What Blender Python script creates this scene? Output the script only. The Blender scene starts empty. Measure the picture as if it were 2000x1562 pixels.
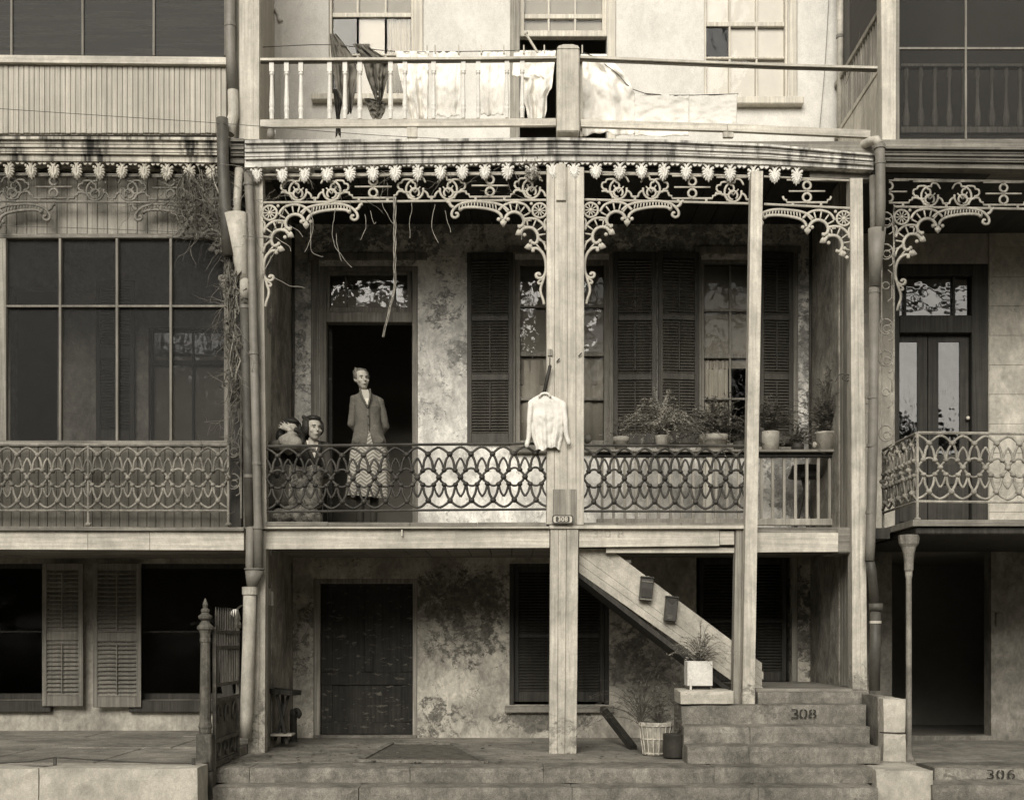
import bpy, bmesh, math, random
from mathutils import Vector, Matrix, Euler, noise as mnoise
random.seed(7)
SC = bpy.context.scene
# ------------------------------------------------------------------ camera, sky, sun, exposure
F, D, HC = 2415.0, 11.5, 1.076          # focal length in photo pixels, distance to the gallery front, eye height
cam_d = bpy.data.cameras.new('camera')
cam_d.sensor_width = 36.0
cam_d.lens = F / 2000.0 * 36.0
cam_d.shift_y = 463.0 / 2000.0
cam_d.clip_end = 500.0
cam = bpy.data.objects.new('camera', cam_d)
SC.collection.objects.link(cam)
cam.location = (0, -D, HC)
cam.rotation_euler = (math.pi / 2, 0, 0)
SC.camera = cam

SUN_EL, SUN_AZ = 29.0, -12.0            # soft light over the street, slightly from the left
w = bpy.data.worlds.new('World'); SC.world = w; w.use_nodes = True
wn = w.node_tree
sky = wn.nodes.new('ShaderNodeTexSky'); sky.sky_type = 'NISHITA'; sky.sun_disc = False
sky.sun_elevation = math.radians(SUN_EL); sky.sun_rotation = math.radians(180 - SUN_AZ)
sky.air_density = 1.0; sky.dust_density = 1.5
bw = wn.nodes.new('ShaderNodeRGBToBW')
tint = wn.nodes.new('ShaderNodeVectorMath'); tint.operation = 'SCALE'; tint.inputs[0].default_value = (1.0, 0.953, 0.872)
bg = wn.nodes['Background']; bg.inputs['Strength'].default_value = 0.05
wn.links.new(sky.outputs[0], bw.inputs[0]); wn.links.new(bw.outputs[0], tint.inputs['Scale'])
wn.links.new(tint.outputs[0], bg.inputs['Color'])

sun_d = bpy.data.lights.new('sun', 'SUN'); sun_d.energy = 1.5; sun_d.angle = math.radians(40)
sun_d.color = (1.0, 0.953, 0.872)
sun = bpy.data.objects.new('sun', sun_d); SC.collection.objects.link(sun)
sun.rotation_euler = (math.radians(90 - SUN_EL), 0, math.radians(SUN_AZ))
sun.location = (0, -20, 25)

SC.view_settings.view_transform = 'Standard'; SC.view_settings.look = 'None'
SC.view_settings.gamma = 1.0; SC.view_settings.exposure = 1.36
SC.cycles.max_bounces = 6; SC.cycles.diffuse_bounces = 3; SC.cycles.glossy_bounces = 2; SC.cycles.transparent_max_bounces = 10
SC.cycles.use_adaptive_sampling = True; SC.cycles.adaptive_threshold = .02; SC.cycles.caustics_reflective = False; SC.cycles.caustics_refractive = False

# ------------------------------------------------------------------ helpers
def X(px, Y=0.0): return (px - 1000.0) * (D + Y) / F
def Z(py, Y=0.0): return HC + (1244.0 - py) * (D + Y) / F
def pt(px, py, Y=0.0): return Vector((X(px, Y), Y, Z(py, Y)))
def interp(tab, x):
    if x <= tab[0][0]: return tab[0][1]
    for (a, b), (c, d) in zip(tab, tab[1:]):
        if x <= c: return b + (d - b) * (x - a) / (c - a)
    return tab[-1][1]

class MB:
    def __init__(s): s.v = []; s.f = []
    def add(s, vs, fs):
        o = len(s.v); s.v += [tuple(v) for v in vs]; s.f += [tuple(i + o for i in f) for f in fs]; return s
    def box(s, x0, x1, y0, y1, z0, z1, bev=0.0, jit=0.0, mat=None):
        if x1 < x0: x0, x1 = x1, x0
        if y1 < y0: y0, y1 = y1, y0
        if z1 < z0: z0, z1 = z1, z0
        b = min(bev, (x1 - x0) * .4, (y1 - y0) * .4, (z1 - z0) * .4)
        if b <= 0:
            vs = [(x, y, z) for x in (x0, x1) for y in (y0, y1) for z in (z0, z1)]
            fs = [(0, 1, 3, 2), (4, 6, 7, 5), (0, 4, 5, 1), (2, 3, 7, 6), (0, 2, 6, 4), (1, 5, 7, 3)]
        else:
            vs, fs = bevbox(x0, x1, y0, y1, z0, z1, b)
        if jit: vs = [tuple(c + random.uniform(-jit, jit) for c in v) for v in vs]
        if mat is not None: vs = [tuple(mat @ Vector(v)) for v in vs]
        return s.add(vs, fs)
    def prism(s, poly, y0, y1):
        n = len(poly)
        vs = [(p[0], y0, p[1]) for p in poly] + [(p[0], y1, p[1]) for p in poly]
        a = sum(poly[i][0] * poly[(i + 1) % n][1] - poly[(i + 1) % n][0] * poly[i][1] for i in range(n))
        fr, bk = tuple(range(n)), tuple(range(2 * n - 1, n - 1, -1))
        if a < 0: fr, bk = fr[::-1], bk[::-1]
        fs = [fr, bk]
        for i in range(n):
            j = (i + 1) % n
            fs.append((j, i, n + i, n + j) if a > 0 else (i, j, n + j, n + i))
        return s.add(vs, fs)
    def tube(s, pts, r, n=6, closed=False, flat=None):
        pts = [Vector(p) for p in pts]; m = len(pts)
        if m < 2: return s
        rs = r if isinstance(r, (list, tuple)) else [r] * m
        vs = []; ref = None
        for i, p in enumerate(pts):
            if closed: t = pts[(i + 1) % m] - pts[i - 1]
            else: t = pts[min(i + 1, m - 1)] - pts[max(i - 1, 0)]
            if t.length < 1e-9: t = Vector((0, 0, 1))
            t.normalize()
            if flat is not None: u = Vector(flat)
            elif ref is None:
                u = Vector((0, 1, 0)) if abs(t.y) < .9 else Vector((1, 0, 0))
            else: u = ref
            u = (u - t * u.dot(t))
            if u.length < 1e-6: u = t.orthogonal()
            u.normalize(); ref = u; b = t.cross(u)
            for k in range(n):
                a = 2 * math.pi * (k + .5) / n
                vs.append(p + (u * math.cos(a) + b * math.sin(a)) * rs[i])
        fs = []
        for i in range(m if closed else m - 1):
            j = (i + 1) % m
            for k in range(n):
                l = (k + 1) % n
                fs.append((i * n + k, i * n + l, j * n + l, j * n + k))
        if not closed:
            fs.append(tuple(range(n))[::-1]); fs.append(tuple(range((m - 1) * n, m * n)))
        return s.add(vs, fs)
    def lathe(s, prof, c=(0, 0, 0), n=16, sq=1.0):
        c = Vector(c); vs = []
        for r, z in prof:
            for k in range(n):
                a = 2 * math.pi * (k + .5) / n
                vs.append((c.x + r * math.cos(a), c.y + r * math.sin(a) * sq, c.z + z))
        fs = []; m = len(prof)
        for i in range(m - 1):
            for k in range(n):
                l = (k + 1) % n
                fs.append((i * n + k, i * n + l, (i + 1) * n + l, (i + 1) * n + k))
        fs.append(tuple(range(n))[::-1]); fs.append(tuple(range((m - 1) * n, m * n)))
        return s.add(vs, fs)
    def ball(s, c, r, n=8, m=6, rot=None):
        c = Vector(c); r = r if isinstance(r, (tuple, list)) else (r, r, r)
        vs = []
        for i in range(m + 1):
            th = math.pi * (i + .001) / (m + .002)
            for k in range(n):
                a = 2 * math.pi * k / n
                q = Vector((r[0] * math.sin(th) * math.cos(a), r[1] * math.sin(th) * math.sin(a), -r[2] * math.cos(th)))
                if rot is not None: q = rot @ q
                vs.append(c + q)
        fs = []
        for i in range(m):
            for k in range(n):
                l = (k + 1) % n
                fs.append((i * n + k, i * n + l, (i + 1) * n + l, (i + 1) * n + k))
        fs.append(tuple(range(n))[::-1]); fs.append(tuple(range(m * n, (m + 1) * n)))
        return s.add(vs, fs)
    def cap(s, p0, r0, p1, r1, n=10):
        p0, p1 = Vector(p0), Vector(p1); t = (p1 - p0); L = t.length; t.normalize()
        pts, rs = [], []
        for a in (-80, -50, -20): pts.append(p0 + t * r0 * math.sin(math.radians(a))); rs.append(r0 * math.cos(math.radians(a)))
        for a in (20, 50, 80): pts.append(p1 + t * r1 * math.sin(math.radians(a))); rs.append(r1 * math.cos(math.radians(a)))
        return s.tube(pts, rs, n)
    def sheet(s, fn, nu, nv, th=0.0):
        vs = [fn(i / nu, j / nv) for j in range(nv + 1) for i in range(nu + 1)]
        w_ = nu + 1
        fs = [(j * w_ + i, j * w_ + i + 1, (j + 1) * w_ + i + 1, (j + 1) * w_ + i) for j in range(nv) for i in range(nu)]
        if th:
            n = len(vs)
            vs = vs + [(v[0], v[1] + th, v[2]) for v in vs]
            fs = fs + [tuple(i + n for i in f[::-1]) for f in fs]
            rim = [i for i in range(w_)] + [j * w_ + nu for j in range(1, nv + 1)] + [nv * w_ + i for i in range(nu - 1, -1, -1)] + [j * w_ for j in range(nv - 1, 0, -1)]
            for a, b in zip(rim, rim[1:] + rim[:1]): fs.append((b, a, a + n, b + n))
        return s.add(vs, fs)
    def mesh(s, name, mat, smooth=False):
        me = bpy.data.meshes.new(name); me.from_pydata(s.v, [], s.f); me.validate()
        if mat: me.materials.append(mat)
        if smooth:
            for p in me.polygons: p.use_smooth = True
        me.update(); return me
    def build(s, name, mat, parent=None, smooth=False, loc=None, fix=False):
        me = s.mesh(name, mat, smooth)
        if fix:
            bm = bmesh.new(); bm.from_mesh(me); bmesh.ops.recalc_face_normals(bm, faces=bm.faces); bm.to_mesh(me); bm.free()
        return link(name, me, parent, loc)

def bevbox(x0, x1, y0, y1, z0, z1, b):
    lo, hi = (x0, y0, z0), (x1, y1, z1); vs = []; idx = {}
    for cx in (0, 1):
        for cy in (0, 1):
            for cz in (0, 1):
                c = (cx, cy, cz)
                for ax in range(3):
                    v = [0, 0, 0]
                    for k in range(3):
                        v[k] = (hi[k] - (0 if k == ax else b)) if c[k] else (lo[k] + (0 if k == ax else b))
                    idx[(c, ax)] = len(vs); vs.append(tuple(v))
    fs = []
    for ax in range(3):
        o = [k for k in range(3) if k != ax]
        for side in (0, 1):
            q = []
            for a, d in ((0, 0), (1, 0), (1, 1), (0, 1)):
                c = [0, 0, 0]; c[ax] = side; c[o[0]] = a; c[o[1]] = d; q.append(idx[(tuple(c), ax)])
            if (side == 1) == (ax == 1): q = q[::-1]
            fs.append(tuple(q))
    for ax in range(3):
        o = [k for k in range(3) if k != ax]
        for a in (0, 1):
            for d in (0, 1):
                c0 = [0, 0, 0]; c1 = [0, 0, 0]; c0[ax] = 0; c1[ax] = 1
                for c in (c0, c1): c[o[0]] = a; c[o[1]] = d
                q = [idx[(tuple(c0), o[0])], idx[(tuple(c1), o[0])], idx[(tuple(c1), o[1])], idx[(tuple(c0), o[1])]]
                fs.append(fixn(vs, q, lo, hi))
    for cx in (0, 1):
        for cy in (0, 1):
            for cz in (0, 1):
                fs.append(fixn(vs, [idx[((cx, cy, cz), k)] for k in range(3)], lo, hi))
    fs = [fixn(vs, list(f), lo, hi) for f in fs]
    return vs, fs
def fixn(vs, q, lo, hi):
    a, b, c = (Vector(vs[i]) for i in q[:3]); n = (b - a).cross(c - a)
    ctr = Vector([(l + h) / 2 for l, h in zip(lo, hi)])
    m = sum((Vector(vs[i]) for i in q), Vector()) / len(q)
    return tuple(q) if n.dot(m - ctr) > 0 else tuple(q[::-1])

def worn(x0, x1, y0, y1, z0, z1, amp=.006, cut=.09):
    """a stone block with rounded, chipped arrises and uneven faces"""
    bm = bmesh.new(); d = (x1 - x0, y1 - y0, z1 - z0); n = [max(2, min(14, int(c / cut))) for c in d]
    if d[2] < .4: n[2] = max(3, n[2])
    idx = {}
    for i in range(n[0] + 1):
        for j in range(n[1] + 1):
            for k in range(n[2] + 1):
                if i in (0, n[0]) or j in (0, n[1]) or k in (0, n[2]):
                    p = Vector((x0 + d[0] * i / n[0], y0 + d[1] * j / n[1], z0 + d[2] * k / n[2]))
                    e = (i in (0, n[0])) + (j == 0) + (k == n[2])
                    w_ = mnoise.noise_vector(p * 5.0) * amp + mnoise.noise_vector(p * 17.0) * amp * .5
                    if e >= 2:
                        c = max(0.0, mnoise.noise(p * 7.0 + Vector((3, 1, 9)))) * .03 + .007
                        if i == 0: w_.x += c * .12
                        if i == n[0]: w_.x -= c * .12
                        if j == 0: w_.y += c
                        if k == n[2]: w_.z -= c * .8
                    idx[(i, j, k)] = bm.verts.new(p + w_)
    def quad(a, b, c, e):
        try: bm.faces.new([idx[q_] for q_ in (a, b, c, e)])
        except ValueError: pass
    for i in range(n[0]):
        for k in range(n[2]):
            for j in (0, n[1]): quad((i, j, k), (i + 1, j, k), (i + 1, j, k + 1), (i, j, k + 1))
        for j in range(n[1]):
            for k in (0, n[2]): quad((i, j, k), (i + 1, j, k), (i + 1, j + 1, k), (i, j + 1, k))
    for j in range(n[1]):
        for k in range(n[2]):
            for i in (0, n[0]): quad((i, j, k), (i, j + 1, k), (i, j + 1, k + 1), (i, j, k + 1))
    bmesh.ops.recalc_face_normals(bm, faces=bm.faces); me = bpy.data.meshes.new('block'); bm.to_mesh(me); bm.free()
    m_ = MB(); m_.v = [tuple(v.co) for v in me.vertices]; m_.f = [tuple(p.vertices) for p in me.polygons]; bpy.data.meshes.remove(me)
    return m_
def link(name, me, parent=None, loc=None):
    o = bpy.data.objects.new(name, me); SC.collection.objects.link(o)
    if parent is not None:
        o.parent = parent
        p = parent; t = Vector((0, 0, 0))
        if parent.get('_w'): o.matrix_parent_inverse = Matrix.Translation(-Vector(parent['_w']))
    if loc is not None: o.location = loc
    return o
def tag(o, label, cat, group=None, kind=None):
    if label: o['label'] = label
    if cat: o['category'] = cat
    if group: o['group'] = group
    if kind: o['kind'] = kind
    return o
def thing(name, label, cat, loc=(0, 0, 0), group=None, local=False):
    """an Empty at the thing's base; unless local, its parts are given in world coordinates"""
    o = bpy.data.objects.new(name, None); SC.collection.objects.link(o); o.location = loc
    o.empty_display_size = .1
    if not local and Vector(loc).length > 0: o['_w'] = list(loc)
    return tag(o, label, cat, group)
def struct(o, label=None, cat=None):
    o['kind'] = 'structure'
    if label: o['label'] = label
    if cat: o['category'] = cat
    return o
def arc(cx, cz, r, a0, a1, n, y=0.0, rz=None):
    rz = rz if rz is not None else r
    return [(cx + r * math.cos(math.radians(a0 + (a1 - a0) * i / n)), y, cz + rz * math.sin(math.radians(a0 + (a1 - a0) * i / n))) for i in range(n + 1)]
def spline(ps, n=5):
    ps = [Vector(p) for p in ps]; out = []
    for i in range(len(ps) - 1):
        p0, p1, p2, p3 = ps[max(i - 1, 0)], ps[i], ps[i + 1], ps[min(i + 2, len(ps) - 1)]
        for k in range(n):
            t = k / n
            out.append(.5 * ((2 * p1) + (p2 - p0) * t + (2 * p0 - 5 * p1 + 4 * p2 - p3) * t * t + (3 * p1 - p0 - 3 * p2 + p3) * t ** 3))
    out.append(ps[-1]); return out

# ------------------------------------------------------------------ materials (one warm print tone, many values)
TINT = (1.0, 0.938, 0.805)
class NT:
    def __init__(s, m): s.t = m.node_tree; s.pos = s.t.nodes.new('ShaderNodeNewGeometry').outputs['Position']
    def n(s, k): return s.t.nodes.new(k)
    def l(s, a, b): s.t.links.new(a, b)
    def set(s, sock, v):
        if hasattr(v, 'links') or isinstance(v, bpy.types.NodeSocket): s.l(v, sock)
        else: sock.default_value = v
    def m(s, op, a, b=0.0, c=0.0, clamp=False):
        x = s.n('ShaderNodeMath'); x.operation = op; x.use_clamp = clamp
        for i, v in enumerate((a, b, c)): s.set(x.inputs[i], v)
        return x.outputs[0]
    def scale(s, v):
        x = s.n('ShaderNodeVectorMath'); x.operation = 'MULTIPLY'; s.l(s.pos, x.inputs[0]); x.inputs[1].default_value = v
        return x.outputs[0]
    def noise(s, sc, detail=4.0, rough=.55, off=0.0, dist=0.0):
        mv = s.n('ShaderNodeVectorMath'); mv.operation = 'MULTIPLY_ADD'; s.l(s.pos, mv.inputs[0]); mv.inputs[1].default_value = sc if isinstance(sc, (tuple, list)) else (sc, sc, sc)
        mv.inputs[2].default_value = (off * 13.1, off * 7.7, off * 3.3); v = mv.outputs[0]
        x = s.n('ShaderNodeTexNoise'); x.noise_dimensions = '3D'; detail = min(detail, 6.0)
        x.inputs['Scale'].default_value = 1.0; x.inputs['Detail'].default_value = detail; x.inputs['Roughness'].default_value = rough
        x.inputs['Distortion'].default_value = dist
        s.l(v, x.inputs['Vector']); return x.outputs[0]
    def ramp(s, v, a, b, lo=0.0, hi=1.0):
        x = s.n('ShaderNodeMapRange'); x.clamp = True; x.interpolation_type = 'SMOOTHSTEP'
        s.set(x.inputs[0], v); x.inputs[1].default_value = a; x.inputs[2].default_value = b
        x.inputs[3].default_value = lo; x.inputs[4].default_value = hi; return x.outputs[0]
    def mix(s, f, a, b):
        return s.m('ADD', s.m('MULTIPLY', a, s.m('SUBTRACT', 1.0, f)), s.m('MULTIPLY', b, f))
    def xyz(s):
        x = s.n('ShaderNodeSeparateXYZ'); s.l(s.pos, x.inputs[0]); return x.outputs
_seed = [0]
def M(name, v, stain=.25, ss=1.3, streak=0.0, stv=None, grain=None, ga=.25, peel=None, fine=.1, bump=.25, bs=60.0, rough=.8, metal=0.0, spec=.3,
      spots=(), spotv=None, joints=None, planks=None, obj=False, mottle=0.0, stth=.53, cracks=0.0, pale=False):
    _seed[0] += 3.7; off = _seed[0]
    m = bpy.data.materials.new(name); m.use_nodes = True; N = NT(m); b = m.node_tree.nodes['Principled BSDF']
    if obj:
        tc = N.n('ShaderNodeTexCoord'); N.pos = tc.outputs['Object']
    val = N.m('ADD', v, 0.0)
    if stain:
        a = N.noise(ss, 5, .6, off); val = N.m('MULTIPLY', val, N.ramp(a, .3, .72, 1 - stain, 1 + stain * .55))
        a2 = N.noise(ss * 5.3, 4, .65, off + 1); val = N.m('MULTIPLY', val, N.ramp(a2, .3, .7, 1 - stain * .5, 1 + stain * .3))
    if grain:
        k = {'x': (1.2, 55, 55), 'y': (55, 1.2, 55), 'z': (55, 55, 1.2)}[grain] if isinstance(grain, str) else grain
        g = N.noise(k, 4, .6, off + 2, .3); val = N.m('MULTIPLY', val, N.ramp(g, .3, .68, 1 - ga, 1 + ga * .4))
        k2 = tuple(c * .25 for c in k)
        g2 = N.noise(k2, 3, .6, off + 2.5); val = N.m('MULTIPLY', val, N.ramp(g2, .3, .7, 1 - ga * .7, 1 + ga * .3))
    if streak:
        q = N.noise((9, 9, .45), 5, .65, off + 3); val = N.mix(N.ramp(q, stth, stth + .2, 0, streak), val, stv if stv is not None else v * .3)
    hb = None
    if mottle:
        q = N.noise((3.1, 3.1, 2.2), 9, .72, off + 9, .6); val = N.m('MULTIPLY', val, N.ramp(q, .32, .66, 1 - mottle, 1 + mottle * .35))
        q = N.noise((17, 17, 11), 6, .7, off + 9.5, .8); val = N.m('MULTIPLY', val, N.ramp(q, .34, .64, 1 - mottle * .55, 1 + mottle * .25))
    if peel:
        pv, ps, pt_, soft = peel
        q = N.noise(ps, 8, .68, off + 4, .4); mk = N.ramp(q, pt_, pt_ + soft); val = N.mix(mk, val, pv); hb = mk
    if spots:
        xx, yy, zz = N.xyz(); tot = None
        for (cx, cz, rx, rz, amt) in spots:
            dx = N.m('DIVIDE', N.m('SUBTRACT', xx, cx), rx); dz = N.m('DIVIDE', N.m('SUBTRACT', zz, cz), rz)
            d2 = N.m('ADD', N.m('MULTIPLY', dx, dx), N.m('MULTIPLY', dz, dz))
            f_ = N.m('MULTIPLY', N.m('SUBTRACT', 1.0, d2, clamp=True), amt)
            tot = f_ if tot is None else N.m('MAXIMUM', tot, f_)
        q = N.m('ADD', N.m('MULTIPLY', N.noise(5.0, 9, .72, off + 5, .8), .6), N.m('MULTIPLY', N.noise((19, 19, 24), 8, .72, off + 5.5, .9), .4))
        mk = N.ramp(N.m('ADD', q, N.m('MULTIPLY', tot, .30)), .56, .65)
        mk = N.m('MULTIPLY', mk, N.ramp(tot, 0.0, .15))
        q2 = N.noise(22, 5, .6, off + 6)
        val = N.mix(mk, val, N.m('MULTIPLY', spotv, N.ramp(q2, .3, .7, .65, 1.35))); hb = mk if hb is None else N.m('MAXIMUM', hb, mk)
    if joints:
        zz = N.xyz()[2]
        q = N.m('ABSOLUTE', N.m('SUBTRACT', N.m('FRACT', N.m('DIVIDE', zz, joints)), .5))
        jm = N.ramp(q, .006, .02, 1, 0); val = N.m('MULTIPLY', val, N.m('SUBTRACT', 1.0, N.m('MULTIPLY', jm, .22)))
    if cracks:
        q = N.m('ABSOLUTE', N.m('SUBTRACT', N.noise((1.7, 1.7, 2.3), 5, .62, off + 11, .4), .5)); q2 = N.noise(1.3, 2, .5, off + 12)
        ck = N.m('MULTIPLY', N.ramp(q, .0, .0045, 1, 0), N.ramp(q2, .48, .56)); val = N.m('MULTIPLY', val, N.m('SUBTRACT', 1.0, N.m('MULTIPLY', ck, cracks)))
    if fine:
        a = N.noise(130.0, 2, .6, off + 7); val = N.m('MULTIPLY', val, N.ramp(a, .25, .75, 1 - fine, 1 + fine))
    sc = N.n('ShaderNodeVectorMath'); sc.operation = 'SCALE'; sc.inputs[0].default_value = (1.0, .965, .885) if v > .69 or pale else ((1.0, .93, .78) if v < .2 else TINT); N.l(val, sc.inputs['Scale'])
    N.l(sc.outputs[0], b.inputs['Base Color'])
    b.inputs['Roughness'].default_value = rough; b.inputs['Metallic'].default_value = metal
    b.inputs['Specular IOR Level'].default_value = spec
    if bump:
        h = N.noise(bs if not grain else ({'x': (4, 90, 90), 'y': (90, 4, 90), 'z': (90, 90, 4)}[grain] if isinstance(grain, str) else grain), 2, .65, off + 8)
        if hb is not None: h = N.m('SUBTRACT', h, N.m('MULTIPLY', hb, 1.2))
        bp = N.n('ShaderNodeBump'); bp.inputs['Strength'].default_value = bump; bp.inputs['Distance'].default_value = .012
        N.l(h, bp.inputs['Height']); N.l(bp.outputs[0], b.inputs['Normal'])
    return m
def glass(name, v=.02, ior=1.55, wob=.06, rough=.03):
    m = bpy.data.materials.new(name); m.use_nodes = True; N = NT(m); t = m.node_tree
    for x in list(t.nodes):
        if x.type == 'BSDF_PRINCIPLED': t.nodes.remove(x)
    out = [x for x in t.nodes if x.type == 'OUTPUT_MATERIAL'][0]
    fr = N.n('ShaderNodeFresnel'); fr.inputs['IOR'].default_value = ior
    gl = N.n('ShaderNodeBsdfGlossy'); gl.inputs['Roughness'].default_value = rough
    tr = N.n('ShaderNodeBsdfTransparent'); c = 1 - v * 8; tr.inputs['Color'].default_value = (c, c * .99, c * .97, 1)
    mx = N.n('ShaderNodeMixShader'); N.l(fr.outputs[0], mx.inputs[0]); N.l(tr.outputs[0], mx.inputs[1]); N.l(gl.outputs[0], mx.inputs[2])
    bp = N.n('ShaderNodeBump'); bp.inputs['Strength'].default_value = wob; bp.inputs['Distance'].default_value = .05
    N.l(N.noise(5.0, 2, .5, 3.3), bp.inputs['Height']); N.l(bp.outputs[0], gl.inputs['Normal']); N.l(bp.outputs[0], fr.inputs['Normal'])
    N.l(mx.outputs[0], out.inputs[0]); return m
def screen(name, v=.03, op=.6):
    """insect screen: a fine dark mesh that lets part of the light through"""
    m = bpy.data.materials.new(name); m.use_nodes = True; N = NT(m); t = m.node_tree
    b = t.nodes['Principled BSDF']; out = [x for x in t.nodes if x.type == 'OUTPUT_MATERIAL'][0]
    a = N.noise((1.5, 1.5, 40), 3, .6, 5.1)
    s_ = N.n('ShaderNodeVectorMath'); s_.operation = 'SCALE'; s_.inputs[0].default_value = TINT
    N.l(N.ramp(a, .3, .7, v * .8, v * 1.25), s_.inputs['Scale']); N.l(s_.outputs[0], b.inputs['Base Color'])
    b.inputs['Roughness'].default_value = .7
    tr = N.n('ShaderNodeBsdfTransparent'); mx = N.n('ShaderNodeMixShader'); mx.inputs[0].default_value = op
    N.l(tr.outputs[0], mx.inputs[1]); N.l(b.outputs[0], mx.inputs[2]); N.l(mx.outputs[0], out.inputs[0]); return m
WY = 1.76            # the house wall
def wx(px): return X(px, WY)
def wz(py): return Z(py, WY)
def sp(px, py, rx, ry, a): return (wx(px), wz(py), rx / 182.1, ry / 182.1, a)
mt = {}
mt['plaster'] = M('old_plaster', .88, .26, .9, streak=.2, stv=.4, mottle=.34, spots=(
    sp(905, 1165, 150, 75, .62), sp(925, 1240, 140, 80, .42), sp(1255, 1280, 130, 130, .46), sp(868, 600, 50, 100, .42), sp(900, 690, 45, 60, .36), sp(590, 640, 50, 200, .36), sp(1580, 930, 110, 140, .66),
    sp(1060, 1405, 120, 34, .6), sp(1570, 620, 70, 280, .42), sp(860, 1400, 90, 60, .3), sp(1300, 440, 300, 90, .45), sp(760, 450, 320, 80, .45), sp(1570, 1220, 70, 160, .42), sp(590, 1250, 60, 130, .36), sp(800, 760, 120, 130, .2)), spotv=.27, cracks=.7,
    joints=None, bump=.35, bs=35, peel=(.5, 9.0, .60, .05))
mt['plaster_party'] = M('party_wall_plaster', .40, .3, 1.1, mottle=.5, bump=.35, bs=35, cracks=.6)
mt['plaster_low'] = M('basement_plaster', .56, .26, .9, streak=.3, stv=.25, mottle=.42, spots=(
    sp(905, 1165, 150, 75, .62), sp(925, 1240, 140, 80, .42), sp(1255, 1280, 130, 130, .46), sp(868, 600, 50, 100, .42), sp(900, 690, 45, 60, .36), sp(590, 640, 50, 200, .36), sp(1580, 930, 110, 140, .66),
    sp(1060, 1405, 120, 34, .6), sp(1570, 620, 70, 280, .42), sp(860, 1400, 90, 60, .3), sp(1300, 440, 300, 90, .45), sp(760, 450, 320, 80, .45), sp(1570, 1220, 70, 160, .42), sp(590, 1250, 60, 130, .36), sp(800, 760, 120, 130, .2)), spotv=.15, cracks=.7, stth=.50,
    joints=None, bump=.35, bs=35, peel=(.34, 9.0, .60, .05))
mt['white_plaster'] = M('limewashed_wall', .685, .08, .9, pale=True, streak=.12, stv=.6, bump=.25, bs=30, mottle=.10, peel=(.66, 6.0, .62, .06))
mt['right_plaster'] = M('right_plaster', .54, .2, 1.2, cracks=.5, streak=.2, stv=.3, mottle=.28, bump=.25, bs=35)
mt['right_shaded'] = M('right_shaded_plaster', .26, .3, 1.2, streak=.3, stv=.12, mottle=.4, bump=.3, bs=35)  # darker version of the right house plaster; balcony shade is put into its colour
mt['left_plaster'] = M('left_plaster', .42, .28, 1.2, streak=.3, stv=.18, mottle=.35, bump=.3, bs=35)
mt['wood_z'] = M('pale_wood_upright', .60, .16, 2.2, grain=(38, 38, 1.6), ga=.2, streak=.14, stv=.34, mottle=.14, bump=.3, rough=.75)
mt['wood_x'] = M('pale_wood_lengthwise', .64, .18, 2.2, grain=(1.6, 38, 38), ga=.2, streak=.12, stv=.3, mottle=.16, bump=.3, rough=.75)
mt['wood_foot'] = M('pale_wood_weathered_foot', .62, .18, 2.2, grain=(38, 38, 1.6), ga=.22, streak=.22, stv=.28, mottle=.2, bump=.3, rough=.75, spotv=.26, spots=((X(1103), .0, .4, .45, .40), (X(498), .05, .35, .75, .34), (X(1452), .5, .3, .3, .3), (X(1680), .58, .3, .35, .3)))
mt['grey_wood_z'] = M('grey_wood_upright', .36, .2, 1.6, grain='z', ga=.4, streak=.25, stv=.14, bump=.35)
mt['grey_wood_x'] = M('grey_wood_lengthwise', .30, .2, 1.6, grain='x', ga=.35, mottle=.2, bump=.35)
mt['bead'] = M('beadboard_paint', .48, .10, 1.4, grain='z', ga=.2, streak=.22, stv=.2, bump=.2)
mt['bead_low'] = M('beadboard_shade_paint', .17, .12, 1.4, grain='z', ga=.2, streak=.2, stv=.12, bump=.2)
mt['bead_top'] = M('board_paint_grey', .30, .14, 1.4, grain='z', ga=.25, streak=.25, stv=.14, bump=.2)
mt['cornice'] = M('cornice_paint', .74, .2, 2.0, grain=(1.6, 38, 38), ga=.2, streak=.8, stv=.06, mottle=.2, stth=.47, bump=.35)
mt['cornice_l'] = M('cornice_paint_sooty', .62, .25, 1.5, grain=(1.6, 38, 38), ga=.25, streak=1.0, stv=.04, mottle=.25, stth=.43, bump=.35)
mt['cornice_r'] = M('cornice_paint_dark', .20, .3, 1.5, grain='x', ga=.3, streak=.6, stv=.05, bump=.3)
mt['iron'] = M('railing_iron', .07, .3, 4, mottle=.4, fine=.2, bump=0, bs=160, rough=.6, spec=.4)
mt['iron_l'] = M('railing_iron_grey', .27, .3, 4, mottle=.4, fine=.2, bump=0, bs=160, rough=.65)
mt['iron_r'] = M('railing_iron_pale', .38, .3, 4, mottle=.4, fine=.2, bump=0, bs=160, rough=.65)
mt['gate_iron'] = M('gate_iron', .14, .35, 6, mottle=.45, fine=.2, bump=0, rough=.7)
mt['lace'] = M('painted_lace_iron', .52, .2, 5, fine=0, bump=0, bs=150, peel=(.28, 9, .60, .06), rough=.7)
mt['lace_l'] = M('sooty_lace_iron', .22, .3, 5, mottle=.4, fine=.2, bump=0, bs=150, rough=.7)
mt['leaf'] = M('white_leaf_iron', .74, .12, 6, fine=.12, bump=0, bs=150, rough=.7)
mt['dark_wood'] = M('dark_painted_wood', .05, .25, 2, grain='z', ga=.4, bump=.25, rough=.6)
mt['shutter'] = M('shutter_paint', .075, .2, 2, grain='z', ga=.3, bump=.2, rough=.6)
mt['shutter_pale'] = M('shutter_grey_paint', .24, .2, 2, grain='z', ga=.3, bump=.2, rough=.7)
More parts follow.
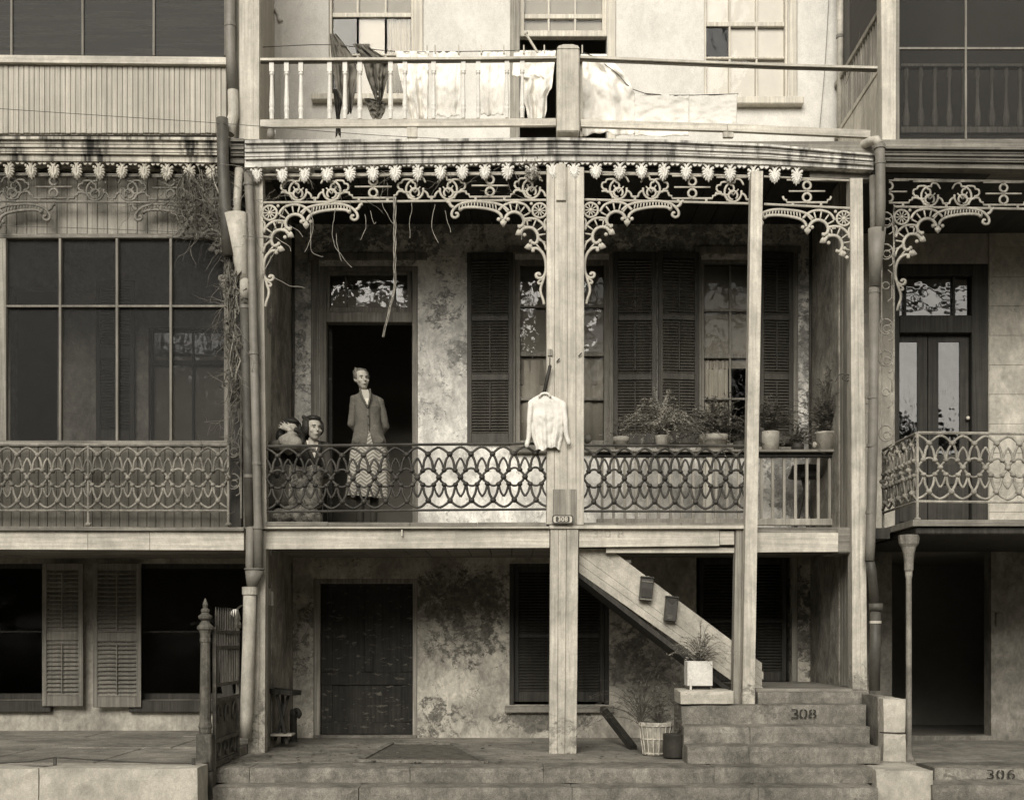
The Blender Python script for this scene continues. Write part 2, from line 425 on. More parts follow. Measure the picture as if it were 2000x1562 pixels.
mt['old_door'] = M('charred_old_door', .035, .4, 2, grain='z', ga=.4, peel=(.13, (9, 9, 22), .57, .08), bump=.5, rough=.7)
mt['stocking'] = M('dark_stocking', .05, .1, 5, bump=0, rough=.7)
mt['frame'] = M('window_frame_paint', .26, .2, 2, grain='z', ga=.3, bump=.25)
mt['frame_mid'] = M('rail_grey_paint', .40, .2, 2, grain='z', ga=.25, bump=.25)
mt['frame_pale'] = M('window_frame_white', .66, .1, 2, grain='z', ga=.2, bump=.2)
mt['black'] = M('room_dark', .28, .1, 1, bump=0, rough=.9)
mt['room'] = M('room_paper', .05, .15, 1, bump=0, rough=.9)
mt['shade'] = M('window_shade', .34, .12, 2, fine=.05, bump=.05, rough=.9)
mt['shade_white'] = M('window_shade_white', .80, .06, 2, fine=.05, bump=.05, rough=.9)
mt['curtain'] = M('curtain_cloth', .48, .12, 3, grain='z', ga=.08, bump=.1, rough=.9)
mt['glass'] = glass('window_glass', .02, 1.5)
mt['glass_dark'] = glass('basement_glass', .05, 1.12, .03)
mt['glass_r'] = glass('door_glass', .01, 4.2, .08)
mt['glass_up'] = glass('upper_glass', .01, 1.28, .05)
mt['screen'] = screen('insect_screen', .008, .55)
mt['screen_up'] = screen('upper_insect_screen', .028, .85)
mt['stone'] = M('step_stone', .26, .3, 2.2, streak=.35, stv=.14, mottle=.4, bump=.5, bs=40, peel=(.17, 7, .60, .06), fine=.3)
mt['coping'] = M('plinth_stone', .54, .2, 1.2, mottle=.22, bump=.3, bs=40, peel=(.2, 3.0, .64, .12), fine=.14)
mt['paving'] = M('paving_stone', .30, .3, 1.4, mottle=.32, bump=.45, bs=30, peel=(.15, 4.2, .60, .08), fine=.3)
mt['soil'] = M('soil', .15, .4, 9, bump=.9, bs=50, fine=.3)
mt['street'] = M('street_earth', .10, .3, .7, bump=.6, bs=20, fine=.2)
mt['pipe'] = M('downpipe_zinc', .20, .25, 2.5, streak=.35, stv=.34, bump=.15, rough=.55, metal=.0, spec=.4)
mt['pipe_dark'] = M('downpipe_dark', .095, .35, 3, streak=.3, stv=.2, bump=.15, rough=.55, spec=.4)
mt['pipe_pale'] = M('downpipe_pale', .52, .2, 3, streak=.4, stv=.25, mottle=.22, bump=.15, rough=.6, spec=.4)
mt['vine'] = M('dry_vine', .30, .3, 8, bump=0)
mt['vine_dark'] = M('dry_vine_dark', .13, .3, 8, bump=0)
mt['fern'] = M('fern_leaf', .14, .35, 9, bump=0, rough=.6)
mt['fern_pale'] = M('fern_leaf_pale', .38, .3, 9, bump=0, rough=.6)
mt['terracotta'] = M('clay_pot', .36, .25, 8, streak=.3, stv=.2, bump=.3, bs=90)
mt['bucket'] = M('weathered_pail', .48, .3, 6, streak=.4, stv=.2, bump=.3, bs=80)
mt['basket'] = M('basket_splint', .55, .25, 8, grain='z', ga=.35, bump=.3)
mt['can_dark'] = M('dark_can', .05, .3, 8, bump=.2, rough=.6)
mt['can_white'] = M('white_can', .72, .18, 8, streak=.2, stv=.4, bump=.2, rough=.6)
mt['tin'] = M('letter_box_tin', .05, .3, 12, bump=.15, rough=.45, spec=.5)
mt['paint_black'] = M('stencil_black', .045, .4, 30, bump=0)
mt['paint_faded'] = M('stencil_faded', .47, .25, 30, bump=0)
mt['enamel'] = M('enamel_white', .62, .1, 10, bump=0, rough=.4)
mt['enamel_dark'] = M('enamel_dark', .07, .1, 10, bump=0, rough=.4)
mt['wire'] = M('wire_dark', .07, .1, 4, bump=0, rough=.6)
mt['cloth_white'] = M('white_laundry', .88, .05, 3, bump=.1, rough=.95)
mt['cloth_grey'] = M('grey_laundry', .17, .2, 5, bump=.15, rough=.95)
mt['cloth_dark'] = M('black_stockings', .045, .2, 5, bump=.1, rough=.95)
mt['shirt'] = M('cream_shirt', .80, .12, 4, bump=.1, rough=.95)
mt['skin'] = M('skin', .40, .06, 9, bump=0, fine=.03, rough=.6)
mt['hair'] = M('brown_hair', .03, .35, 22, bump=.4, bs=90, rough=.55)
mt['hair_grey'] = M('greying_hair', .13, .35, 30, bump=.4, bs=90, rough=.6)
mt['cardigan'] = M('knit_cardigan', .135, .12, 9, bump=.5, bs=170, fine=.2, rough=.95)
mt['jacket'] = M('dark_jacket', .055, .2, 9, bump=.2, rough=.9)
mt['coat_sleeve'] = M('fur_sleeve', .28, .2, 14, bump=.6, bs=200, fine=.25, rough=.95)
mt['blouse'] = M('white_blouse', .66, .1, 9, bump=.1, rough=.9)
mt['print'] = M('flowered_cotton', .26, .5, 16, bump=.1, rough=.9, peel=(.08, 26, .52, .05))
mt['tweed'] = M('grey_skirt', .07, .2, 12, bump=.3, bs=120, rough=.95)
mt['shoe'] = M('shoe_leather', .05, .2, 9, bump=0, rough=.4)
mt['eye'] = M('eye_dark', .06, 0, 1, bump=0, fine=0)
mt['lip'] = M('lip_tone', .27, 0, 1, bump=0, fine=0)
mt['globe'] = M('lamp_globe', .75, .05, 3, bump=0, rough=.2, spec=.5)
mt['tree'] = M('street_foliage', .06, .4, 1.5, bump=0)
mt['bark'] = M('bark', .10, .3, 4, bump=.4)
mt['ceil'] = M('gallery_ceiling', .05, .25, 2, grain='y', ga=.3, bump=.2)
mt['lintel'] = M('stair_wood', .50, .2, 2.2, mottle=.25, bump=.3)
# herringbone cotton for the skirt of the standing woman
def herring():
    m = bpy.data.materials.new('herringbone_cotton'); m.use_nodes = True; N = NT(m); b = m.node_tree.nodes['Principled BSDF']
    tc = N.n('ShaderNodeTexCoord'); N.pos = tc.outputs['Object']; x, y, z = N.xyz()
    zig = N.m('ABSOLUTE', N.m('SUBTRACT', N.m('FRACT', N.m('DIVIDE', x, .12)), .5))
    s = N.m('FRACT', N.m('ADD', N.m('DIVIDE', z, .036), N.m('MULTIPLY', zig, 2.4)))
    k = N.ramp(N.m('ABSOLUTE', N.m('SUBTRACT', s, .5)), .16, .27, .40, .19)
    sc = N.n('ShaderNodeVectorMath'); sc.operation = 'SCALE'; sc.inputs[0].default_value = TINT; N.l(k, sc.inputs['Scale'])
    N.l(sc.outputs[0], b.inputs['Base Color']); b.inputs['Roughness'].default_value = .9; return m
mt['herring'] = herring()
# ------------------------------------------------------------------ ground
def sheet_obj(name, x0, x1, y0, y1, z, mat):
    o = MB().add([(x0, y0, z), (x1, y0, z), (x1, y1, z), (x0, y1, z)], [(0, 1, 2, 3)]).build(name, mat); return struct(o)
sheet_obj('street', -120, 120, -160, 12, -.46, mt['street'])
sw = struct(MB().box(-40, 40, -5.2, -1.2, -.46, -.315, .01).build('sidewalk', mt['paving']))
kb = struct(MB().box(-40, 40, -5.45, -5.204, -.46, -.31, .02).build('kerb', mt['stone']))
# left terrace: slabs one by one on a bed, plinth blocks along the front
lt = struct(MB().box(-9, -2.46, -1.70, WY + .3, -.4, .045).build('terrace_left', mt['paving']))
xs = [-9, -7.6, -6.45, -5.25, -4.15, -3.2, -2.455]
for i in range(len(xs) - 1):
    for j, (y0, y1) in enumerate(((-1.66, -.35), (-.335, .9), (.915, WY + .02))):
        dx = .25 * ((j % 2) - .5) if 0 < i < len(xs) - 1 else 0
        a = xs[i] + (dx if i else 0); b = xs[i + 1] + (.25 * ((j % 2) - .5) if i + 1 < len(xs) - 1 else 0)
        MB().box(a + .006, b - .006, y0, y1, .03, .08 + random.uniform(-.004, .004), .008).build('slab', mt['paving'], lt)
pl = thing('plinth_wall', 'pale stone plinth blocks edging the left terrace, darkly stained', 'wall', (-4, -1.9, -.31))
ys0, ys1 = -2.0, -1.675
xb = [-9, -6.2, X(75, -2), X(386, -2)]
for a, b in zip(xb, xb[1:]):
    worn(a + .003, b - .003, ys0, ys1, -.31, Z(1498, -2), .005).build('block', mt['coping'], pl)
# centre terrace
ct = struct(MB().box(-2.452, 3.40, -.80, WY + .3, -.4, -.001).build('terrace', mt['paving']))
s1 = thing('terrace_steps', 'two worn stone steps running along the front of the middle terrace', 'steps', (0, -1.4, -.31))
def course(px, y0, y1, z0, z1, parent, name='stone_block', mat='stone', j=.004, Yp=None):
    for a, b in zip(px, px[1:]):
        worn(X(a, y0) + .0008, X(b, y0) - .0008, y0 + random.uniform(-.006, .006), y1, z0, z1 + random.uniform(-.005, .002)).build(name, mt[mat], parent)
course([416, 486, 800, 1062, 1395, 1705], -1.23, -.79, -.133, 0.0, s1)
course([414, 700, 1118, 1482, 1716], -1.52, -1.225, -.31, -.128, s1)
# blocks right of the steps and the neighbour's step
rb = thing('step_block', 'squat chipped stone block at the foot of the right newel wall', 'stone', (3.3, -1.3, -.31))
worn(X(1712, -1.35), X(1823, -1.35), -1.35, -.5, -.31, Z(1503, -1.35), .009, .05).build('block', mt['coping'], rb)
r3 = thing('neighbour_steps', 'low stone steps numbered 306 at the lower right', 'steps', (4.2, -1.1, -.31))
worn(X(1826, -1.05), 6.6, -1.05, -.56, -.31, Z(1498, -1.05), cut=.15).build('step', mt['stone'], r3)
worn(X(1822, -1.4), 6.6, -1.4, -1.06, -.31, Z(1531, -1.4), cut=.15).build('step', mt['stone'], r3)
rt = struct(MB().box(3.42, 9, -.555, WY + .3, -.4, Z(1498, -1.05) - .004).build('terrace_right', mt['paving']))
# the sunken planting bed in front of the door
bed = thing('planting_bed', 'flat planting bed with a pale raised stone edge before the basement door', 'flower bed', (-.75, -.3, 0))
o4 = [pt(700, 1484, 0), pt(760, 1452, 0), pt(882, 1452, 0), pt(945, 1487, 0)]
def gp(px, py):
    yy = HC * F / (py - 1244.0) - D; return Vector((X(px, yy), yy, 0.0))
oc = [gp(703, 1487), gp(764, 1454), gp(884, 1455), gp(946, 1490)]
for i in range(4):
    a, b = oc[i], oc[(i + 1) % 4]; d = (b - a).normalized(); n_ = Vector((-d.y, d.x, 0)) * .03
    MB().add([a - n_, b - n_, b + n_, a + n_, a - n_ + Vector((0, 0, .025)), b - n_ + Vector((0, 0, .025)), b + n_ + Vector((0, 0, .025)), a + n_ + Vector((0, 0, .025))],
             [(0, 3, 2, 1), (4, 5, 6, 7), (0, 1, 5, 4), (1, 2, 6, 5), (2, 3, 7, 6), (3, 0, 4, 7)]).build('edging', mt['stone'], bed, fix=True)
MB().add([(p.x, p.y, .012) for p in oc], [(3, 2, 1, 0)]).build('soil', mt['soil'], bed, fix=True)
# leaf litter by the gate
lit = MB()
for i in range(420):
    c = gp(random.triangular(425, 1330, 430), random.uniform(1450, 1494)); a = random.random() * 6.3; r = random.uniform(.008, .03); tl = random.uniform(.003, .025)
    u = Vector((math.cos(a), math.sin(a), 0)) * r; v = Vector((-math.sin(a), math.cos(a), random.uniform(-.5, .5))) * r * .5
    c.z = .006 + tl * .5
    lit.add([c - u, c - v, c + u, c + v], [(0, 1, 2, 3)])
tag(lit.build('leaf_litter', mt['vine_dark']), 'scattered dry leaves on the paving beside the iron gate', 'leaves', kind='stuff')

# ------------------------------------------------------------------ the three houses
def wall(name, x0, x1, z0, z1, y, holes, mat, parent, dep=.2):
    b = MB(); xs = sorted({x0, x1} | {min(max(h[k], x0), x1) for h in holes for k in (0, 1)})
    zs = sorted({z0, z1} | {min(max(h[k], z0), z1) for h in holes for k in (2, 3)})
    for a, c in zip(xs, xs[1:]):
        for e, g in zip(zs, zs[1:]):
            mx, mz = (a + c) / 2, (e + g) / 2
            if any(h[0] < mx < h[1] and h[2] < mz < h[3] for h in holes): continue
            b.add([(a, y, e), (c, y, e), (c, y, g), (a, y, g)], [(0, 1, 2, 3)])
            b.add([(a, y + dep, e), (c, y + dep, e), (c, y + dep, g), (a, y + dep, g)], [(3, 2, 1, 0)])
    for h in holes:
        a, c, e, g = max(h[0], x0), min(h[1], x1), max(h[2], z0), min(h[3], z1)
        b.add([(a, y, e), (a, y, g), (a, y + dep, g), (a, y + dep, e)], [(0, 1, 2, 3)])
        b.add([(c, y, e), (c, y, g), (c, y + dep, g), (c, y + dep, e)], [(3, 2, 1, 0)])
        b.add([(a, y, g), (c, y, g), (c, y + dep, g), (a, y + dep, g)], [(0, 1, 2, 3)])
        b.add([(a, y, e), (c, y, e), (c, y + dep, e), (a, y + dep, e)], [(3, 2, 1, 0)])
    for q in (((x0, y), (x0, y + dep)), ((x1, y), (x1, y + dep))):
        b.add([(q[0][0], q[0][1], z0), (q[1][0], q[1][1], z0), (q[1][0], q[1][1], z1), (q[0][0], q[0][1], z1)], [(0, 1, 2, 3)])
    return b.build(name, mat, parent)
def hole(p0, p1, q0, q1): return (wx(p0), wx(p1), wz(q1), wz(q0))
def rooms(x0, x1, parent, zf=(-.05, 2.06, 5.6, 9.4)):
    b = MB()
    for a, c in zip(zf, zf[1:]):
        b.add([(x0, WY + .2, a), (x1, WY + .2, a), (x1, 4.4, a), (x0, 4.4, a), (x0, WY + .2, c - .05), (x1, WY + .2, c - .05), (x1, 4.4, c - .05), (x0, 4.4, c - .05)],
              [(0, 1, 2, 3), (7, 6, 5, 4), (3, 2, 6, 7), (0, 3, 7, 4), (2, 1, 5, 6)])
    return b.build('room', mt['black'], parent)
HL = thing('row_house', 'left row house with screened wooden porch and beadboard front', 'house', (-5, WY, .05))
HM = thing('row_house', 'middle row house with stained plaster walls and open iron lace gallery', 'house', (.4, WY, 0))
HR = thing('row_house', 'right row house with jutting balcony and dark double front door', 'house', (5.5, WY, 0))

FL = 2.105   # gallery floor
# ---- middle house walls
H_door = hole(624, 816, 520, 1056); H_w1 = hole(1006, 1190, 506, 872); H_w2 = hole(1369, 1548, 506, 874)
G_door = hole(612, 815, 1130, 1441); G_w1 = hole(995, 1190, 1100, 1376); G_d3 = hole(1360, 1546, 1085, 1336)
U_a = hole(642, 808, -120, 190); U_b = hole(1015, 1186, -120, 280); U_c = hole(1375, 1540, -120, 195); U_n = hole(519, 532, 38, 250)
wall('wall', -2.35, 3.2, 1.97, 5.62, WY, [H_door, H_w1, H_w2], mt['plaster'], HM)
wall('basement_wall', -2.35, 3.2, -.02, 1.968, WY, [G_door, G_w1, G_d3], mt['plaster_low'], HM)
wall('upper_wall', -2.95, 3.62, 5.624, 9.4, WY, [U_a, U_b, U_c, U_n], mt['white_plaster'], HM)
rooms(-2.6, 3.2, HM)
# party walls at the gallery ends (plaster at the back, wooden screen in front)
for z0, z1, k in ((-.02, 1.968, 'plaster_party'), (1.97, 5.6, 'plaster_party')):
    MB().box(-2.42, -2.352, .62, WY + .004, z0, z1).build('party_wall', mt[k], HM)
    MB().box(3.202, 3.27, .62, WY + .004, z0, z1).build('party_wall', mt[k], HM)
for i in range(6):
    a = .03 + i * .098
    top = Z(600, .1) - .11 * i / 5 * 1.2
    MB().box(-2.40, -2.362, a + .002, a + .095, FL, top, .004).build('screen_board', mt['wood_z'], HM)
    MB().box(3.212, 3.25, a + .002, a + .095, -.02 + .62, 5.5, .004).build('screen_board', mt['grey_wood_z'], HM)
    if i > 0: MB().box(-2.40, -2.362, a + .002, a + .095, 0, 1.88, .004).build('screen_board', mt['grey_wood_z'], HM)
# ceilings: boards under the first gallery, ceiling of the second
for i in range(26):
    a = -2.34 + i * .2125
    if a + .2 > 3.2: break
    MB().box(a + .003, a + .209, .075, WY - .003, 1.93, 1.952 + random.uniform(-.003, .003), .003).build('soffit_board', mt['grey_wood_x'], HM)
    MB().box(a + .003, a + .209, .06, WY - .003, 5.50, 5.522, .003).build('ceiling_board', mt['ceil'], HM)
MB().box(-2.35, 3.2, .06, WY - .003, 1.97, FL - .024).build('joists', mt['grey_wood_x'], HM)
MB().box(-2.6, 3.4, -.06, WY - .003, 5.53, 5.66).build('upper_deck', mt['grey_wood_x'], HM)
for i in range(18):
    a = .075 + i * .0935
    MB().box(-2.34, 3.19, a, a + .09, FL - .022, FL, .003).build('floor_board', mt['grey_wood_x'], HM)
# ---- fascia of the gallery (three boards) and floor nosing
def strip(pxs, top, bot, y0, y1, mat, name, parent, bev=.004):
    """a board whose top and bottom edges follow photographed heights (lists of (px, py))"""
    b = MB(); vs = []; n = len(pxs)
    for p in pxs:
        x = X(p, y0); zt = Z(interp(top, p), y0); zb = Z(interp(bot, p), y0)
        vs += [(x, y0, zb), (x, y0, zt), (x, y1, zt), (x, y1, zb)]
    fs = [(0, 1, 2, 3), (4 * n - 1, 4 * n - 2, 4 * n - 3, 4 * n - 4)]
    for i in range(n - 1):
        for k in range(4):
            l = (k + 1) % 4
            fs.append((4 * i + k, 4 * (i + 1) + k, 4 * (i + 1) + l, 4 * i + l))
    return b.add(vs, fs).build(name, mat, parent, fix=True)
strip([519, 790, 1073], [(519, 1033), (1073, 1032)], [(519, 1072), (1073, 1069)], .0, .06, mt['wood_x'], 'fascia_board', HM)
strip([1131, 1300, 1405], [(1131, 1032), (1440, 1034)], [(1131, 1068), (1440, 1065)], .0, .06, mt['wood_x'], 'fascia_board', HM)
strip([1406, 1434], [(1131, 1036), (1440, 1037)], [(1131, 1064), (1440, 1063)], .0, .06, mt['wood_x'], 'fascia_board', HM)
strip([1184, 1434], [(1131, 1070), (1440, 1069)], [(1131, 1079), (1440, 1079)], .05, .10, mt['wood_x'], 'fascia_board', HM)
strip([1478, 1560, 1637], [(1478, 1040), (1640, 1040)], [(1478, 1078), (1640, 1077)], .02, .09, mt['wood_x'], 'fascia_board', HM)
MB().box(X(1637), 3.2, .03, .6, Z(1079), Z(1030), .01).build('beam_end', mt['grey_wood_x'], HM)
for a, b in ((519, 640), (641, 800), (801, 932), (933, 1066), (1141, 1205), (1206, 1330), (1331, 1456)):
    strip([a, b], [(519, 1019 + random.uniform(-1, 2)), (1456, 1021)], [(519, 1027), (1456, 1028)], -.035, .08, mt['grey_wood_x'], 'nosing_board', HM)
strip([508, 1072], [(508, 1028), (1072, 1028)], [(508, 1032), (1072, 1031)], -.05, .08, mt['wood_x'], 'nosing_moulding', HM)
strip([1073, 1456], [(508, 1024), (1456, 1026)], [(508, 1031), (1456, 1032)], -.05, .08, mt['wood_x'], 'nosing_moulding', HM)
# ---- cornices: moulded strips one above the other
def cornice(pxs, top, bot, fr, mat, parent, y=-.02, last=None):
    for i, (a, b, pr) in enumerate(fr):
        tt = [(p, interp(top, p) + (interp(bot, p) - interp(top, p)) * a + .6) for p in pxs]
        bb = [(p, interp(top, p) + (interp(bot, p) - interp(top, p)) * b) for p in pxs]
        strip(pxs, tt, bb, y - pr, .25, last if (last and i == len(fr) - 1) else mat, 'cornice_moulding', parent)
CT = [(472, 273), (760, 271), (1090, 268), (1300, 272), (1500, 281), (1712, 300)]
CBm = [(472, 327), (760, 320), (1090, 314), (1300, 315), (1500, 321), (1712, 332)]
FR = [(0, .12, .13), (.14, .30, .10), (.325, .44, .105), (.47, .61, .085), (.635, .70, .09), (.72, 1.0, .06), (.05, .95, .03)]
cornice([478, 620, 760, 925, 1090, 1200, 1300, 1400, 1500, 1600, 1706], CT, CBm, FR, mt['cornice'], HM)
cornice([-420, -160, 100, 250, 424], [(-60, 265), (470, 268)], [(-60, 313), (470, 318)], FR, mt['cornice_l'], HL)
cornice([450, 476], [(-60, 267), (470, 270)], [(-60, 313), (470, 319)], FR, mt['cornice_r'], HL)
cornice([1727, 1860, 2120, 2480], [(1700, 285), (2100, 288)], [(1700, 326), (2100, 332)], FR, mt['cornice_r'], HR, last=mt['frame'])
strip([1582, 1700], [(1582, 335), (1700, 340)], [(1582, 347), (1700, 351)], .02, .12, mt['grey_wood_x'], 'bressummer', HM)
strip([500, 1600], [(500, 322), (1090, 316), (1600, 328)], [(500, 332), (1090, 326), (1600, 340)], .035, .12, mt['dark_wood'], 'bressummer', HM)

# ---- windows, doors and shutters of the middle house
def window(h, y, parent, fmat, fw, xs, zs, gm='glass', name='window', meet=None, back=None, panes=True):
    """frame, glazing bars and one pane per light; xs, zs are inner divisions in metres"""
    x0, x1, z0, z1 = h
    f = MB().box(x0, x0 + fw, y, y + .09, z0, z1, .006).box(x1 - fw, x1, y, y + .09, z0, z1, .006)
    f.box(x0 + fw, x1 - fw, y, y + .09, z1 - fw, z1, .006).box(x0 + fw, x1 - fw, y, y + .09, z0, z0 + fw * 1.3, .006)
    w_ = f.build(name, fmat, parent)
    ins = (x0 + fw, x1 - fw, z0 + fw * 1.3, z1 - fw)
    bx = [ins[0]] + [x for x in xs] + [ins[1]]; bz = [ins[2]] + [z for z in zs] + [ins[3]]
    for z in zs:
        t = .024 if (meet and any(abs(z - m_) < .02 for m_ in meet)) else .011
        MB().box(ins[0], ins[1], y + .03, y + .075, z - t, z + t, .004).build('glazing_bar', fmat, w_)
    for x in xs:
        for a, c in zip(bz, bz[1:]):
            MB().box(x - .010, x + .010, y + .034, y + .07, a + .012, c - .012).build('glazing_bar', fmat, w_)
    if panes:
        for a, c in zip(bx, bx[1:]):
            for e, g in zip(bz, bz[1:]):
                MB().add([(a, y + .055, e), (c, y + .055, e), (c, y + .055 + random.uniform(-.006, .006), g), (a, y + .055, g)], [(0, 1, 2, 3)]).build('pane', mt[gm], w_)
    if back:
        for (a, c, e, g, m_, fold) in back:
            q = MB().sheet(lambda u, v: (a + (c - a) * u, y + .08 + fold * (.5 * math.sin(u * 23 + 1.5 * math.sin(v * 2 + u * 5)) + .4 * math.sin(u * 51 + v)), e + (g - e) * v), 72 if fold else 1, 2, .002)
            q.build('curtain' if fold else 'roller_shade', mt[m_], w_, smooth=bool(fold))
    return w_
def rel(h, a, b, c, d): return (wx(a), wx(b), wz(d), wz(c))
window(H_w1, WY + .02, HM, mt['frame'], .055, [wx(1098)], [wz(778), wz(689), wz(596)], meet=[wz(689)],
       back=[(wx(1016), wx(1180), wz(747), wz(515), 'shade', 0), (wx(1014), wx(1180), wz(868), wz(700), 'curtain', .02)])
window(H_w2, WY + .02, HM, mt['frame'], .04, [wx(1428)], [wz(777), wz(693), wz(604)], meet=[wz(693)],
       back=[(wx(1376), wx(1541), wz(716), wz(515), 'shade', 0), (wx(1376), wx(1425), wz(868), wz(700), 'curtain', .02)])
for h, a in ((H_w1, 872), (H_w2, 874)):
    MB().box(h[0] - .06, h[1] + .06, WY - .07, WY + .05, wz(a) - .075, wz(a) - .002, .008).build('window_sill', mt['grey_wood_x'], HM)
    MB().box(h[0] - .055, h[0] + .0, WY - .025, WY - .002, h[2], h[3] + .05, .005).build('casing', mt['frame'], HM)
    MB().box(h[1] - .0, h[1] + .055, WY - .025, WY - .002, h[2], h[3] + .05, .005).build('casing', mt['frame'], HM)
    MB().box(h[0] - .08, h[1] + .08, WY - .04, WY - .002, h[3] + .052, h[3] + .13, .006).build('lintel', mt['frame'], HM)
# gallery door: transom, jambs and open leaf
tf = MB().box(H_door[0], H_door[0] + .075, WY - .01, WY + .12, FL, H_door[3], .006).box(H_door[1] - .06, H_door[1], WY - .01, WY + .12, FL, H_door[3], .006)
tf.box(H_door[0] + .075, H_door[1] - .06, WY - .01, WY + .12, H_door[3] - .05, H_door[3], .006).box(H_door[0] + .075, H_door[1] - .06, WY - .02, WY + .12, wz(630), wz(610), .006)
dr = tf.build('door_frame', mt['frame'], HM)
window(rel(0, 634, 804, 526, 610), WY + .03, HM, mt['frame'], .05, [wx(674), wx(770)], [], name='transom_window', back=[(wx(640), wx(800), wz(608), wz(560), 'shade', 0)])
lf = MB().box(-.02, .02, 0, .62, 0, wz(632) - FL, .004)
lo = lf.build('door_leaf', mt['old_door'], HM, loc=(H_door[0] + .1, WY + .13, FL)); lo.rotation_euler = (0, 0, math.radians(8))
MB().box(H_door[0] - .09, H_door[0] - .004, WY - .02, WY - .002, FL, H_door[3] + .06, .006).build('architrave', mt['grey_wood_z'], HM)
MB().box(H_door[0] - .12, H_door[1] + .1, WY - .035, WY - .002, H_door[3] + .062, H_door[3] + .14, .006).build('lintel', mt['frame'], HM)
# shutters: frame of stiles and rails, louvres between
SLAT = {}
def shutter(x0, x1, zs, y, mat, parent, rot=0.0, pitch=.031, single=True, bar=True, tilt=35, st=.05, hinge='l'):
    """zs: list of (z0, z1) louvre panels from below; the frame fills the rest between the outer zs"""
    z0, z1 = zs[0][0] - .11, zs[-1][1] + .07; W = x1 - x0
    sgn = 1 if hinge == 'l' else -1
    def lx(u): return u if hinge == 'l' else u - W
    f = MB().box(lx(0), lx(st), 0, .035, z0, z1, .004).box(lx(W - st), lx(W), 0, .035, z0, z1, .004)
    cuts = [z0] + [c for z in zs for c in z] + [z1]
    for a, b in zip(cuts[::2], cuts[1::2]): f.box(lx(st), lx(W - st), .002, .033, a, b, .004)
    o = f.build('shutter', mt[mat], parent, loc=(x0 if hinge == 'l' else x1, y, 0)); o.rotation_euler = (0, 0, math.radians(rot))
    joined = MB()
    for a, b in zs:
        n = int((b - a) / pitch)
        for i in range(n):
            z = a + (i + .5) * (b - a) / n
            c, s_ = math.cos(math.radians(tilt)), math.sin(math.radians(tilt)); hd = pitch * .62
            vs = []
            for xx in (lx(st + .001), lx(W - st - .001)):
                for (u, v) in ((-hd, -.004), (hd, -.004), (hd, .004), (-hd, .004)):
                    vs.append((xx, .0175 + (u * c - v * s_) * .7, (u * s_ + v * c)))
            fs = [(0, 3, 2, 1), (4, 5, 6, 7), (0, 1, 5, 4), (1, 2, 6, 5), (2, 3, 7, 6), (3, 0, 4, 7)]
            if single:
                k = (round(W, 3), hinge, pitch, mat)
                if k not in SLAT: SLAT[k] = MB().add(vs, fs).mesh('slat', mt[mat])
                q = link('slat', SLAT[k], o, (0, 0, z)); q.rotation_euler = (random.uniform(-.12, .12), 0, 0)
            else:
                joined.add([(v[0], v[1], v[2] + z) for v in vs], fs)
        if bar: MB().box(lx(W / 2 - .006), lx(W / 2 + .006), -.014, .002, a + .03, b - .03, .002).build('tilt_bar', mt[mat], o)
    if not single:
        q = joined.build('louvres', mt[mat], o); q['kind'] = 'stuff'
    return o
def zz3(Y=WY): return [(Z(846, Y), Z(742, Y)), (Z(730, Y), Z(626, Y)), (Z(616, Y), Z(505, Y))]
for a, b in ((912, 1002), (1198, 1282), (1284, 1366)):
    shutter(X(a, 1.70), X(b, 1.70), zz3(1.70), 1.70 - (.0 if a != 1284 else .0), 'shutter', HM, single=False, rot=(8 if a == 1284 else -2), hinge='r' if a in (912, 1284) else 'l')
shutter(X(1482, 1.70), X(1550, 1.70), zz3(1.70), 1.70, 'shutter', HM, single=False, rot=6, hinge='r')
# basement door, window and stair door
bd = MB().box(G_door[0], G_door[0] + .07, WY + .0, WY + .14, -.01, G_door[3], .006).box(G_door[1] - .05, G_door[1], WY + .0, WY + .14, -.01, G_door[3], .006)
bd.box(G_door[0] + .07, G_door[1] - .05, WY + .0, WY + .14, G_door[3] - .05, G_door[3], .006)
bd.build('door_frame', mt['grey_wood_z'], HM)
x0, x1 = G_door[0] + .075, G_door[1] - .055
dp = MB().box(x0, x1, WY + .09, WY + .13, .03, G_door[3] - .055).build('door', mt['old_door'], HM)
for a, b, c, e in ((x0, x1, .03, .16), (x0, x1, .56, .70), (x0, x1, 1.62, 1.70), (x0, x0 + .12, .16, .56), (x1 - .12, x1, .16, .56), (x0, x0 + .12, .70, 1.62), (x1 - .12, x1, .70, 1.62), (x0 + .46, x0 + .56, .70, 1.62)):
    MB().box(a + .001, b - .001, WY + .07, WY + .089, c + .001, e - .001, .006, .002).build('door_rail', mt['old_door'], dp)
MB().box(G_door[0], G_door[1], WY - .05, WY + .14, -.005, .028, .006).build('threshold', mt['stone'], HM)
shutter(G_w1[0] + .05, G_w1[1] - .05, [(G_w1[2] + .14, G_w1[2] + .72), (G_w1[2] + .76, G_w1[3] - .09)], WY + .06, 'dark_wood', HM, single=False, bar=False)
wf = MB().box(G_w1[0], G_w1[0] + .048, WY + .01, WY + .12, G_w1[2], G_w1[3], .004).box(G_w1[1] - .048, G_w1[1], WY + .01, WY + .12, G_w1[2], G_w1[3], .004)
wf.box(G_w1[0] + .05, G_w1[1] - .05, WY + .015, WY + .12, G_w1[3] - .03, G_w1[3], .004).build('window_frame', mt['dark_wood'], HM)
MB().box(G_w1[0] - .05, G_w1[1] + .05, WY - .06, WY + .05, wz(1391), wz(1377), .008).build('window_sill', mt['grey_wood_x'], HM)
shutter(G_d3[0] + .04, (G_d3[0] + G_d3[1]) / 2 - .003, [(G_d3[2] + .14, G_d3[2] + .66), (G_d3[2] + .7, G_d3[3] - .09)], WY + .06, 'dark_wood', HM, single=False, bar=False)
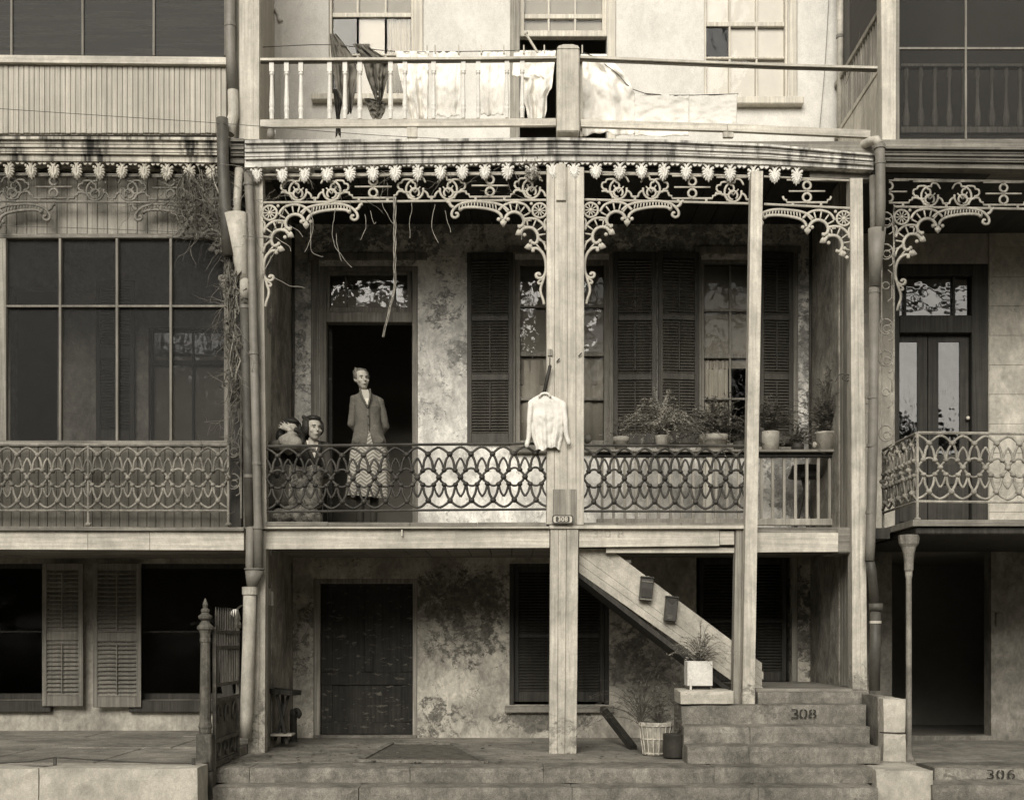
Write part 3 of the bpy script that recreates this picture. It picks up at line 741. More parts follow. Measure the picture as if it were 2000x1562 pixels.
shutter((G_d3[0] + G_d3[1]) / 2 + .003, G_d3[1] - .04, [(G_d3[2] + .14, G_d3[2] + .66), (G_d3[2] + .7, G_d3[3] - .09)], WY + .06, 'dark_wood', HM, single=False, bar=False)
MB().box(G_d3[1], G_d3[1] + .06, WY - .03, WY + .0, .6, G_d3[3], .006).build('door_frame', mt['grey_wood_z'], HM)
# upper windows
window(U_a, WY + .03, HM, mt['frame_pale'], .03, [wx(697), wx(752)], [wz(24), wz(102)], gm='glass_up', meet=[wz(24)],
       back=[(wx(697), wx(752), wz(188), wz(30), 'shade_white', 0), (wx(752), wx(800), wz(188), wz(26), 'curtain', .015), (wx(645), wx(806), wz(20), wz(-115), 'shade', 0)])
MB().box(wx(610), wx(832), WY - .1, WY + .05, wz(202), wz(190), .008).build('window_sill', mt['frame_pale'], HM)
MB().box(wx(808), wx(826), WY - .03, WY - .002, wz(189), 9.3, .006).build('casing', mt['frame_pale'], HM)
window((U_b[0], U_b[1], wz(67), U_b[3]), WY + .05, HM, mt['frame_pale'], .05, [wx(1072), wx(1124)], [wz(25)], gm='glass_up', meet=[wz(25)], name='raised_sash',
       back=[(wx(1018), wx(1184), wz(60), wz(-115), 'shade', 0)])
MB().box(wx(996), wx(1014), WY - .03, WY - .002, wz(276), 9.3, .006).build('casing', mt['grey_wood_z'], HM)
MB().box(wx(1187), wx(1202), WY - .03, WY - .002, wz(276), 9.3, .006).build('casing', mt['frame_pale'], HM)
window(U_c, WY + .03, HM, mt['frame_pale'], .03, [wx(1427), wx(1480)], [wz(108), wz(42)], gm='glass_up', meet=[wz(42)],
       back=[(wx(1376), wx(1479), wz(112), wz(-115), 'shade_white', 0), (wx(1428), wx(1478), wz(180), wz(113), 'shade_white', 0), (wx(1378), wx(1426), wz(193), wz(40), 'shade_white', 0), (wx(1481), wx(1538), wz(193), wz(-110), 'shade_white', 0)])
MB().box(wx(1360), wx(1566), WY - .1, WY + .05, wz(210), wz(196), .008).build('window_sill', mt['frame_pale'], HM)
MB().box(wx(1541), wx(1556), WY - .03, WY - .002, wz(195), 9.3, .006).build('casing', mt['frame_pale'], HM)
# arched blind niche at the left
na = MB(); c = (wx(526), wz(40))
na.tube([(c[0] - .125, WY - .01, c[1] - .02)] + arc(c[0], c[1], .115, 180, 0, 10, WY - .01, .15) + [(c[0] + .125, WY - .01, c[1] - .02)], .03, 8)
na.build('arch_moulding', mt['white_plaster'], HM, smooth=True)
na = MB(); na.tube([(c[0] - .125, WY - .004, wz(250))] + [(c[0] - .125, WY - .004, c[1] - .06)], .012, 6); na.tube([(c[0] + .125, WY - .004, wz(250)), (c[0] + .125, WY - .004, c[1] - .06)], .012, 6)
na.build('niche_jamb', mt['white_plaster'], HM)
MB().box(wx(519), wx(532), WY + .06, WY + .09, wz(250), wz(38)).build('niche_back', mt['frame'], HM)
# ------------------------------------------------------------------ left house
LW1 = hole(-60, 96, 1100, 1366); LW2 = hole(262, 560, 1100, 1366); LGW = hole(290, 470, 640, 872); LGD = hole(20, 112, 560, 1040)
wall('wall', -9, -2.425, .03, 5.6, WY, [LW1, LW2, LGW, LGD], mt['left_plaster'], HL)
wall('upper_wall', -9, -2.96, 5.604, 9.4, WY, [], mt['room'], HL)
rooms(-9, -2.65, HL)
for h in (LW1, LW2):
    a, b = h[0] - .04, min(h[1] + .04, -2.45)
    MB().box(a, b, WY - .07, WY + .06, h[2] - .13, h[2] - .002, .008).build('window_sill', mt['dark_wood'], HL)
    window((h[0], min(h[1], -2.45), h[2], h[3]), WY + .06, HL, mt['dark_wood'], .05, [], [(h[2] + h[3]) / 2], gm='glass_dark', back=None)
zsl = [(Z(1358, 1.69), Z(1250, 1.69)), (Z(1232, 1.69), Z(1113, 1.69))]
shutter(X(84, 1.69), X(165, 1.69), zsl, 1.66, 'shutter_pale', HL, pitch=.045, rot=-3, tilt=40)
zsl = [(Z(1360, 1.69), Z(1252, 1.69)), (Z(1235, 1.69), Z(1113, 1.69))]
shutter(X(185, 1.69), X(277, 1.69), zsl, 1.66, 'shutter_pale', HL, pitch=.045, rot=4, hinge='r', tilt=40)
# gallery room behind the screens
shutter(X(187, 1.7), X(262, 1.7), [(Z(840, 1.7), Z(700, 1.7)), (Z(680, 1.7), Z(560, 1.7))], 1.70, 'shutter', HL, single=False)
window(LGW, WY + .02, HL, mt['dark_wood'], .03, [wx(374)], [wz(706)], meet=[wz(706)], back=[(LGW[0], LGW[1], LGW[2], wz(692), 'shade', 0)])
MB().box(-9, -2.43, .2, WY - .004, 5.44, 5.6).build('ceiling', mt['ceil'], HL)
MB().box(-9, -2.43, .06, WY - .004, 1.95, FL).build('gallery_floor', mt['grey_wood_x'], HL)
MB().box(-9, -2.43, .0, WY - .004, 9.2, 9.3).build('roof', mt['dark_wood'], HL)
MB().box(-9, -2.6, -.05, WY - .004, 5.61, 5.7).build('upper_deck', mt['grey_wood_x'], HL)
yb = .14
def boards(x0, x1, z0, z1, y, wd, mat, parent, th=.02):
    n = max(1, round((x1 - x0) / wd)); w_ = (x1 - x0) / n
    for i in range(n):
        MB().box(x0 + i * w_ + .0015, x0 + (i + 1) * w_ - .0015, y + random.uniform(-.0025, .0025), y + th, z0 + random.uniform(0, .006), z1, .005).build('board', mt[mat], parent)
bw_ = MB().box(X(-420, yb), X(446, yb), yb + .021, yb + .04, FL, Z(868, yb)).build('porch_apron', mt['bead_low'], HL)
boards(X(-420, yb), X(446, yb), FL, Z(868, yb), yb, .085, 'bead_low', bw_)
bt_ = MB().box(X(-420, yb), X(446, yb), yb + .021, yb + .04, Z(460, yb), 5.44).build('porch_head', mt['bead_top'], HL)
boards(X(-420, yb), X(446, yb), Z(458, yb), 5.44, yb, .095, 'bead_top', bt_)
pf = MB().box(X(-420, yb), X(446, yb), yb - .03, yb + .05, Z(871, yb), Z(861, yb), .004).build('screen_frame', mt['grey_wood_x'], HL)
MB().box(X(-420, yb), X(446, yb), yb - .02, yb + .05, Z(466, yb), Z(458, yb), .004).build('frame_bar', mt['grey_wood_x'], pf)
for p, w_ in ((-318, 5), (-207, 5), (-99, 5), (6, 14), (118, 5), (229, 5), (334, 5), (442, 8)):
    MB().box(X(p - w_ / 2, yb), X(p + w_ / 2, yb), yb - .015, yb + .04, Z(861, yb), Z(466, yb), .004).build('frame_bar', mt['grey_wood_z' if p == 6 else 'frame'], pf)
MB().box(X(-420, yb), X(440, yb), yb - .008, yb + .03, Z(600, yb), Z(596, yb), .002).build('frame_bar', mt['frame'], pf)
for a, b in ((-420, -321), (-315, -210), (-204, -102), (-96, -1), (13, 115), (121, 226), (232, 331), (337, 438)):
    MB().add([(X(a, yb), yb + .03, Z(861, yb)), (X(b, yb), yb + .03, Z(861, yb)), (X(b, yb), yb + .03, Z(466, yb)), (X(a, yb), yb + .03, Z(466, yb))], [(0, 1, 2, 3)]).build('insect_screen', mt['screen'], pf)
MB().box(X(446, yb), X(470, yb), yb + .02, yb + .12, FL, 5.44).build('corner_board', mt['dark_wood'], HL)
# upper porch
yu = .02
ub = MB().box(X(-420, yu), X(442, yu), yu + .021, yu + .04, Z(262, yu), Z(122, yu)).build('upper_apron', mt['bead'], HL)
boards(X(-420, yu), X(442, yu), Z(261, yu), Z(123, yu), yu, .0485, 'bead', ub)
uf = strip([-420, -60, 200, 442], [(-60, 107), (442, 112)], [(-60, 121), (442, 126)], yu - .05, yu + .06, mt['wood_x'], 'upper_rail', HL)
for p in (-256, -117, 22, 161, 300, 440): MB().box(X(p - 2, yu), X(p + 2, yu), yu, yu + .04, Z(108, yu), 9.2).build('screen_bar', mt['frame'], HL)
for a, b in ((-420, -258), (-254, -119), (-115, 20), (24, 159), (163, 298), (302, 438)):
    MB().add([(X(a, yu), yu + .02, Z(110, yu)), (X(b, yu), yu + .02, Z(110, yu)), (X(b, yu), yu + .02, 9.2), (X(a, yu), yu + .02, 9.2)], [(0, 1, 2, 3)]).build('insect_screen', mt['screen_up'], HL)
MB().box(X(442, yu), X(466, yu), yu + .05, WY, 5.7, 9.2).build('end_wall', mt['bead'], HL)
# left gallery fascia
for a, b in ((-420, -61), (-60, 171), (172, 292), (293, 476)):
    strip([a, b], [(-60, 1036), (476, 1037)], [(-60, 1072), (476, 1074)], .0, .06, mt['wood_x'], 'fascia_board', HL)
strip([-420, -60, 476], [(-60, 1027), (476, 1030)], [(-60, 1035), (476, 1036)], -.04, .08, mt['grey_wood_x'], 'nosing_moulding', HL)
for i in range(32):
    a = -9 + i * .2125
    if a + .2 > -2.43: break
    MB().box(a + .003, a + .209, .065, WY - .003, 1.92, 1.946, .003).build('soffit_board', mt['grey_wood_x'], HL)
# ------------------------------------------------------------------ right house
RD = hole(1748, 1930, 515, 1045); RG = hole(1742, 1936, 1040, 1436)
wall('wall', 3.275, 9, 2.03, 5.6, WY, [(RD[0], RD[1], 2.035, RD[3])], mt['right_plaster'], HR)
wall('basement_wall', 3.275, 9, -.05, 2.027, WY, [(RG[0], RG[1], RG[2], 2.0)], mt['right_shaded'], HR)
wall('upper_wall', 3.64, 9, 5.604, 9.4, WY, [], mt['room'], HR)
rooms(3.6, 9, HR)
zb = 2.1
while zb < 5.3:   # ashlar blocks of the wall beside the door
    for a, b in ((RD[1] + .004, RD[1] + .62), (RD[1] + .622, RD[1] + 1.3)):
        MB().box(a, b, WY - .018, WY - .002, zb + .001, zb + .3135, .003).build('ashlar_block', mt['right_plaster'], HR)
    zb += .315
df = MB().box(RD[0], RD[0] + .05, WY + .0, WY + .14, FL, RD[3], .006).box(wx(1898), RD[1], WY + .0, WY + .14, FL, RD[3], .006)
df.box(RD[0] + .05, wx(1898), WY + .0, WY + .14, wz(538), RD[3], .006).box(RD[0] + .05, wx(1898), WY - .01, WY + .14, wz(650), wz(616), .006)
df.build('door_frame', mt['dark_wood'], HR)
for a, b, c in ((1772, 1862, .0), (1868, 1893, .0), (1755, 1767, 0)):
    t_ = MB().add([(wx(a), WY + .07, wz(615)), (wx(b), WY + .07, wz(615)), (wx(b), WY + .07, wz(540)), (wx(a), WY + .07, wz(540))], [(0, 1, 2, 3)]).build('transom_pane', mt['glass_r'], HR)
for x in (1769.5, 1865): MB().box(wx(x - 2.5), wx(x + 2.5), WY + .03, WY + .1, wz(615), wz(539)).build('transom_bar', mt['dark_wood'], HR)
for (a, b) in ((1752, 1816), (1818, 1897)):
    ga, gb = (1757, 1797) if a < 1800 else (1838, 1880)
    d_ = MB().box(wx(a), wx(ga), WY + .08, WY + .12, FL, wz(650)).box(wx(gb), wx(b), WY + .08, WY + .12, FL, wz(650))
    d_.box(wx(ga), wx(gb), WY + .08, WY + .12, wz(664), wz(650)).box(wx(ga), wx(gb), WY + .08, WY + .12, FL, wz(885))
    d_ = d_.build('door', mt['dark_wood'], HR)
    MB().add([(wx(ga), WY + .095, wz(885)), (wx(gb), WY + .095, wz(885)), (wx(gb), WY + .095, wz(664)), (wx(ga), WY + .095, wz(664))], [(0, 1, 2, 3)]).build('glass', mt['glass_r'], d_)
    MB().sheet(lambda u, v: (wx(ga) + (wx(gb) - wx(ga)) * u, WY + .135 + .012 * math.sin(u * 26), wz(885) + (wz(668) - wz(885)) * v), 30, 1, .002).build('curtain', mt['curtain'], d_, smooth=True)
    for e, g in ((905, 945), (955, 1018)): MB().box(wx(ga) - .02, wx(gb) + .02, WY + .066, WY + .079, wz(g), wz(e), .01).build('door_panel', mt['dark_wood'], d_)
MB().ball((wx(1893), WY + .04, wz(815)), .022).build('door_knob', mt['enamel'], HR, smooth=True)
# the jutting balcony
RBX, RBY = X(1792, -.5), -.5
slab = MB().prism([(RBX - .06, 2.06), (9, 2.06), (9, 2.115), (RBX - .06, 2.115)], RBY - .06, WY - .004).build('balcony_slab', mt['grey_wood_x'], HR)
MB().box(RBX - .02, 9, RBY - .02, WY - .004, 1.99, 2.058, .01).build('balcony_beam', mt['dark_wood'], HR)
MB().box(3.28, RBX - .062, .1, WY - .004, 2.0, 2.1).build('balcony_return', mt['dark_wood'], HR)
MB().box(3.28, 9, .05, WY - .004, 5.40, 5.6).build('ceiling', mt['ceil'], HR)
MB().box(3.28, 9, -.05, WY - .004, 5.602, 5.68).build('upper_deck', mt['grey_wood_x'], HR)
MB().box(3.4, 9, .0, WY - .004, 9.2, 9.3).build('roof', mt['dark_wood'], HR)
# upper screened porch of the right house
MB().box(X(1749), X(1758), .02, .06, 5.68, 9.2).build('porch_frame', mt['frame'], HR)
MB().box(X(1886), X(1890), .02, .05, 5.68, 9.2).build('porch_frame', mt['frame'], HR)
MB().box(X(1758), 9, .025, .05, Z(94), Z(90)).build('porch_frame', mt['frame'], HR)
MB().box(X(1758), 9, .02, .06, Z(284), Z(270)).build('porch_frame', mt['frame'], HR)
for a, b in ((1758, 1886), (1890, 2150)):
    for e, g in ((270, 94), (90, -260)):
        MB().add([(X(a), .035, Z(e)), (X(b), .035, Z(e)), (X(b), .035, Z(g)), (X(a), .035, Z(g))], [(0, 1, 2, 3)]).build('insect_screen', mt['screen'], HR)
bal = MB().lathe([(.022, 0), (.03, .02), (.034, .10), (.02, .2), (.015, .3), (.015, .42), (.022, .47), (.028, .5), (.022, .56), (.022, .6)], n=8).mesh('baluster', mt['frame'], True)
MB().box(X(1758, .3), 9, .27, .33, Z(262, .3), Z(250, .3), .004).build('porch_bottom_rail', mt['frame'], HR)
MB().box(X(1758, .3), 9, .26, .34, Z(134, .3), Z(128, .3), .004).build('porch_top_rail', mt['frame'], HR)
for p in (1770, 1798, 1826, 1854, 1882, 1909, 1937, 1965, 1992, 2020): link('baluster', bal, HR, (X(p, .3), .3, Z(250, .3)))
# slatted side of that porch
sx = X(1720) + .03
for i in range(9):
    a = .1 + i * .17
    MB().box(sx, sx + .025, a, a + .166, 5.69, 6.40, .004).build('side_board', mt['wood_z'], HR)
    for s_ in range(2): MB().box(sx + .01, sx + .03, a + .02 + .085 * s_, a + .05 + .085 * s_, 6.46, 6.95).build('side_baluster', mt['grey_wood_z'], HR)
MB().box(sx - .01, sx + .04, .08, WY - .02, 6.402, 6.455, .004).build('side_rail', mt['wood_z'], HR)
MB().box(sx - .01, sx + .05, .08, WY - .02, 6.951, 7.0, .004).build('side_rail', mt['grey_wood_z'], HR)
MB().add([(sx + .035, .08, 7.0), (sx + .035, WY, 7.0), (sx + .035, WY, 9.2), (sx + .035, .08, 9.2)], [(0, 1, 2, 3)]).build('insect_screen', mt['screen_up'], HR)
MB().box(wx(1944), wx(1958), WY - .02, WY - .002, wz(1222), wz(1196), .004).build('meter_plate', mt['frame'], HR)
# ------------------------------------------------------------------ cast iron railings
PW = .196      # width of one lattice panel
def rail_panel(mat):
    """one repeat: a ring between two pointed leaves, arcs to the rails, bosses at the crossings"""
    h = .565; hw = PW / 2; k = .26 * PW; r = .0122
    zc = h / 2
    def y2z(v): return zc + (525 - v) / 5.88 / 210.0 * (h / (760 / 5.88 / 210.0))
    T, A1, A2, K, C0 = y2z(235), y2z(148), y2z(280), y2z(437), y2z(413)
    b = MB(); bo = MB()
    for m in (1, -1):
        def q(x, z): return (x, 0.0, zc + (z - zc) * m)
        for s in (1, -1):
            b.tube(spline([q(0, T), q(s * .28 * PW, T + (A1 - T) * .72), q(s * hw, A1)], 4), r, 5)
            b.tube(spline([q(0, T), q(s * .17 * PW, T + (K - T) * .42), q(s * k, K), q(s * .40 * PW, (K + zc) / 2), q(s * hw, zc)], 4), r, 5)
            b.tube(spline([q(s * hw, A2), q(s * .36 * PW, A2 + (K - A2) * .38), q(s * k * 1.0, K)], 4), r * .85, 5)
            bo.ball(q(s * k, K), (.026, .032, .022), 8, 6)
        b.tube(spline([q(-k, K), q(0, C0), q(k, K)], 4), r * .9, 5)
        bo.ball(q(0, T), (.028, .034, .027), 8, 6)
    bo.ball((hw, 0, zc), (.028, .034, .027), 8, 6)
    return b.mesh('lattice_panel', mat, True), bo.mesh('bosses', mat, True)
def bent(ms, seed):
    out = []
    for m_ in ms:
        m2 = m_.copy()
        for v in m2.vertices:
            q_ = Vector((v.co.x * 9 + seed * 7.7, seed * 3.1, v.co.z * 9)); d_ = mnoise.noise_vector(q_)
            k_ = min(1, (PW / 2 - abs(v.co.x)) / .03) if abs(v.co.x) < PW / 2 else 0
            v.co += Vector((d_.x * .005 * k_, d_.y * .010, d_.z * .005 * k_)) + mnoise.noise_vector(v.co * 60 + Vector((seed, 0, 0))) * .0012
        out.append(m2)
    return out
PANEL = {}
for k in ('iron', 'iron_l', 'iron_r'):
    base_ = rail_panel(mt[k]); PANEL[k] = [bent(base_, i) for i in range(5)]
def railing(label, p0, p1, zt0, zt1, key, n=None, post=()):
    """from p0 to p1 (x, y) with the top rail at zt0..zt1"""
    p0, p1 = Vector((p0[0], p0[1], 0)), Vector((p1[0], p1[1], 0)); d = p1 - p0; L = d.length
    n = n or max(1, round(L / PW)); a = math.atan2(d.y, d.x)
    t = thing('iron_railing', label, 'railing', ((p0.x + p1.x) / 2, (p0.y + p1.y) / 2, FL))
    m = mt[key]; H = .61
    for (za, zb_, r, nm) in ((zt0, zt1, .014, 'top_rail'), (zt0 - H, zt1 - H, .012, 'bottom_rail')):
        MB().tube([(p0.x, p0.y, za), ((p0.x + p1.x) / 2, (p0.y + p1.y) / 2, (za + zb_) / 2 + .002), (p1.x, p1.y, zb_)], r, 6, flat=(0, 0, 1)).build(nm, m, t)
    for i in range(n):
        f_ = (i + .5) / n; c = p0 + d * f_; z = zt0 + (zt1 - zt0) * f_
        pv = random.choice(PANEL[key]); o = link('lattice_panel', pv[0], t, (c.x, c.y, z - H + .0225)); o.rotation_euler = (0, -math.atan2(zt1 - zt0, L), a); o.scale = (L / n / PW, 1, 1)
        q = link('bosses', pv[1], o); q['kind'] = 'stuff'
    for f_ in post:
        c = p0 + d * f_; z = zt0 + (zt1 - zt0) * f_
        MB().tube([(c.x, c.y, FL), (c.x, c.y, z)], .013, 6).ball((c.x, c.y, FL + .02), (.03, .03, .02)).build('stanchion', m, t)
    return t
railing('rusty lattice railing on the left gallery before the beadboard apron', (X(-417), 0), (X(446), 0), Z(869), Z(869), 'iron_l', 22, (.23, .683, 1.0))
railing('dark lattice railing between the left downpipes and the wide white post', (X(522), 0), (X(1068), 0), Z(871.5), Z(866), 'iron', 13)
railing('dark lattice railing between the wide white post and the slim post, ferns behind', (X(1140), 0), (X(1457), 0), Z(870), Z(871), 'iron', 8, (1.0,))
railing('pale lattice railing along the front of the right jutting balcony', (RBX, RBY), (X(2450, RBY), RBY), Z(845, RBY), Z(852, RBY), 'iron_r', 15, (0.0,))
railing('pale lattice railing returning to the house on the right balcony end', (RBX - .0, RBY + .03), (RBX, .52), Z(845, RBY), Z(845, RBY), 'iron_r', 5, (1.0,))

# ------------------------------------------------------------------ lace frieze
PXM = 1 / 210.0
def frieze_pieces(mat):
    s = PXM
    def P(pts): return [(x * s, 0, z * s) for x, z in pts]
    A = MB(); r = .0112
    A.tube(P([(0, 29), (36, 29)]), r * .8, 5); A.tube(P([(0, 7), (40, 7), (41, 12), (46, 13), (48, 19)]), r, 5)
    A.tube(P([(0, 51), (40, 51)]), r * .8, 5)
    A.tube([(x, 0, z) for x, _, z in arc(0, 17 * s, 8 * s, -90, 90, 8)], r * 1.1, 5)
    A.tube([(x, 0, z) for x, _, z in arc(0, 40 * s, 7.5 * s, -90, 90, 8)], r * 1.1, 5)
    A.box(28 * s - .012, 28 * s + .012, -.006, .006, 0, 7 * s)
    B = MB()    # from the scroll centre line outwards (0 .. 66), mirrored for the other side
    cl = [(66, 29), (64, 35), (58, 36), (56, 41), (47, 42), (40, 41), (37, 36), (33, 35), (31, 29), (33, 23), (38, 22), (41, 17), (47, 17), (55, 17), (57, 22), (63, 23), (66, 29)]
    B.tube([Vector(p) for p in spline([(x * s, 0, z * s) for x, z in cl], 2)], r * .95, 5)
    B.tube([(x, 0, z) for x, _, z in arc(33 * s, 22 * s, 17 * s, 100, -190, 14, 0, 19 * s)], r, 5)
    B.tube([(x, 0, z) for x, _, z in arc(33 * s, 16 * s, 9 * s, -90, 230, 12)], r, 5)
    B.tube(P([(33, 16), (42, 30)]), r * .7, 4); B.tube(P([(33, 16), (22, 28)]), r * .7, 4)
    B.tube(spline(P([(0, 8), (6, 8), (8, 14), (14, 19), (18, 15)]), 3), r, 5)
    B.tube(spline(P([(66, 18), (60, 19), (52, 17), (46, 12), (44, 5)]), 3), r, 5)
    B.tube(spline(P([(12, 36), (18, 46), (28, 47), (30, 40)]), 3), r * .9, 5)
    B.tube(P([(0, 51), (66, 51)]), r * .8, 5)
    B.box(-.0, .012, -.006, .006, 0, 8 * s); B.box(33 * s - .01, 33 * s + .01, -.006, .006, 0, 4 * s)
    return A.mesh('scrollwork', mat, True), B.mesh('scrollwork', mat, True)
FP = {k: frieze_pieces(mt[k]) for k in ('lace', 'lace_l', 'iron_r')}
def frieze(label, px0, px1, a0, per, zt, key, Y=0.0):
    """scroll frieze between two posts; a0 is the pixel of one ring, zt(px) the height of the bottom bar"""
    t = thing('lace_frieze', label, 'iron frieze', (X((px0 + px1) / 2, Y), Y, zt(px0)))
    s = (D + Y) / D
    MB().tube([(X(px0, Y), Y, zt(px0)), (X(px1, Y), Y, zt(px1))], .011, 6, flat=(0, 0, 1)).build('bottom_bar', mt[key], t)
    MB().tube([(X(px0, Y), Y, zt(px0) + 54 * PXM), (X(px1, Y), Y, zt(px1) + 54 * PXM)], .009, 6, flat=(0, 0, 1)).build('top_bar', mt[key], t)
    k = math.floor((px0 - a0) / per) - 1
    while a0 + k * per < px1 + per:
        A = a0 + k * per; Bc = A + per / 2
        for (c, ext, idx) in ((A, per * 48 / 228, 0), (Bc, per * 66 / 228, 1)):
            for sg in (1, -1):
                lo, hi = (c, c + ext) if sg > 0 else (c - ext, c)
                if hi < px0 + 8 or lo > px1 - 8: continue
                if lo < px0 - 10 or hi > px1 + 10: continue
                o = link('scrollwork', FP[key][idx], t, (X(c, Y), Y, zt(c))); o.scale = (sg * per / 228 * s, 1, s)
        k += 1
    return t
def lin(a, za, b, zb_, Y=0.0): return lambda p: Z(za, Y) + (Z(zb_, Y) - Z(za, Y)) * (p - a) / (b - a)
frieze('sooty scroll frieze over the left screened porch', -420, 424, 105, 228, lin(-60, 393, 424, 397), 'lace_l')
frieze('white scroll frieze hung with vines over the standing woman', 514, 1067, 729, 228, lin(514, 396, 1067, 391), 'lace')
frieze('white scroll frieze between the wide post and the slim post', 1140, 1467, 1352, 224, lin(1140, 390, 1467, 398), 'lace')
frieze('short white scroll frieze right of the slim post', 1492, 1660, 1576, 224, lin(1492, 399, 1660, 407), 'lace')
frieze('grey scroll frieze over the right neighbour front door', 1746, 2460, 1960, 224, lin(1746, 404, 2090, 410, .05), 'iron_r', .05)

# ------------------------------------------------------------------ corner brackets
BS = 1 / (5.206 * 210.0)
def bracket_meshes(mat, full=True):
    """in zoomed photo units from the upper corner (178, 508); x to the right, y down"""
    def q(x, y): return ((x - 178) * BS, 0.0, (508 - y) * BS)
    fr, rg, ro, fi = MB(), MB(), MB(), MB()
    r = .0132
    def pl_(pts, rr=r, n=3): fr.tube(spline([q(*p) for p in pts], n), rr, 5)
    pl_([(340, 625), (362, 580), (410, 540), (500, 522), (585, 540), (640, 580), (662, 605)])                 # fan 1 outer
    pl_([(470, 765), (425, 760), (405, 715), (425, 660), (470, 628), (520, 622), (570, 645), (598, 690), (600, 700)], r * 1.25)   # fan 1 inner
    pl_([(185, 810), (210, 750), (260, 705), (320, 686), (385, 690), (420, 700)])                              # fan 2 outer
    pl_([(330, 930), (285, 940), (262, 890), (272, 835), (310, 790), (360, 778), (410, 790), (432, 818)], r * 1.25)
    pl_([(560, 610), (610, 565), (690, 535), (790, 522), (900, 514), (1000, 524), (1075, 552), (1125, 600), (1140, 640), (1130, 670), (1098, 678), (1072, 655), (1085, 630), (1100, 640)], r * 1.05)
    pl_([(628, 690), (640, 650), (690, 612), (780, 588), (890, 574), (990, 574), (1035, 585), (1055, 605), (1050, 580)], r * 1.15)
    pl_([(1120, 575), (1150, 555), (1165, 525), (1190, 515)], r * 1.2)
    pl_([(178, 690), (196, 720), (190, 760), (182, 800)], r * .8)
    if full:
        pl_([(330, 995), (275, 990), (225, 1025), (195, 1080), (182, 1150), (184, 1225), (205, 1275), (245, 1295), (278, 1280), (278, 1250), (250, 1245), (242, 1265)], r * 1.15)
        pl_([(180, 1010), (200, 940), (262, 880)], r * .8)
        pl_([(205, 1290), (240, 1310), (262, 1335), (250, 1352), (236, 1338)], r * .8)
        pl_([(190, 1240), (212, 1320), (235, 1390), (232, 1450), (210, 1510), (200, 1560)], r)
    c1 = (505, 712)
    for a in (205, 178, 152, 126, 100, 76, 52):
        ca, sa = math.cos(math.radians(a)), math.sin(math.radians(a))
        rg.tube([q(c1[0] + 92 * ca, c1[1] - 92 * sa), q(c1[0] + 178 * ca, c1[1] - 178 * sa)], r * .7, 4)
    c2 = (352, 868)
    for a in (228, 200, 172, 144, 112, 82):
        ca, sa = math.cos(math.radians(a)), math.sin(math.radians(a))
        rg.tube([q(c2[0] + 88 * ca, c2[1] - 88 * sa), q(max(184, c2[0] + 178 * ca), c2[1] - 178 * sa)], r * .7, 4)
    for i in range(13):
        x = 690 + i * 31; y0 = interp([(690, 536), (790, 522), (900, 514), (1000, 524), (1075, 552)], x); y1 = interp([(690, 612), (780, 588), (890, 574), (990, 574), (1062, 596)], x)
        rg.tube([q(x + 6 - i * .8, y0), q(x - 6 + i * 1.0, y1)], r * .65, 4)
    ro.tube([q(245 + 74 * math.cos(t * math.pi / 8), 606 + 74 * math.sin(t * math.pi / 8)) for t in range(16)], r * .9, 5, closed=True)
    for t in range(10):
        a = t * math.pi / 5
        ro.tube([q(245 + 12 * math.cos(a), 606 + 12 * math.sin(a)), q(245 + 70 * math.cos(a), 606 + 70 * math.sin(a))], r * .55, 4)
    ro.ball(q(245, 606), (.02, .015, .02)); ro.ball(q(330, 535), (.016, .012, .016))
    fins = [((615, 712), (0, 1)), ((440, 820), (.85, .5))] + ([((342, 968), (1, .25))] if full else [])
    out = []
    for (cx, cy), (dx, dy) in fins:
        f = MB(); L = math.hypot(dx, dy); dx, dy = dx / L, dy / L; nx, ny = -dy, dx
        f.ball(q(cx, cy), (.022, .014, .022), 8, 6)
        for s in (1, -1): f.ball(q(cx + nx * 48 * s - dx * 18, cy + ny * 48 * s - dy * 18), (.019, .016, .019), 8, 6)
        f.prism([q(cx + nx * 34 + dx * 4, cy + ny * 34 + dy * 4)[::2], q(cx + nx * 26 + dx * 30, cy + ny * 26 + dy * 30)[::2], q(cx + dx * 62, cy + dy * 62)[::2], q(cx - nx * 26 + dx * 30, cy - ny * 26 + dy * 30)[::2], q(cx - nx * 34 + dx * 4, cy - ny * 34 + dy * 4)[::2]], -.012, .012)
        out.append(f.mesh('finial', mat, True))
    return fr.mesh('scroll_frame', mat, True), rg.mesh('rungs', mat, True), ro.mesh('rosette', mat, True), out
BK = {}
def bracket(label, px, py, flip, key, full=True, Y=0.0, sc=1.0):
    k = (key, full)
    if k not in BK: BK[k] = bracket_meshes(mt[key], full)
    t = thing('lace_bracket', label, 'iron bracket', (X(px, Y), Y, Z(py, Y)), 'corner brackets of the galleries', local=True)
    t.scale = (-sc if flip else sc, 1, sc)
    for nm, me in zip(('scroll_frame', 'rungs', 'rosette'), BK[k][:3]):
        o = link(nm, me, t)
        if nm == 'rungs': o['kind'] = 'stuff'
    for me in BK[k][3]: link('finial', me, t)
    return t
bracket('white iron spandrel bracket at the far left of the middle gallery, vines through it', 514, 397.5, False, 'lace')
bracket('white iron spandrel bracket on the left side of the wide white post', 1067, 393, True, 'lace')
bracket('white iron spandrel bracket on the right side of the wide white post', 1141, 392, False, 'lace')
bracket('white iron spandrel bracket at the right end post, its lower scroll broken off', 1661, 408.5, True, 'lace', False)
t = thing('loose_finial', 'single leaf finial left hanging from the right end post', 'iron finial', (X(1652), 0, Z(492)))
link('finial', BK[('lace', True)][3][2], t, (X(1661) - .0, 0, Z(408))).scale = (-1, 1, 1)
t.children[0].location = (X(1680), 0, Z(495) + (968 - 508) * BS)
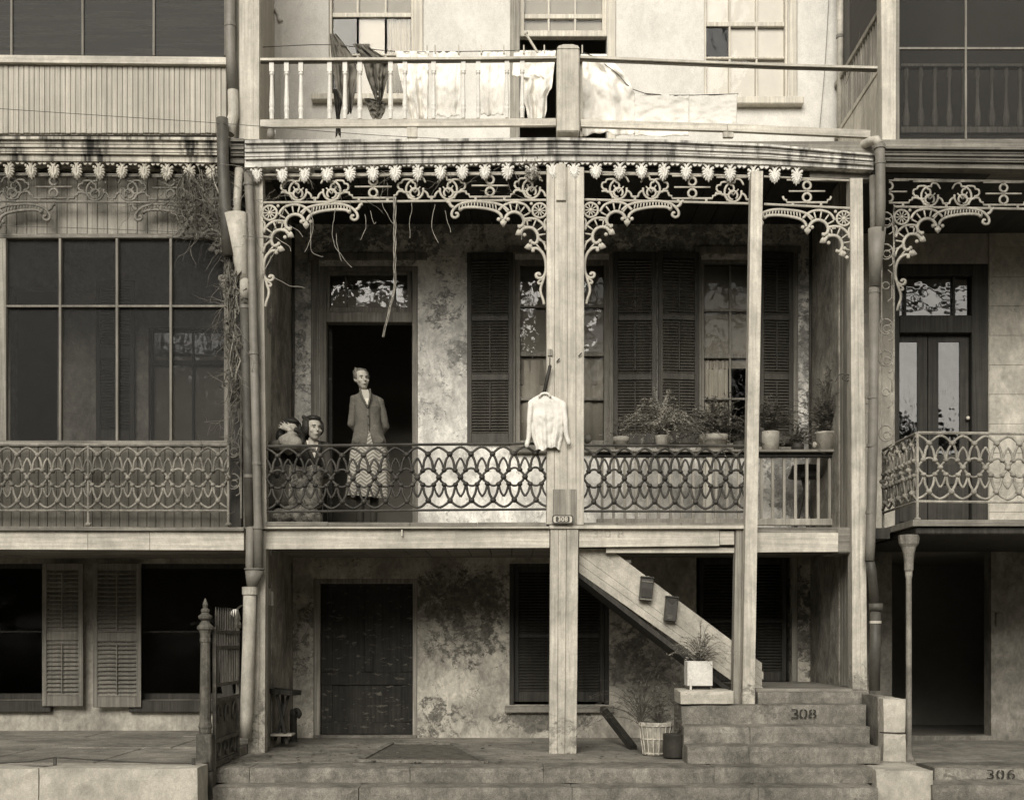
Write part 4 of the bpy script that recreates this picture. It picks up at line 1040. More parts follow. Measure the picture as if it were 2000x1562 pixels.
bracket('sooty iron spandrel bracket over the first screen pane of the left porch', -87, 398, False, 'lace_l')
bracket('sooty iron spandrel bracket overgrown with vines at the right end of the left porch', 449, 398, True, 'lace_l')
bracket('grey iron spandrel bracket beside the right neighbour door', 1748, 406, False, 'iron_r', Y=.05)

# ------------------------------------------------------------------ leaf valances
def pendant(mat):
    out = [(0, -17), (2.6, -12.5), (6.2, -12.8), (6.2, -8.6), (9.8, -8.2), (8.6, -4.2), (11.8, -2.6), (9.6, 1), (12.2, 3.6), (9.2, 5.6), (11.2, 9.5), (9, 12), (5.6, 11), (4.6, 7), (2.6, 10.5), (0, 9)]
    pts = out + [(-x, z) for x, z in out[-2:0:-1]]; s = PXM; b = MB(); n = len(pts)
    fr = [(x * s, -.004, z * s) for x, z in pts]; mid = [(x * s * .55, -.022, z * s * .6 - .002) for x, z in pts]; bk = [(x * s, .012, z * s) for x, z in pts]
    vs = fr + mid + bk + [(0, -.016, -.004), (0, .012, 0)]; fs = []
    for i in range(n):
        j = (i + 1) % n
        fs += [(i, j, n + j, n + i), (n + i, n + j, 3 * n), (2 * n + i, i, j, 2 * n + j)[::1], (2 * n + j, 2 * n + i, 3 * n + 1)]
    b.add(vs, fs)
    for sgn in (1, -1):
        b.tube(spline([(0, 0, 9 * s), (sgn * 3.5 * s, 0, 16 * s), (sgn * 9 * s, 0, 20.5 * s), (sgn * 15 * s, 0, 21 * s)], 3), [.012, .011, .011, .01, .01, .009, .009, .008, .007, .006], 5)
        b.ball((sgn * 9.5 * s, -.012, 9.5 * s), (.014, .014, .014), 6, 4)
    b.tube([(0, -.018, 9 * s), (0, -.026, 0), (0, -.016, -13 * s)], .005, 4)
    me = b.mesh('leaf_pendant', mat)
    bm = bmesh.new(); bm.from_mesh(me); bmesh.ops.recalc_face_normals(bm, faces=bm.faces); bm.to_mesh(me); bm.free()
    c = MB()
    for sgn in (1, -1):
        c.prism([((sgn * 4.6 + dx) * s, (17.5 + dz) * s) for dx, dz in ((-4.5, .5), (-1, 4), (2.5, 3.6), (4.6, 0), (2.5, -3.2), (-.5, -4.4), (-2.5, -3))], -.012, .01)
    return me, c.mesh('leaf_pair', mat)
PEN = {k: pendant(mt[k]) for k in ('leaf', 'lace')}
def valance(label, pxs, ybot, key, Y=-.05, drop=20.0):
    t = thing('leaf_valance', label, 'iron valance', (X((pxs[0] + pxs[-1]) / 2, Y), Y, Z(interp(ybot, pxs[0]), Y)))
    for i, p in enumerate(pxs):
        z = Z(interp(ybot, p) + drop + random.uniform(-.8, .8), Y)
        o = link('leaf_pendant', PEN[key][0], t, (X(p, Y), Y, z)); o.rotation_euler = (random.uniform(-.12, .12), random.uniform(-.09, .09), random.uniform(-.3, .3)); k_ = random.uniform(.92, 1.06); o.scale = (k_, 1, random.uniform(.94, 1.05))
        if i + 1 < len(pxs):
            m_ = (p + pxs[i + 1]) / 2
            if pxs[i + 1] - p < 60:
                o = link('leaf_pair', PEN[key][1], t, (X(m_, Y), Y, Z(interp(ybot, m_) + drop + 1, Y)))
    return t
valance('row of white leaf pendants under the middle cornice', [501, 551, 595, 639, 684, 728, 772, 816, 860, 903, 947, 991, 1038, 1079, 1121, 1164, 1210, 1253, 1296, 1340, 1383, 1426, 1471, 1513, 1556],
        [(472, 323), (1090, 314), (1300, 316), (1600, 327)], 'leaf')
valance('row of pale leaf pendants under the left cornice', [-378, -334, -290, -246, -202, -158, -114, -70, -26, 18, 61, 105, 150, 194, 238, 282, 326, 370, 413], [(-60, 313), (470, 318)], 'lace')

# ------------------------------------------------------------------ vertical lace strips at the porch corners
def lace_strip(label, px0, py0, py1, key, Y, wpx=24, side=1):
    t = thing('lace_strip', label, 'iron strip', (X(px0, Y), Y, Z(py1, Y)))
    s = (D + Y) / F; m = mt[key]
    MB().tube([(X(px0 + wpx, Y), Y, Z(py0, Y)), (X(px0 + wpx, Y), Y, Z(py1, Y))], .009, 5).build('upright', m, t)
    MB().tube([(X(px0, Y), Y, Z(py0, Y)), (X(px0, Y), Y, Z(py1, Y))], .006, 5).build('upright', m, t)
    y = py0 + 30; k = 0
    while y < py1 - 20:
        b = MB(); cx, cz = X(px0 + 8, Y), Z(y, Y)
        if k % 3 < 2:
            b.tube(arc(cx, cz, 14 * s, 100, -250, 14, Y, 15 * s), .008, 5); b.tube(arc(cx + 2 * s, cz - 4 * s, 7 * s, 0, 340, 10, Y), .007, 5); b.tube([(cx, Y, cz), (cx + 12 * s, Y, cz + 6 * s)], .006, 4)
            b.tube(spline([(cx + 12 * s, Y, cz - 8 * s), (cx + 14 * s, Y, cz - 22 * s), (cx + 6 * s, Y, cz - 28 * s)], 3), .007, 5); st = 62 if k % 3 == 0 else 66
        else:
            for dz in (24, -24): b.tube([(cx + 12 * s, Y, cz), (cx + 12 * s, Y, cz + dz * s), (cx + 4 * s, Y, cz + (dz + (7 if dz > 0 else -7)) * s)], .007, 5)
            b.tube(arc(cx, cz, 7 * s, 0, 350, 10, Y), .008, 5); st = 80
        b.build('scroll', m, t, smooth=True); y += st; k += 1
    return t
lace_strip('upright strip of grey iron scrolls beside the right downpipe', 1722, 400, 870, 'iron_r', .1)
lace_strip('upright strip of dark iron scrolls behind the left downpipes', 447, 640, 1012, 'lace_l', .02)

# ------------------------------------------------------------------ posts
def boardpost(name, label, pxs, y0, y1, Yf, dep, mat, parent=None, cat='post'):
    t = thing(name, label, cat, (X((pxs[0] + pxs[-1]) / 2, Yf), Yf + dep / 2, Z(y1, Yf)))
    for i, (a, b) in enumerate(zip(pxs, pxs[1:])):
        j = random.uniform(-.004, .004)
        MB().box(X(a, Yf) + .001, X(b, Yf) - .001, Yf + j, Yf + dep, Z(y1 + random.uniform(-1, 1), Yf), Z(y0, Yf), .004).build('board', mt[mat], t)
    return t
P = boardpost('gallery_post', 'wide white boxed post in the middle of the gallery carrying number 308', [1067.5, 1083, 1108, 1125, 1141], 326, 1024, -.06, .22, 'wood_z')
cap_ = MB().box(X(1086, -.075), X(1105, -.075), -.085, -.066, Z(392, -.075), Z(320, -.075), .004).build('cleat', mt['wood_z'], P)
MB().box(X(1080, -.07), X(1126, -.07), -.072, -.0645, Z(1022, -.07), Z(955, -.07), .003).build('base_patch', mt['grey_wood_z'], P)
L_ = boardpost('basement_post', 'thick boarded post below the gallery standing beside the planting bed', [1075, 1091, 1107, 1130], 1032, 1472, -.03, .2, 'wood_foot')
for o in L_.children:   # slight flare towards the foot
    for v in o.data.vertices:
        v.co.x += (-.012 if v.co.x < X(1103) else -.018) * (Z(1032) - v.co.z) / 2.1
def leanpost(name, label, top, bot, y0, y1, Yf, dep, mat, splits=(0, 1)):
    t = thing(name, label, 'post', (X(sum(bot) / 2, Yf), Yf + dep / 2, Z(y1, Yf)))
    for s0, s1 in zip(splits, splits[1:]):
        a0, a1 = top[0] + (top[1] - top[0]) * s0, top[0] + (top[1] - top[0]) * s1
        b0, b1 = bot[0] + (bot[1] - bot[0]) * s0, bot[0] + (bot[1] - bot[0]) * s1
        vs = []
        for yy in (Yf, Yf + dep):
            vs += [(X(b0, Yf) + .0008, yy, Z(y1, Yf)), (X(b1, Yf) - .0008, yy, Z(y1, Yf)), (X(a1, Yf) - .0008, yy, Z(y0, Yf)), (X(a0, Yf) + .0008, yy, Z(y0, Yf))]
        MB().add(vs, [(0, 1, 2, 3), (7, 6, 5, 4), (0, 4, 5, 1), (1, 5, 6, 2), (2, 6, 7, 3), (3, 7, 4, 0)]).build('board', mt[mat], t)
    return t
leanpost('corner_post', 'white corner post standing right of the left downpipes', (494, 513), (501, 521), 340, 1034, .0, .12, 'wood_z', (0, .55, 1))
leanpost('corner_post', 'weathered lower corner post behind the pale downpipe foot', (493, 519), (484, 517), 1036, 1472, -.01, .14, 'wood_foot', (0, .62, 1))
leanpost('slim_post', 'tall slim white post running past both storeys beside the stair', (1467.5, 1490.5), (1450, 1474), 334, 1374, -.13, .115, 'wood_foot')
leanpost('short_post', 'shorter grey post beside the tall slim one, under the gallery', (1437, 1466), (1431, 1456), 1034, 1374, -.01, .12, 'grey_wood_z', (0, .5, 1))
leanpost('end_post', 'white end post left of the right downpipe, standing on the landing', (1660.5, 1685), (1665, 1694), 348, 1346, -.03, .14, 'wood_foot', (0, .55, 1))
t = leanpost('upper_post', 'broad pale post at the upper left, against the white wall', (468, 507), (467, 506), -300, 272, .0, .16, 'wood_z', (0, .7, 1))
t = thing('rail_post', 'squat rounded-top post in the middle of the upper balustrade', 'post', (X(1109), 0, Z(266)))
MB().box(X(1087), X(1131), -.09, .11, Z(265), Z(104), .012).build('shaft', mt['wood_z'], t)
MB().prism([(X(1087), Z(104)), (X(1131), Z(104)), (X(1128), Z(99)), (X(1118), Z(96)), (X(1100), Z(96)), (X(1090), Z(99))], -.09, .11).build('cap', mt['wood_z'], t)
leanpost('upper_corner_post', 'tall pale post dividing the upper gallery from the right screened porch', (1719, 1750), (1723, 1750), -300, 281, -.02, .14, 'wood_z', (0, .8, 1))
# iron column under the right balcony
t = thing('iron_column', 'slender iron column with leaf capital under the right balcony', 'column', (X(1775, -.45), -.45, -.04))
c_ = (X(1775, -.45), -.45, 0)
MB().lathe([(.05, -.045), (.05, .0), (.03, .02), (.03, .1), (.026, .12), (.025, 1.60), (.031, 1.62), (.031, 1.66)], c_, 14).build('shaft', mt['iron_l'], t, True)
MB().lathe([(.031, 1.66), (.04, 1.68), (.04, 1.74), (.048, 1.82), (.064, 1.88), (.085, 1.91), (.09, 1.95), (.09, 1.988)], c_, 10).build('capital', mt['iron_l'], t)

# ------------------------------------------------------------------ upper balustrade with sagging rails
UB = thing('upper_balustrade', 'white turned balustrade sagging to the right along the upper gallery', 'balustrade', (X(1100), 0, Z(270)))
RT = [(507, 117), (700, 116), (900, 115), (1090, 113), (1130, 112), (1300, 119), (1500, 127), (1715, 133)]
for a, b in ((508, 1087), (1131, 1714)):
    ps = [a + (b - a) * i / 6 for i in range(7)]
    strip(ps, [(p, interp(RT, p) - 3.5) for p in ps], [(p, interp(RT, p) + 1) for p in ps], -.045, .035, mt['wood_x'], 'hand_rail', UB)
    strip(ps, [(p, interp(RT, p) + 1.2) for p in ps], [(p, interp(RT, p) + 5) for p in ps], -.02, .02, mt['grey_wood_x'], 'sub_rail', UB)
BR = [(507, 241), (1087, 238), (1131, 240), (1430, 249), (1715, 262)]
for a, b in ((508, 1086), (1134, 1420), (1421, 1700)):
    strip([a, (a + b) / 2, b], [(p, interp(BR, p) - 7) for p in (a, (a + b) / 2, b)], [(p, interp(BR, p) + 7) for p in (a, (a + b) / 2, b)], -.03, .015, mt['wood_x'], 'bottom_rail', UB)
for p in (531, 560, 588, 644, 674, 703, 763, 791, 847, 905, 934, 990, 1020):
    x = X(p); zt, zb_ = Z(interp(RT, p) + 5), Z(interp(BR, p) - 7); h = zt - zb_
    MB().box(x - .021, x + .021, -.02, .02, zt - h * .18, zt).lathe([(.02, zb_ - zb_), (.021, h * .10), (.026, h * .16), (.021, h * .2), (.024, h * .24), (.017, h * .6), (.015, h * .76), (.024, h * .79), (.02, h * .82)], (x, 0, zb_), 8).build('baluster', mt['leaf'], UB)
for p in (795, 1412): MB().box(X(p), X(p + 20), -.02, .02, Z(270), Z(interp(BR, p) + 7), .004).build('rail_foot', mt['wood_z'], UB)
MB().box(X(1133), X(1138), .03, .07, Z(264), Z(118)).build('rail_foot', mt['wood_z'], UB)

# ------------------------------------------------------------------ downpipes
def pipe(name, label, segs, cat='downpipe'):
    p0 = segs[-1][0][-1]
    t = thing(name, label, cat, pt(*p0))
    for pts, rs, m, nm in segs:
        ps = [pt(*p) for p in pts]; rr = [r_ / 210.0 for r_ in rs] if isinstance(rs, (list, tuple)) else rs / 210.0
        MB().tube(ps, rr, 14).build(nm, mt[m], t, smooth=False)
        for o in [t.children[-1]]:
            for f_ in o.data.polygons: f_.use_smooth = len(f_.vertices) == 4
    return t
def coll(px, py, Y, r): return ([(px, py - 3, Y), (px, py + 3, Y)], r, 'pipe', 'collar')
pipe('downpipe', 'dark downpipe entering the pale cone funnel on the left', [
    ([(434, 232, -.2), (436, 330, -.2), (441, 425, -.18), (446, 500, -.16)], 11.5, 'pipe_dark', 'pipe')])
pipe('cone_funnel', 'pale zinc cone funnel gathering two pipes into one at the left', [
    ([(458, 418, -.16), (472, 530, -.12), (478, 548, -.11)], [23, 11.5, 10], 'pipe_pale', 'cone'),
    ([(477.5, 545, -.115), (478, 584, -.11)], 9.5, 'pipe_pale', 'spout')], 'funnel')
pipe('downpipe', 'long dark downpipe running from the cone funnel down to the small hopper', [
    ([(477, 580, -.10), (480, 700, -.10), (485, 900, -.10), (488, 1028, -.10)], 9.5, 'pipe_dark', 'pipe'),
    ([(489, 1024, -.10), (488, 1100, -.10), (489, 1125, -.10)], 8.5, 'pipe', 'pipe'), coll(478, 600, -.10, 10.5), coll(486, 930, -.10, 10.5)])
pipe('downpipe', 'short pale pipe dropping into the top of the cone funnel', [
    ([(467, 330, -.10), (464, 380, -.12), (461, 440, -.15)], 8, 'pipe_pale', 'pipe')])
pipe('downpipe', 'grey jointed downpipe hugging the left corner post', [
    ([(484, 336, -.11), (488, 400, -.11), (493, 560, -.115), (499, 800, -.115), (504, 1020, -.12), (505, 1112, -.12)], 8.5, 'pipe', 'pipe'),
    coll(485, 360, -.11, 10), coll(496, 690, -.115, 10), coll(502, 905, -.115, 10), coll(504, 1030, -.12, 10)])
t = pipe('hopper', 'small tapered zinc hopper catching the left downpipes', [
    ([(497, 1112, -.12), (492, 1146, -.12)], [19, 10], 'pipe', 'bowl'), ([(497, 1110, -.12), (497, 1113, -.12)], [20, 20], 'pipe', 'lip')], 'hopper')
pipe('downpipe', 'thick pale downpipe foot reaching the terrace at the left', [
    ([(488, 1147, -.12), (486, 1250, -.12), (481, 1400, -.12), (478, 1440, -.12)], 12.5, 'pipe_pale', 'pipe'), ([(488, 1146, -.12), (488, 1161, -.12)], 15, 'pipe_pale', 'collar')])
pipe('downpipe', 'upper left downpipe flaking beside the broad post', [
    ([(449, -200, -.03), (450, 100, -.03), (455, 178, -.03)], 10, 'pipe', 'pipe'), ([(455, 178, -.03), (456, 225, -.04), (447, 262, -.08)], 10.5, 'pipe_pale', 'elbow'), coll(450, 50, -.03, 11)])
pipe('downpipe', 'thin white downpipe at the right end of the white upper wall', [
    ([(1641, -200, 1.55), (1641, 80, 1.55), (1640, 268, 1.55)], 7, 'pipe_pale', 'pipe'), coll(1640, 72, 1.55, 8)])
pipe('downpipe', 'right downpipe with elbow at the cornice leading into a cone', [
    ([(1640, 292, .12), (1680, 286, .0), (1700, 276, -.14), (1712, 274, -.2), (1718, 284, -.23)], 8.5, 'pipe_pale', 'elbow'),
    ([(1718, 282, -.23), (1719, 318, -.23), (1720, 400, -.21), (1718, 452, -.18)], 9.5, 'pipe', 'pipe'), coll(1718, 288, -.23, 11.5), coll(1719, 318, -.23, 10.5)])
pipe('downpipe', 'dark pipe beside the right cone, half hidden behind the elbow pipe', [
    ([(1705, 345, -.02), (1706, 400, -.06), (1707, 452, -.12)], 7.5, 'pipe', 'pipe')])
pipe('cone_funnel', 'weathered wooden-looking cone funnel on the right downpipe', [
    ([(1713, 447, -.15), (1708, 560, -.12)], [17, 10], 'pipe', 'cone')], 'funnel')
pipe('downpipe', 'long right downpipe with several joints beside the end post', [
    ([(1707, 555, -.11), (1706, 780, -.11), (1703, 960, -.11), (1700, 1060, -.11), (1698, 1095, -.11)], 9.5, 'pipe', 'pipe'), coll(1707, 570, -.11, 10.5), coll(1705, 776, -.11, 10.5), coll(1703, 870, -.11, 10.5), coll(1701, 1000, -.11, 10.5)])
pipe('downpipe', 'dark kinked downpipe foot standing on the stone landing at the right', [
    ([(1698, 1092, -.10), (1703, 1115, -.09), (1709, 1182, -.07)], 9, 'pipe_dark', 'offset'), ([(1710, 1184, -.06), (1708, 1348, -.06)], 10.5, 'pipe_dark', 'pipe'), ([(1711, 1178, -.06), (1711, 1192, -.06)], 13.5, 'pipe_dark', 'socket'), ([(1710, 1212, -.06), (1710, 1217, -.06)], 11.5, 'pipe_pale', 'band')])
pipe('corner_pipe', 'thin dark pipe in the left inner corner of the gallery wall', [([(573, 440, 1.70), (573, 722, 1.70), (570, 1040, 1.70)], 3.2, 'pipe_dark', 'pipe'), coll(573, 724, 1.70, 5)], 'pipe')
pipe('corner_pipe', 'thin dark pipe in the left inner corner under the gallery', [([(568, 1100, 1.70), (566, 1340, 1.70)], 3.2, 'pipe_dark', 'pipe')], 'pipe')
pipe('corner_pipe', 'thin dark pipe in the right inner corner behind the potted ferns', [([(1583, 440, 1.70), (1582, 880, 1.70)], 3.0, 'pipe_dark', 'pipe')], 'pipe')

# ------------------------------------------------------------------ stair
ST = thing('enclosed_stair', 'steep wooden stair with a boarded side rising left under the gallery', 'stair', (X(1480, .1), .4, .58))
ys = .12
def spt(px, py): return (X(px, ys), Z(py, ys))
e0, e1 = (1131, 1114), (1425, 1345)       # lower edge; upper edge runs from (1190,1070) to (1492,1296)
lowr = [(1128, 1116), (1490, 1372)]; upp = [(1128, 1024), (1492, 1297)]
nb = 5
def edge(f_, px):
    a = interp(lowr, px) if False else lowr[0][1] + (lowr[1][1] - lowr[0][1]) * (px - lowr[0][0]) / (lowr[1][0] - lowr[0][0])
    b = upp[0][1] + (upp[1][1] - upp[0][1]) * (px - upp[0][0]) / (upp[1][0] - upp[0][0])
    return a + (b - a) * f_
for i in range(nb):
    f0, f1 = i / nb, (i + 1) / nb; pa, pb = 1131, 1488 + (3 if i % 2 else 0)
    poly = []
    for px, f_ in ((pa, f0), (pb, f0), (pb, f1), (pa, f1)):
        y_ = max(edge(f_, px), 1071) + (.35 if f_ == f1 else -.35); poly.append((px, y_))
    if poly[3][1] <= 1071.5:   # cut by the beam
        den = (edge(f1, pb) - edge(f1, pa)) / (pb - pa); xc = pa + (1071 - edge(f1, pa)) / den
        poly = [poly[0], poly[1], poly[2], (xc, 1071.2), (pa, 1071.2)]
        if edge(f0, pa) < 1071: poly = poly[:-1]; xc0 = pa + (1071 - edge(f0, pa)) / den; poly[0] = (xc0, 1071.4)
    MB().prism([spt(*p) for p in poly], ys, ys + .03).build('side_board', mt['lintel'], ST)
# the dark underside board and treads behind
MB().prism([spt(1131, 1115), spt(1430, 1347), spt(1424, 1353), spt(1131, 1127)], ys + .005, ys + .85).build('stringer', mt['dark_wood'], ST)
nst = 9
for i in range(nst):
    px = 1470 - i * 36; z = .60 + (FL - .60) * (i + 1) / (nst + 1)
    MB().box(X(px - 22, ys), X(px + 16, ys), ys + .04, ys + .86, z - .03, z, .004).build('tread', mt['grey_wood_x'], ST)
# landing and stone steps 308
LD = thing('stone_steps', 'stone steps with stencilled 308 climbing to the stair landing', 'steps', (X(1530), -.5, 0))
MB().box(X(1474), X(1698), -.02, .5, .44, Z(1344), .01).box(X(1330), X(1474) - .01, -.005, .5, .1, .46).build('landing', mt['grey_wood_x'], LD)
MB().box(X(1474), 3.26, .504, WY - .004, .44, Z(1344), .006).build('landing_floor', mt['grey_wood_x'], LD)
worn(X(1476), X(1688), -.10, -.024, .40, .575).build('step', mt['stone'], LD)
course([1331, 1500, 1692], -.38, -.06, .25, .471, LD, 'step')
course([1336, 1466, 1700], -.66, -.382, .12, .300, LD, 'step')
course([1343, 1464, 1720], -.97, -.662, .0, .152, LD, 'step')
worn(X(1330, -.36), X(1434, -.36), -.350, .1, .478, Z(1347, -.3), cut=.06).build('cheek', mt['coping'], LD)
RC = thing('newel_wall', 'upright stone newel wall to the right of the numbered steps', 'wall', (X(1745, -.7), -.5, 0))
worn(X(1726, -.75), X(1770, -.75), -.75, -.1, -.02, Z(1431, -.75), cut=.05).build('block', mt['coping'], RC)
worn(X(1726, -.75), X(1769, -.75), -.75, .1, Z(1430, -.75), Z(1363, -.75), cut=.05).build('block', mt['coping'], RC)
worn(X(1692, -.05), X(1726, -.75) - .008, -.62, .3, .0, Z(1352, -.05), cut=.06).build('block', mt['stone'], RC)

def text(s, loc, size, mat, parent, rot=(math.pi / 2, 0, 0), sx=1.0, ex=.0012, gap=1.0):
    cu = bpy.data.curves.new('number', 'FONT'); cu.body = s; cu.size = size; cu.extrude = ex; cu.align_x = 'CENTER'; cu.align_y = 'CENTER'; cu.space_character = gap
    cu.offset = .0018
    cu.materials.append(mat); o = bpy.data.objects.new('number', cu); SC.collection.objects.link(o)
    me = bpy.data.meshes.new_from_object(o.evaluated_get(bpy.context.evaluated_depsgraph_get())); bpy.data.objects.remove(o); o = bpy.data.objects.new('number', me); SC.collection.objects.link(o)
    o.parent = parent
    if parent.get('_w'): o.matrix_parent_inverse = Matrix.Translation(-Vector(parent['_w']))
    o.location = loc; o.rotation_euler = rot; o.scale = (sx, 1, 1); return o
def q(px, py, Y): v = pt(px, py, Y); return (v.x, v.y, v.z)
def stencil(s, cx, cz, y, w_, h, mat, parent, gap):
    """block digits with the breaks of a stencil"""
    segs = {'3': [((.08, 1), (.75, 1), (.95, .82), (.90, .62), (.5, .53)), ((.5, .49), (.93, .40), (1, .18), (.75, 0), (.05, .02))],
            '0': [((.42, 1), (.1, .85), (.05, .5), (.1, .15), (.42, 0)), ((.58, 1), (.9, .85), (.95, .5), (.9, .15), (.58, 0))],
            '8': [((.42, 1), (.12, .88), (.14, .64), (.42, .54)), ((.58, 1), (.88, .88), (.86, .64), (.58, .54)), ((.42, .47), (.05, .33), (.08, .1), (.42, 0)), ((.58, .47), (.95, .33), (.92, .1), (.58, 0))],
            '6': [((.85, .92), (.45, 1), (.12, .75), (.05, .4), (.15, .1), (.42, 0)), ((.15, .5), (.55, .58), (.92, .4), (.9, .12), (.58, 0))]}
    b = MB(); n = len(s); tot = n * w_ + (n - 1) * gap; t = w_ * .135
    for i, ch in enumerate(s):
        x0 = cx - tot / 2 + i * (w_ + gap)
        for sg in segs[ch]:
            ps = [Vector((x0 + u * w_, 0, cz + (v - .5) * h)) for u, v in sg]; ps = spline(ps, 3)
            L = []; R = []
            for k, p in enumerate(ps):
                d = (ps[min(k + 1, len(ps) - 1)] - ps[max(k - 1, 0)]).normalized(); nn = Vector((-d.z, 0, d.x)) * t * (1.0 if abs(d.z) > .5 else .62)
                L.append((p.x + nn.x, y, p.z + nn.z)); R.append((p.x - nn.x, y, p.z - nn.z))
            m_ = len(L); vs = L + R
            b.add(vs, [(k, k + 1, m_ + k + 1, m_ + k) for k in range(m_ - 1)])
    return b.build('stencilled_number', mat, parent)
v = pt(1569, 1393, -.40); stencil('308', v.x, v.z, -.404, .060, .072, mt['paint_black'], LD, .022)
v = pt(1952, 1511, -1.05); stencil('306', v.x, v.z, -1.072, .056, .066, mt['paint_black'], r3, .035)
gh = thing('ghost_number', 'faint worn stencil of 308 on the gallery beam', 'lettering', q(1186, 1042, -.004))
v = pt(1187, 1042, -.003); stencil('308', v.x, v.z, -.004, .05, .062, mt['paint_faded'], gh, .07)
NP = thing('number_plate', 'small oval-ended enamel plate reading 308 at the foot of the wide post', 'number plate', q(1098, 1014, -.09))
def rr(cx, cz, hw, hh, r, n=5):
    o = []
    for (sx_, sz_, a0) in ((1, 1, 0), (-1, 1, 90), (-1, -1, 180), (1, -1, 270)):
        for k in range(n): a = math.radians(a0 + 90 * k / (n - 1)); o.append((cx + sx_ * (hw - r) + r * math.cos(a), cz + sz_ * (hh - r) + r * math.sin(a)))
    return o
v = pt(1099, 1014, -.09)
MB().prism(rr(v.x, v.z, .098, .040, .022), -.096, -.0855).build('rim', mt['enamel_dark'], NP)
MB().prism(rr(v.x, v.z, .086, .030, .018), -.099, -.0965).build('plate', mt['enamel'], NP)
MB().prism(rr(v.x, v.z, .064, .0265, .012), -.1015, -.0995).build('field', mt['enamel_dark'], NP)
text('308', (v.x, -.1025, v.z), .058, mt['enamel'], NP, gap=1.1)
# ------------------------------------------------------------------ gate and gate post
GX = X(401, -1.42); GY = -1.42
gpst = thing('gate_post', 'cast iron gate post with a pointed finial at the left of the steps', 'gate post', (GX, GY, -.13))
zb0 = Z(1528, GY); zt_ = Z(1172, GY); s_ = (zt_ - zb0) / 356.0
def gz(py): return Z(py, GY)
MB().box(GX - .062, GX + .062, GY - .06, GY + .06, gz(1505), gz(1432), .008).box(GX - .075, GX + .075, GY - .07, GY + .07, -.30, gz(1505), .008).build('base', mt['gate_iron'], gpst)
MB().lathe([(.05, gz(1431)), (.05, gz(1423)), (.056, gz(1419)), (.05, gz(1412)), (.046, gz(1408)), (.038, gz(1255)), (.045, gz(1252)), (.045, gz(1247)), (.04, gz(1245)), (.043, gz(1236)), (.055, gz(1228))], (GX, GY, 0), 10).build('shaft', mt['gate_iron'], gpst)
MB().lathe([(.066, gz(1228)), (.066, gz(1223)), (.045, gz(1218)), (.03, gz(1212)), (.055, gz(1207)), (.058, gz(1203)), (.036, gz(1199)), (.03, gz(1196)), (.036, gz(1194)), (.036, gz(1190)), (.018, gz(1187)), (.022, gz(1180)), (.013, gz(1174)), (.004, gz(1168))], (GX, GY, 0), 10).build('finial', mt['gate_iron'], gpst)
# gate leaf, swung open into the yard
gate = thing('iron_gate', 'iron gate leaf swung open beside the post, spiked top and scroll panel', 'gate', (GX + .06, GY + .5, 0))
gx = X(418, -1.36); g0, g1 = -1.34, -.48
def gzz(py, yy): return Z(py, yy)
zT, zM, zL, zB = 1.12, .56, .22, .02
for y_ in (g0, g1): MB().box(gx - .014, gx + .014, y_ - .014, y_ + .014, zB, zT + .04).build('stile', mt['gate_iron'], gate)
for z_, nm in ((zT, 'rail'), (zT - .13, 'rail'), (zM, 'rail'), (zM + .12, 'rail'), (zL, 'rail'), (zB + .02, 'rail')):
    MB().box(gx - .012, gx + .012, g0 + .015, g1 - .015, z_ - .014, z_ + .014).build(nm, mt['gate_iron'], gate)
for i in range(10):
    y_ = g0 + (g1 - g0) * (i + .5) / 10
    MB().tube([(gx, y_, zM + .13), (gx, y_, zT + .16), (gx, y_, zT + .21)], [.007, .007, .001], 5).build('bar', mt['gate_iron'], gate)
for y_ in (g1,): MB().lathe([(.025, 0), (.034, .03), (.02, .06), (.026, .09), (.003, .17)], (gx, y_, zT + .04), 8).build('spike', mt['gate_iron'], gate)
sc_ = MB()
for i in range(3):
    for k, zc_ in ((1, .41), (-1, .12)):
        yc = g0 + .15 + i * .28; pts = [(gx, yc + (.1 - .008 * a) * math.cos(a * .55) * k, zc_ + (.12 - .009 * a) * math.sin(a * .55)) for a in range(14)]
        MB().tube(pts, .009, 5, flat=(1, 0, 0)).build('scroll', mt['gate_iron'], gate)
MB().box(gx - .02, gx - .013, g0 + .02, g1 - .02, zB + .05, zM - .02).build('sheet_panel', mt['gate_iron'], gate)
bd_ = thing('leaning_board', 'dark board leaning behind the open gate', 'board', (X(452, -.3), -.3, 0))
o = MB().box(-.05, .05, -.012, .012, 0, 1.15, .004).build('board', mt['dark_wood'], bd_, loc=(X(460, -.25), -.25, 0)); o.rotation_euler = (0, math.radians(-7), 0)
lamp = thing('globe_lamp', 'white glass globe on a bracket beyond the gate', 'lamp', (X(461, -.3), -.3, Z(1197, -.3)))
MB().ball((X(459, -.35), -.35, Z(1197, -.35)), .038, 14, 10).build('globe', mt['globe'], lamp, True)
MB().tube([(X(462, -.3), -.3, Z(1190, -.3)), (X(470, -.15), -.15, Z(1183, -.15)), (X(486, -.02), -.02, Z(1180, -.02))], .009, 6).build('arm', mt['iron'], lamp)
# low wire rail on the left plinth
wr = thing('low_wire_rail', 'low bent wire rail along the edge of the left terrace', 'wire rail', (-3.5, -1.8, .08))
for px in (107, 378): MB().box(X(px - 3, -1.8), X(px + 3, -1.8), -1.81, -1.79, .045, .13).build('stub', mt['iron'], wr)
MB().tube([pt(-40, 1492, -1.8), pt(60, 1486, -1.8), pt(107, 1478, -1.8), pt(200, 1484, -1.8), pt(300, 1489, -1.8), pt(378, 1490, -1.8)], .006, 5).build('wire', mt['iron'], wr)
MB().tube([pt(-40, 1495.5, -1.85), pt(100, 1495, -1.85), pt(205, 1495.5, -1.85)], .005, 5).build('wire', mt['iron'], wr)

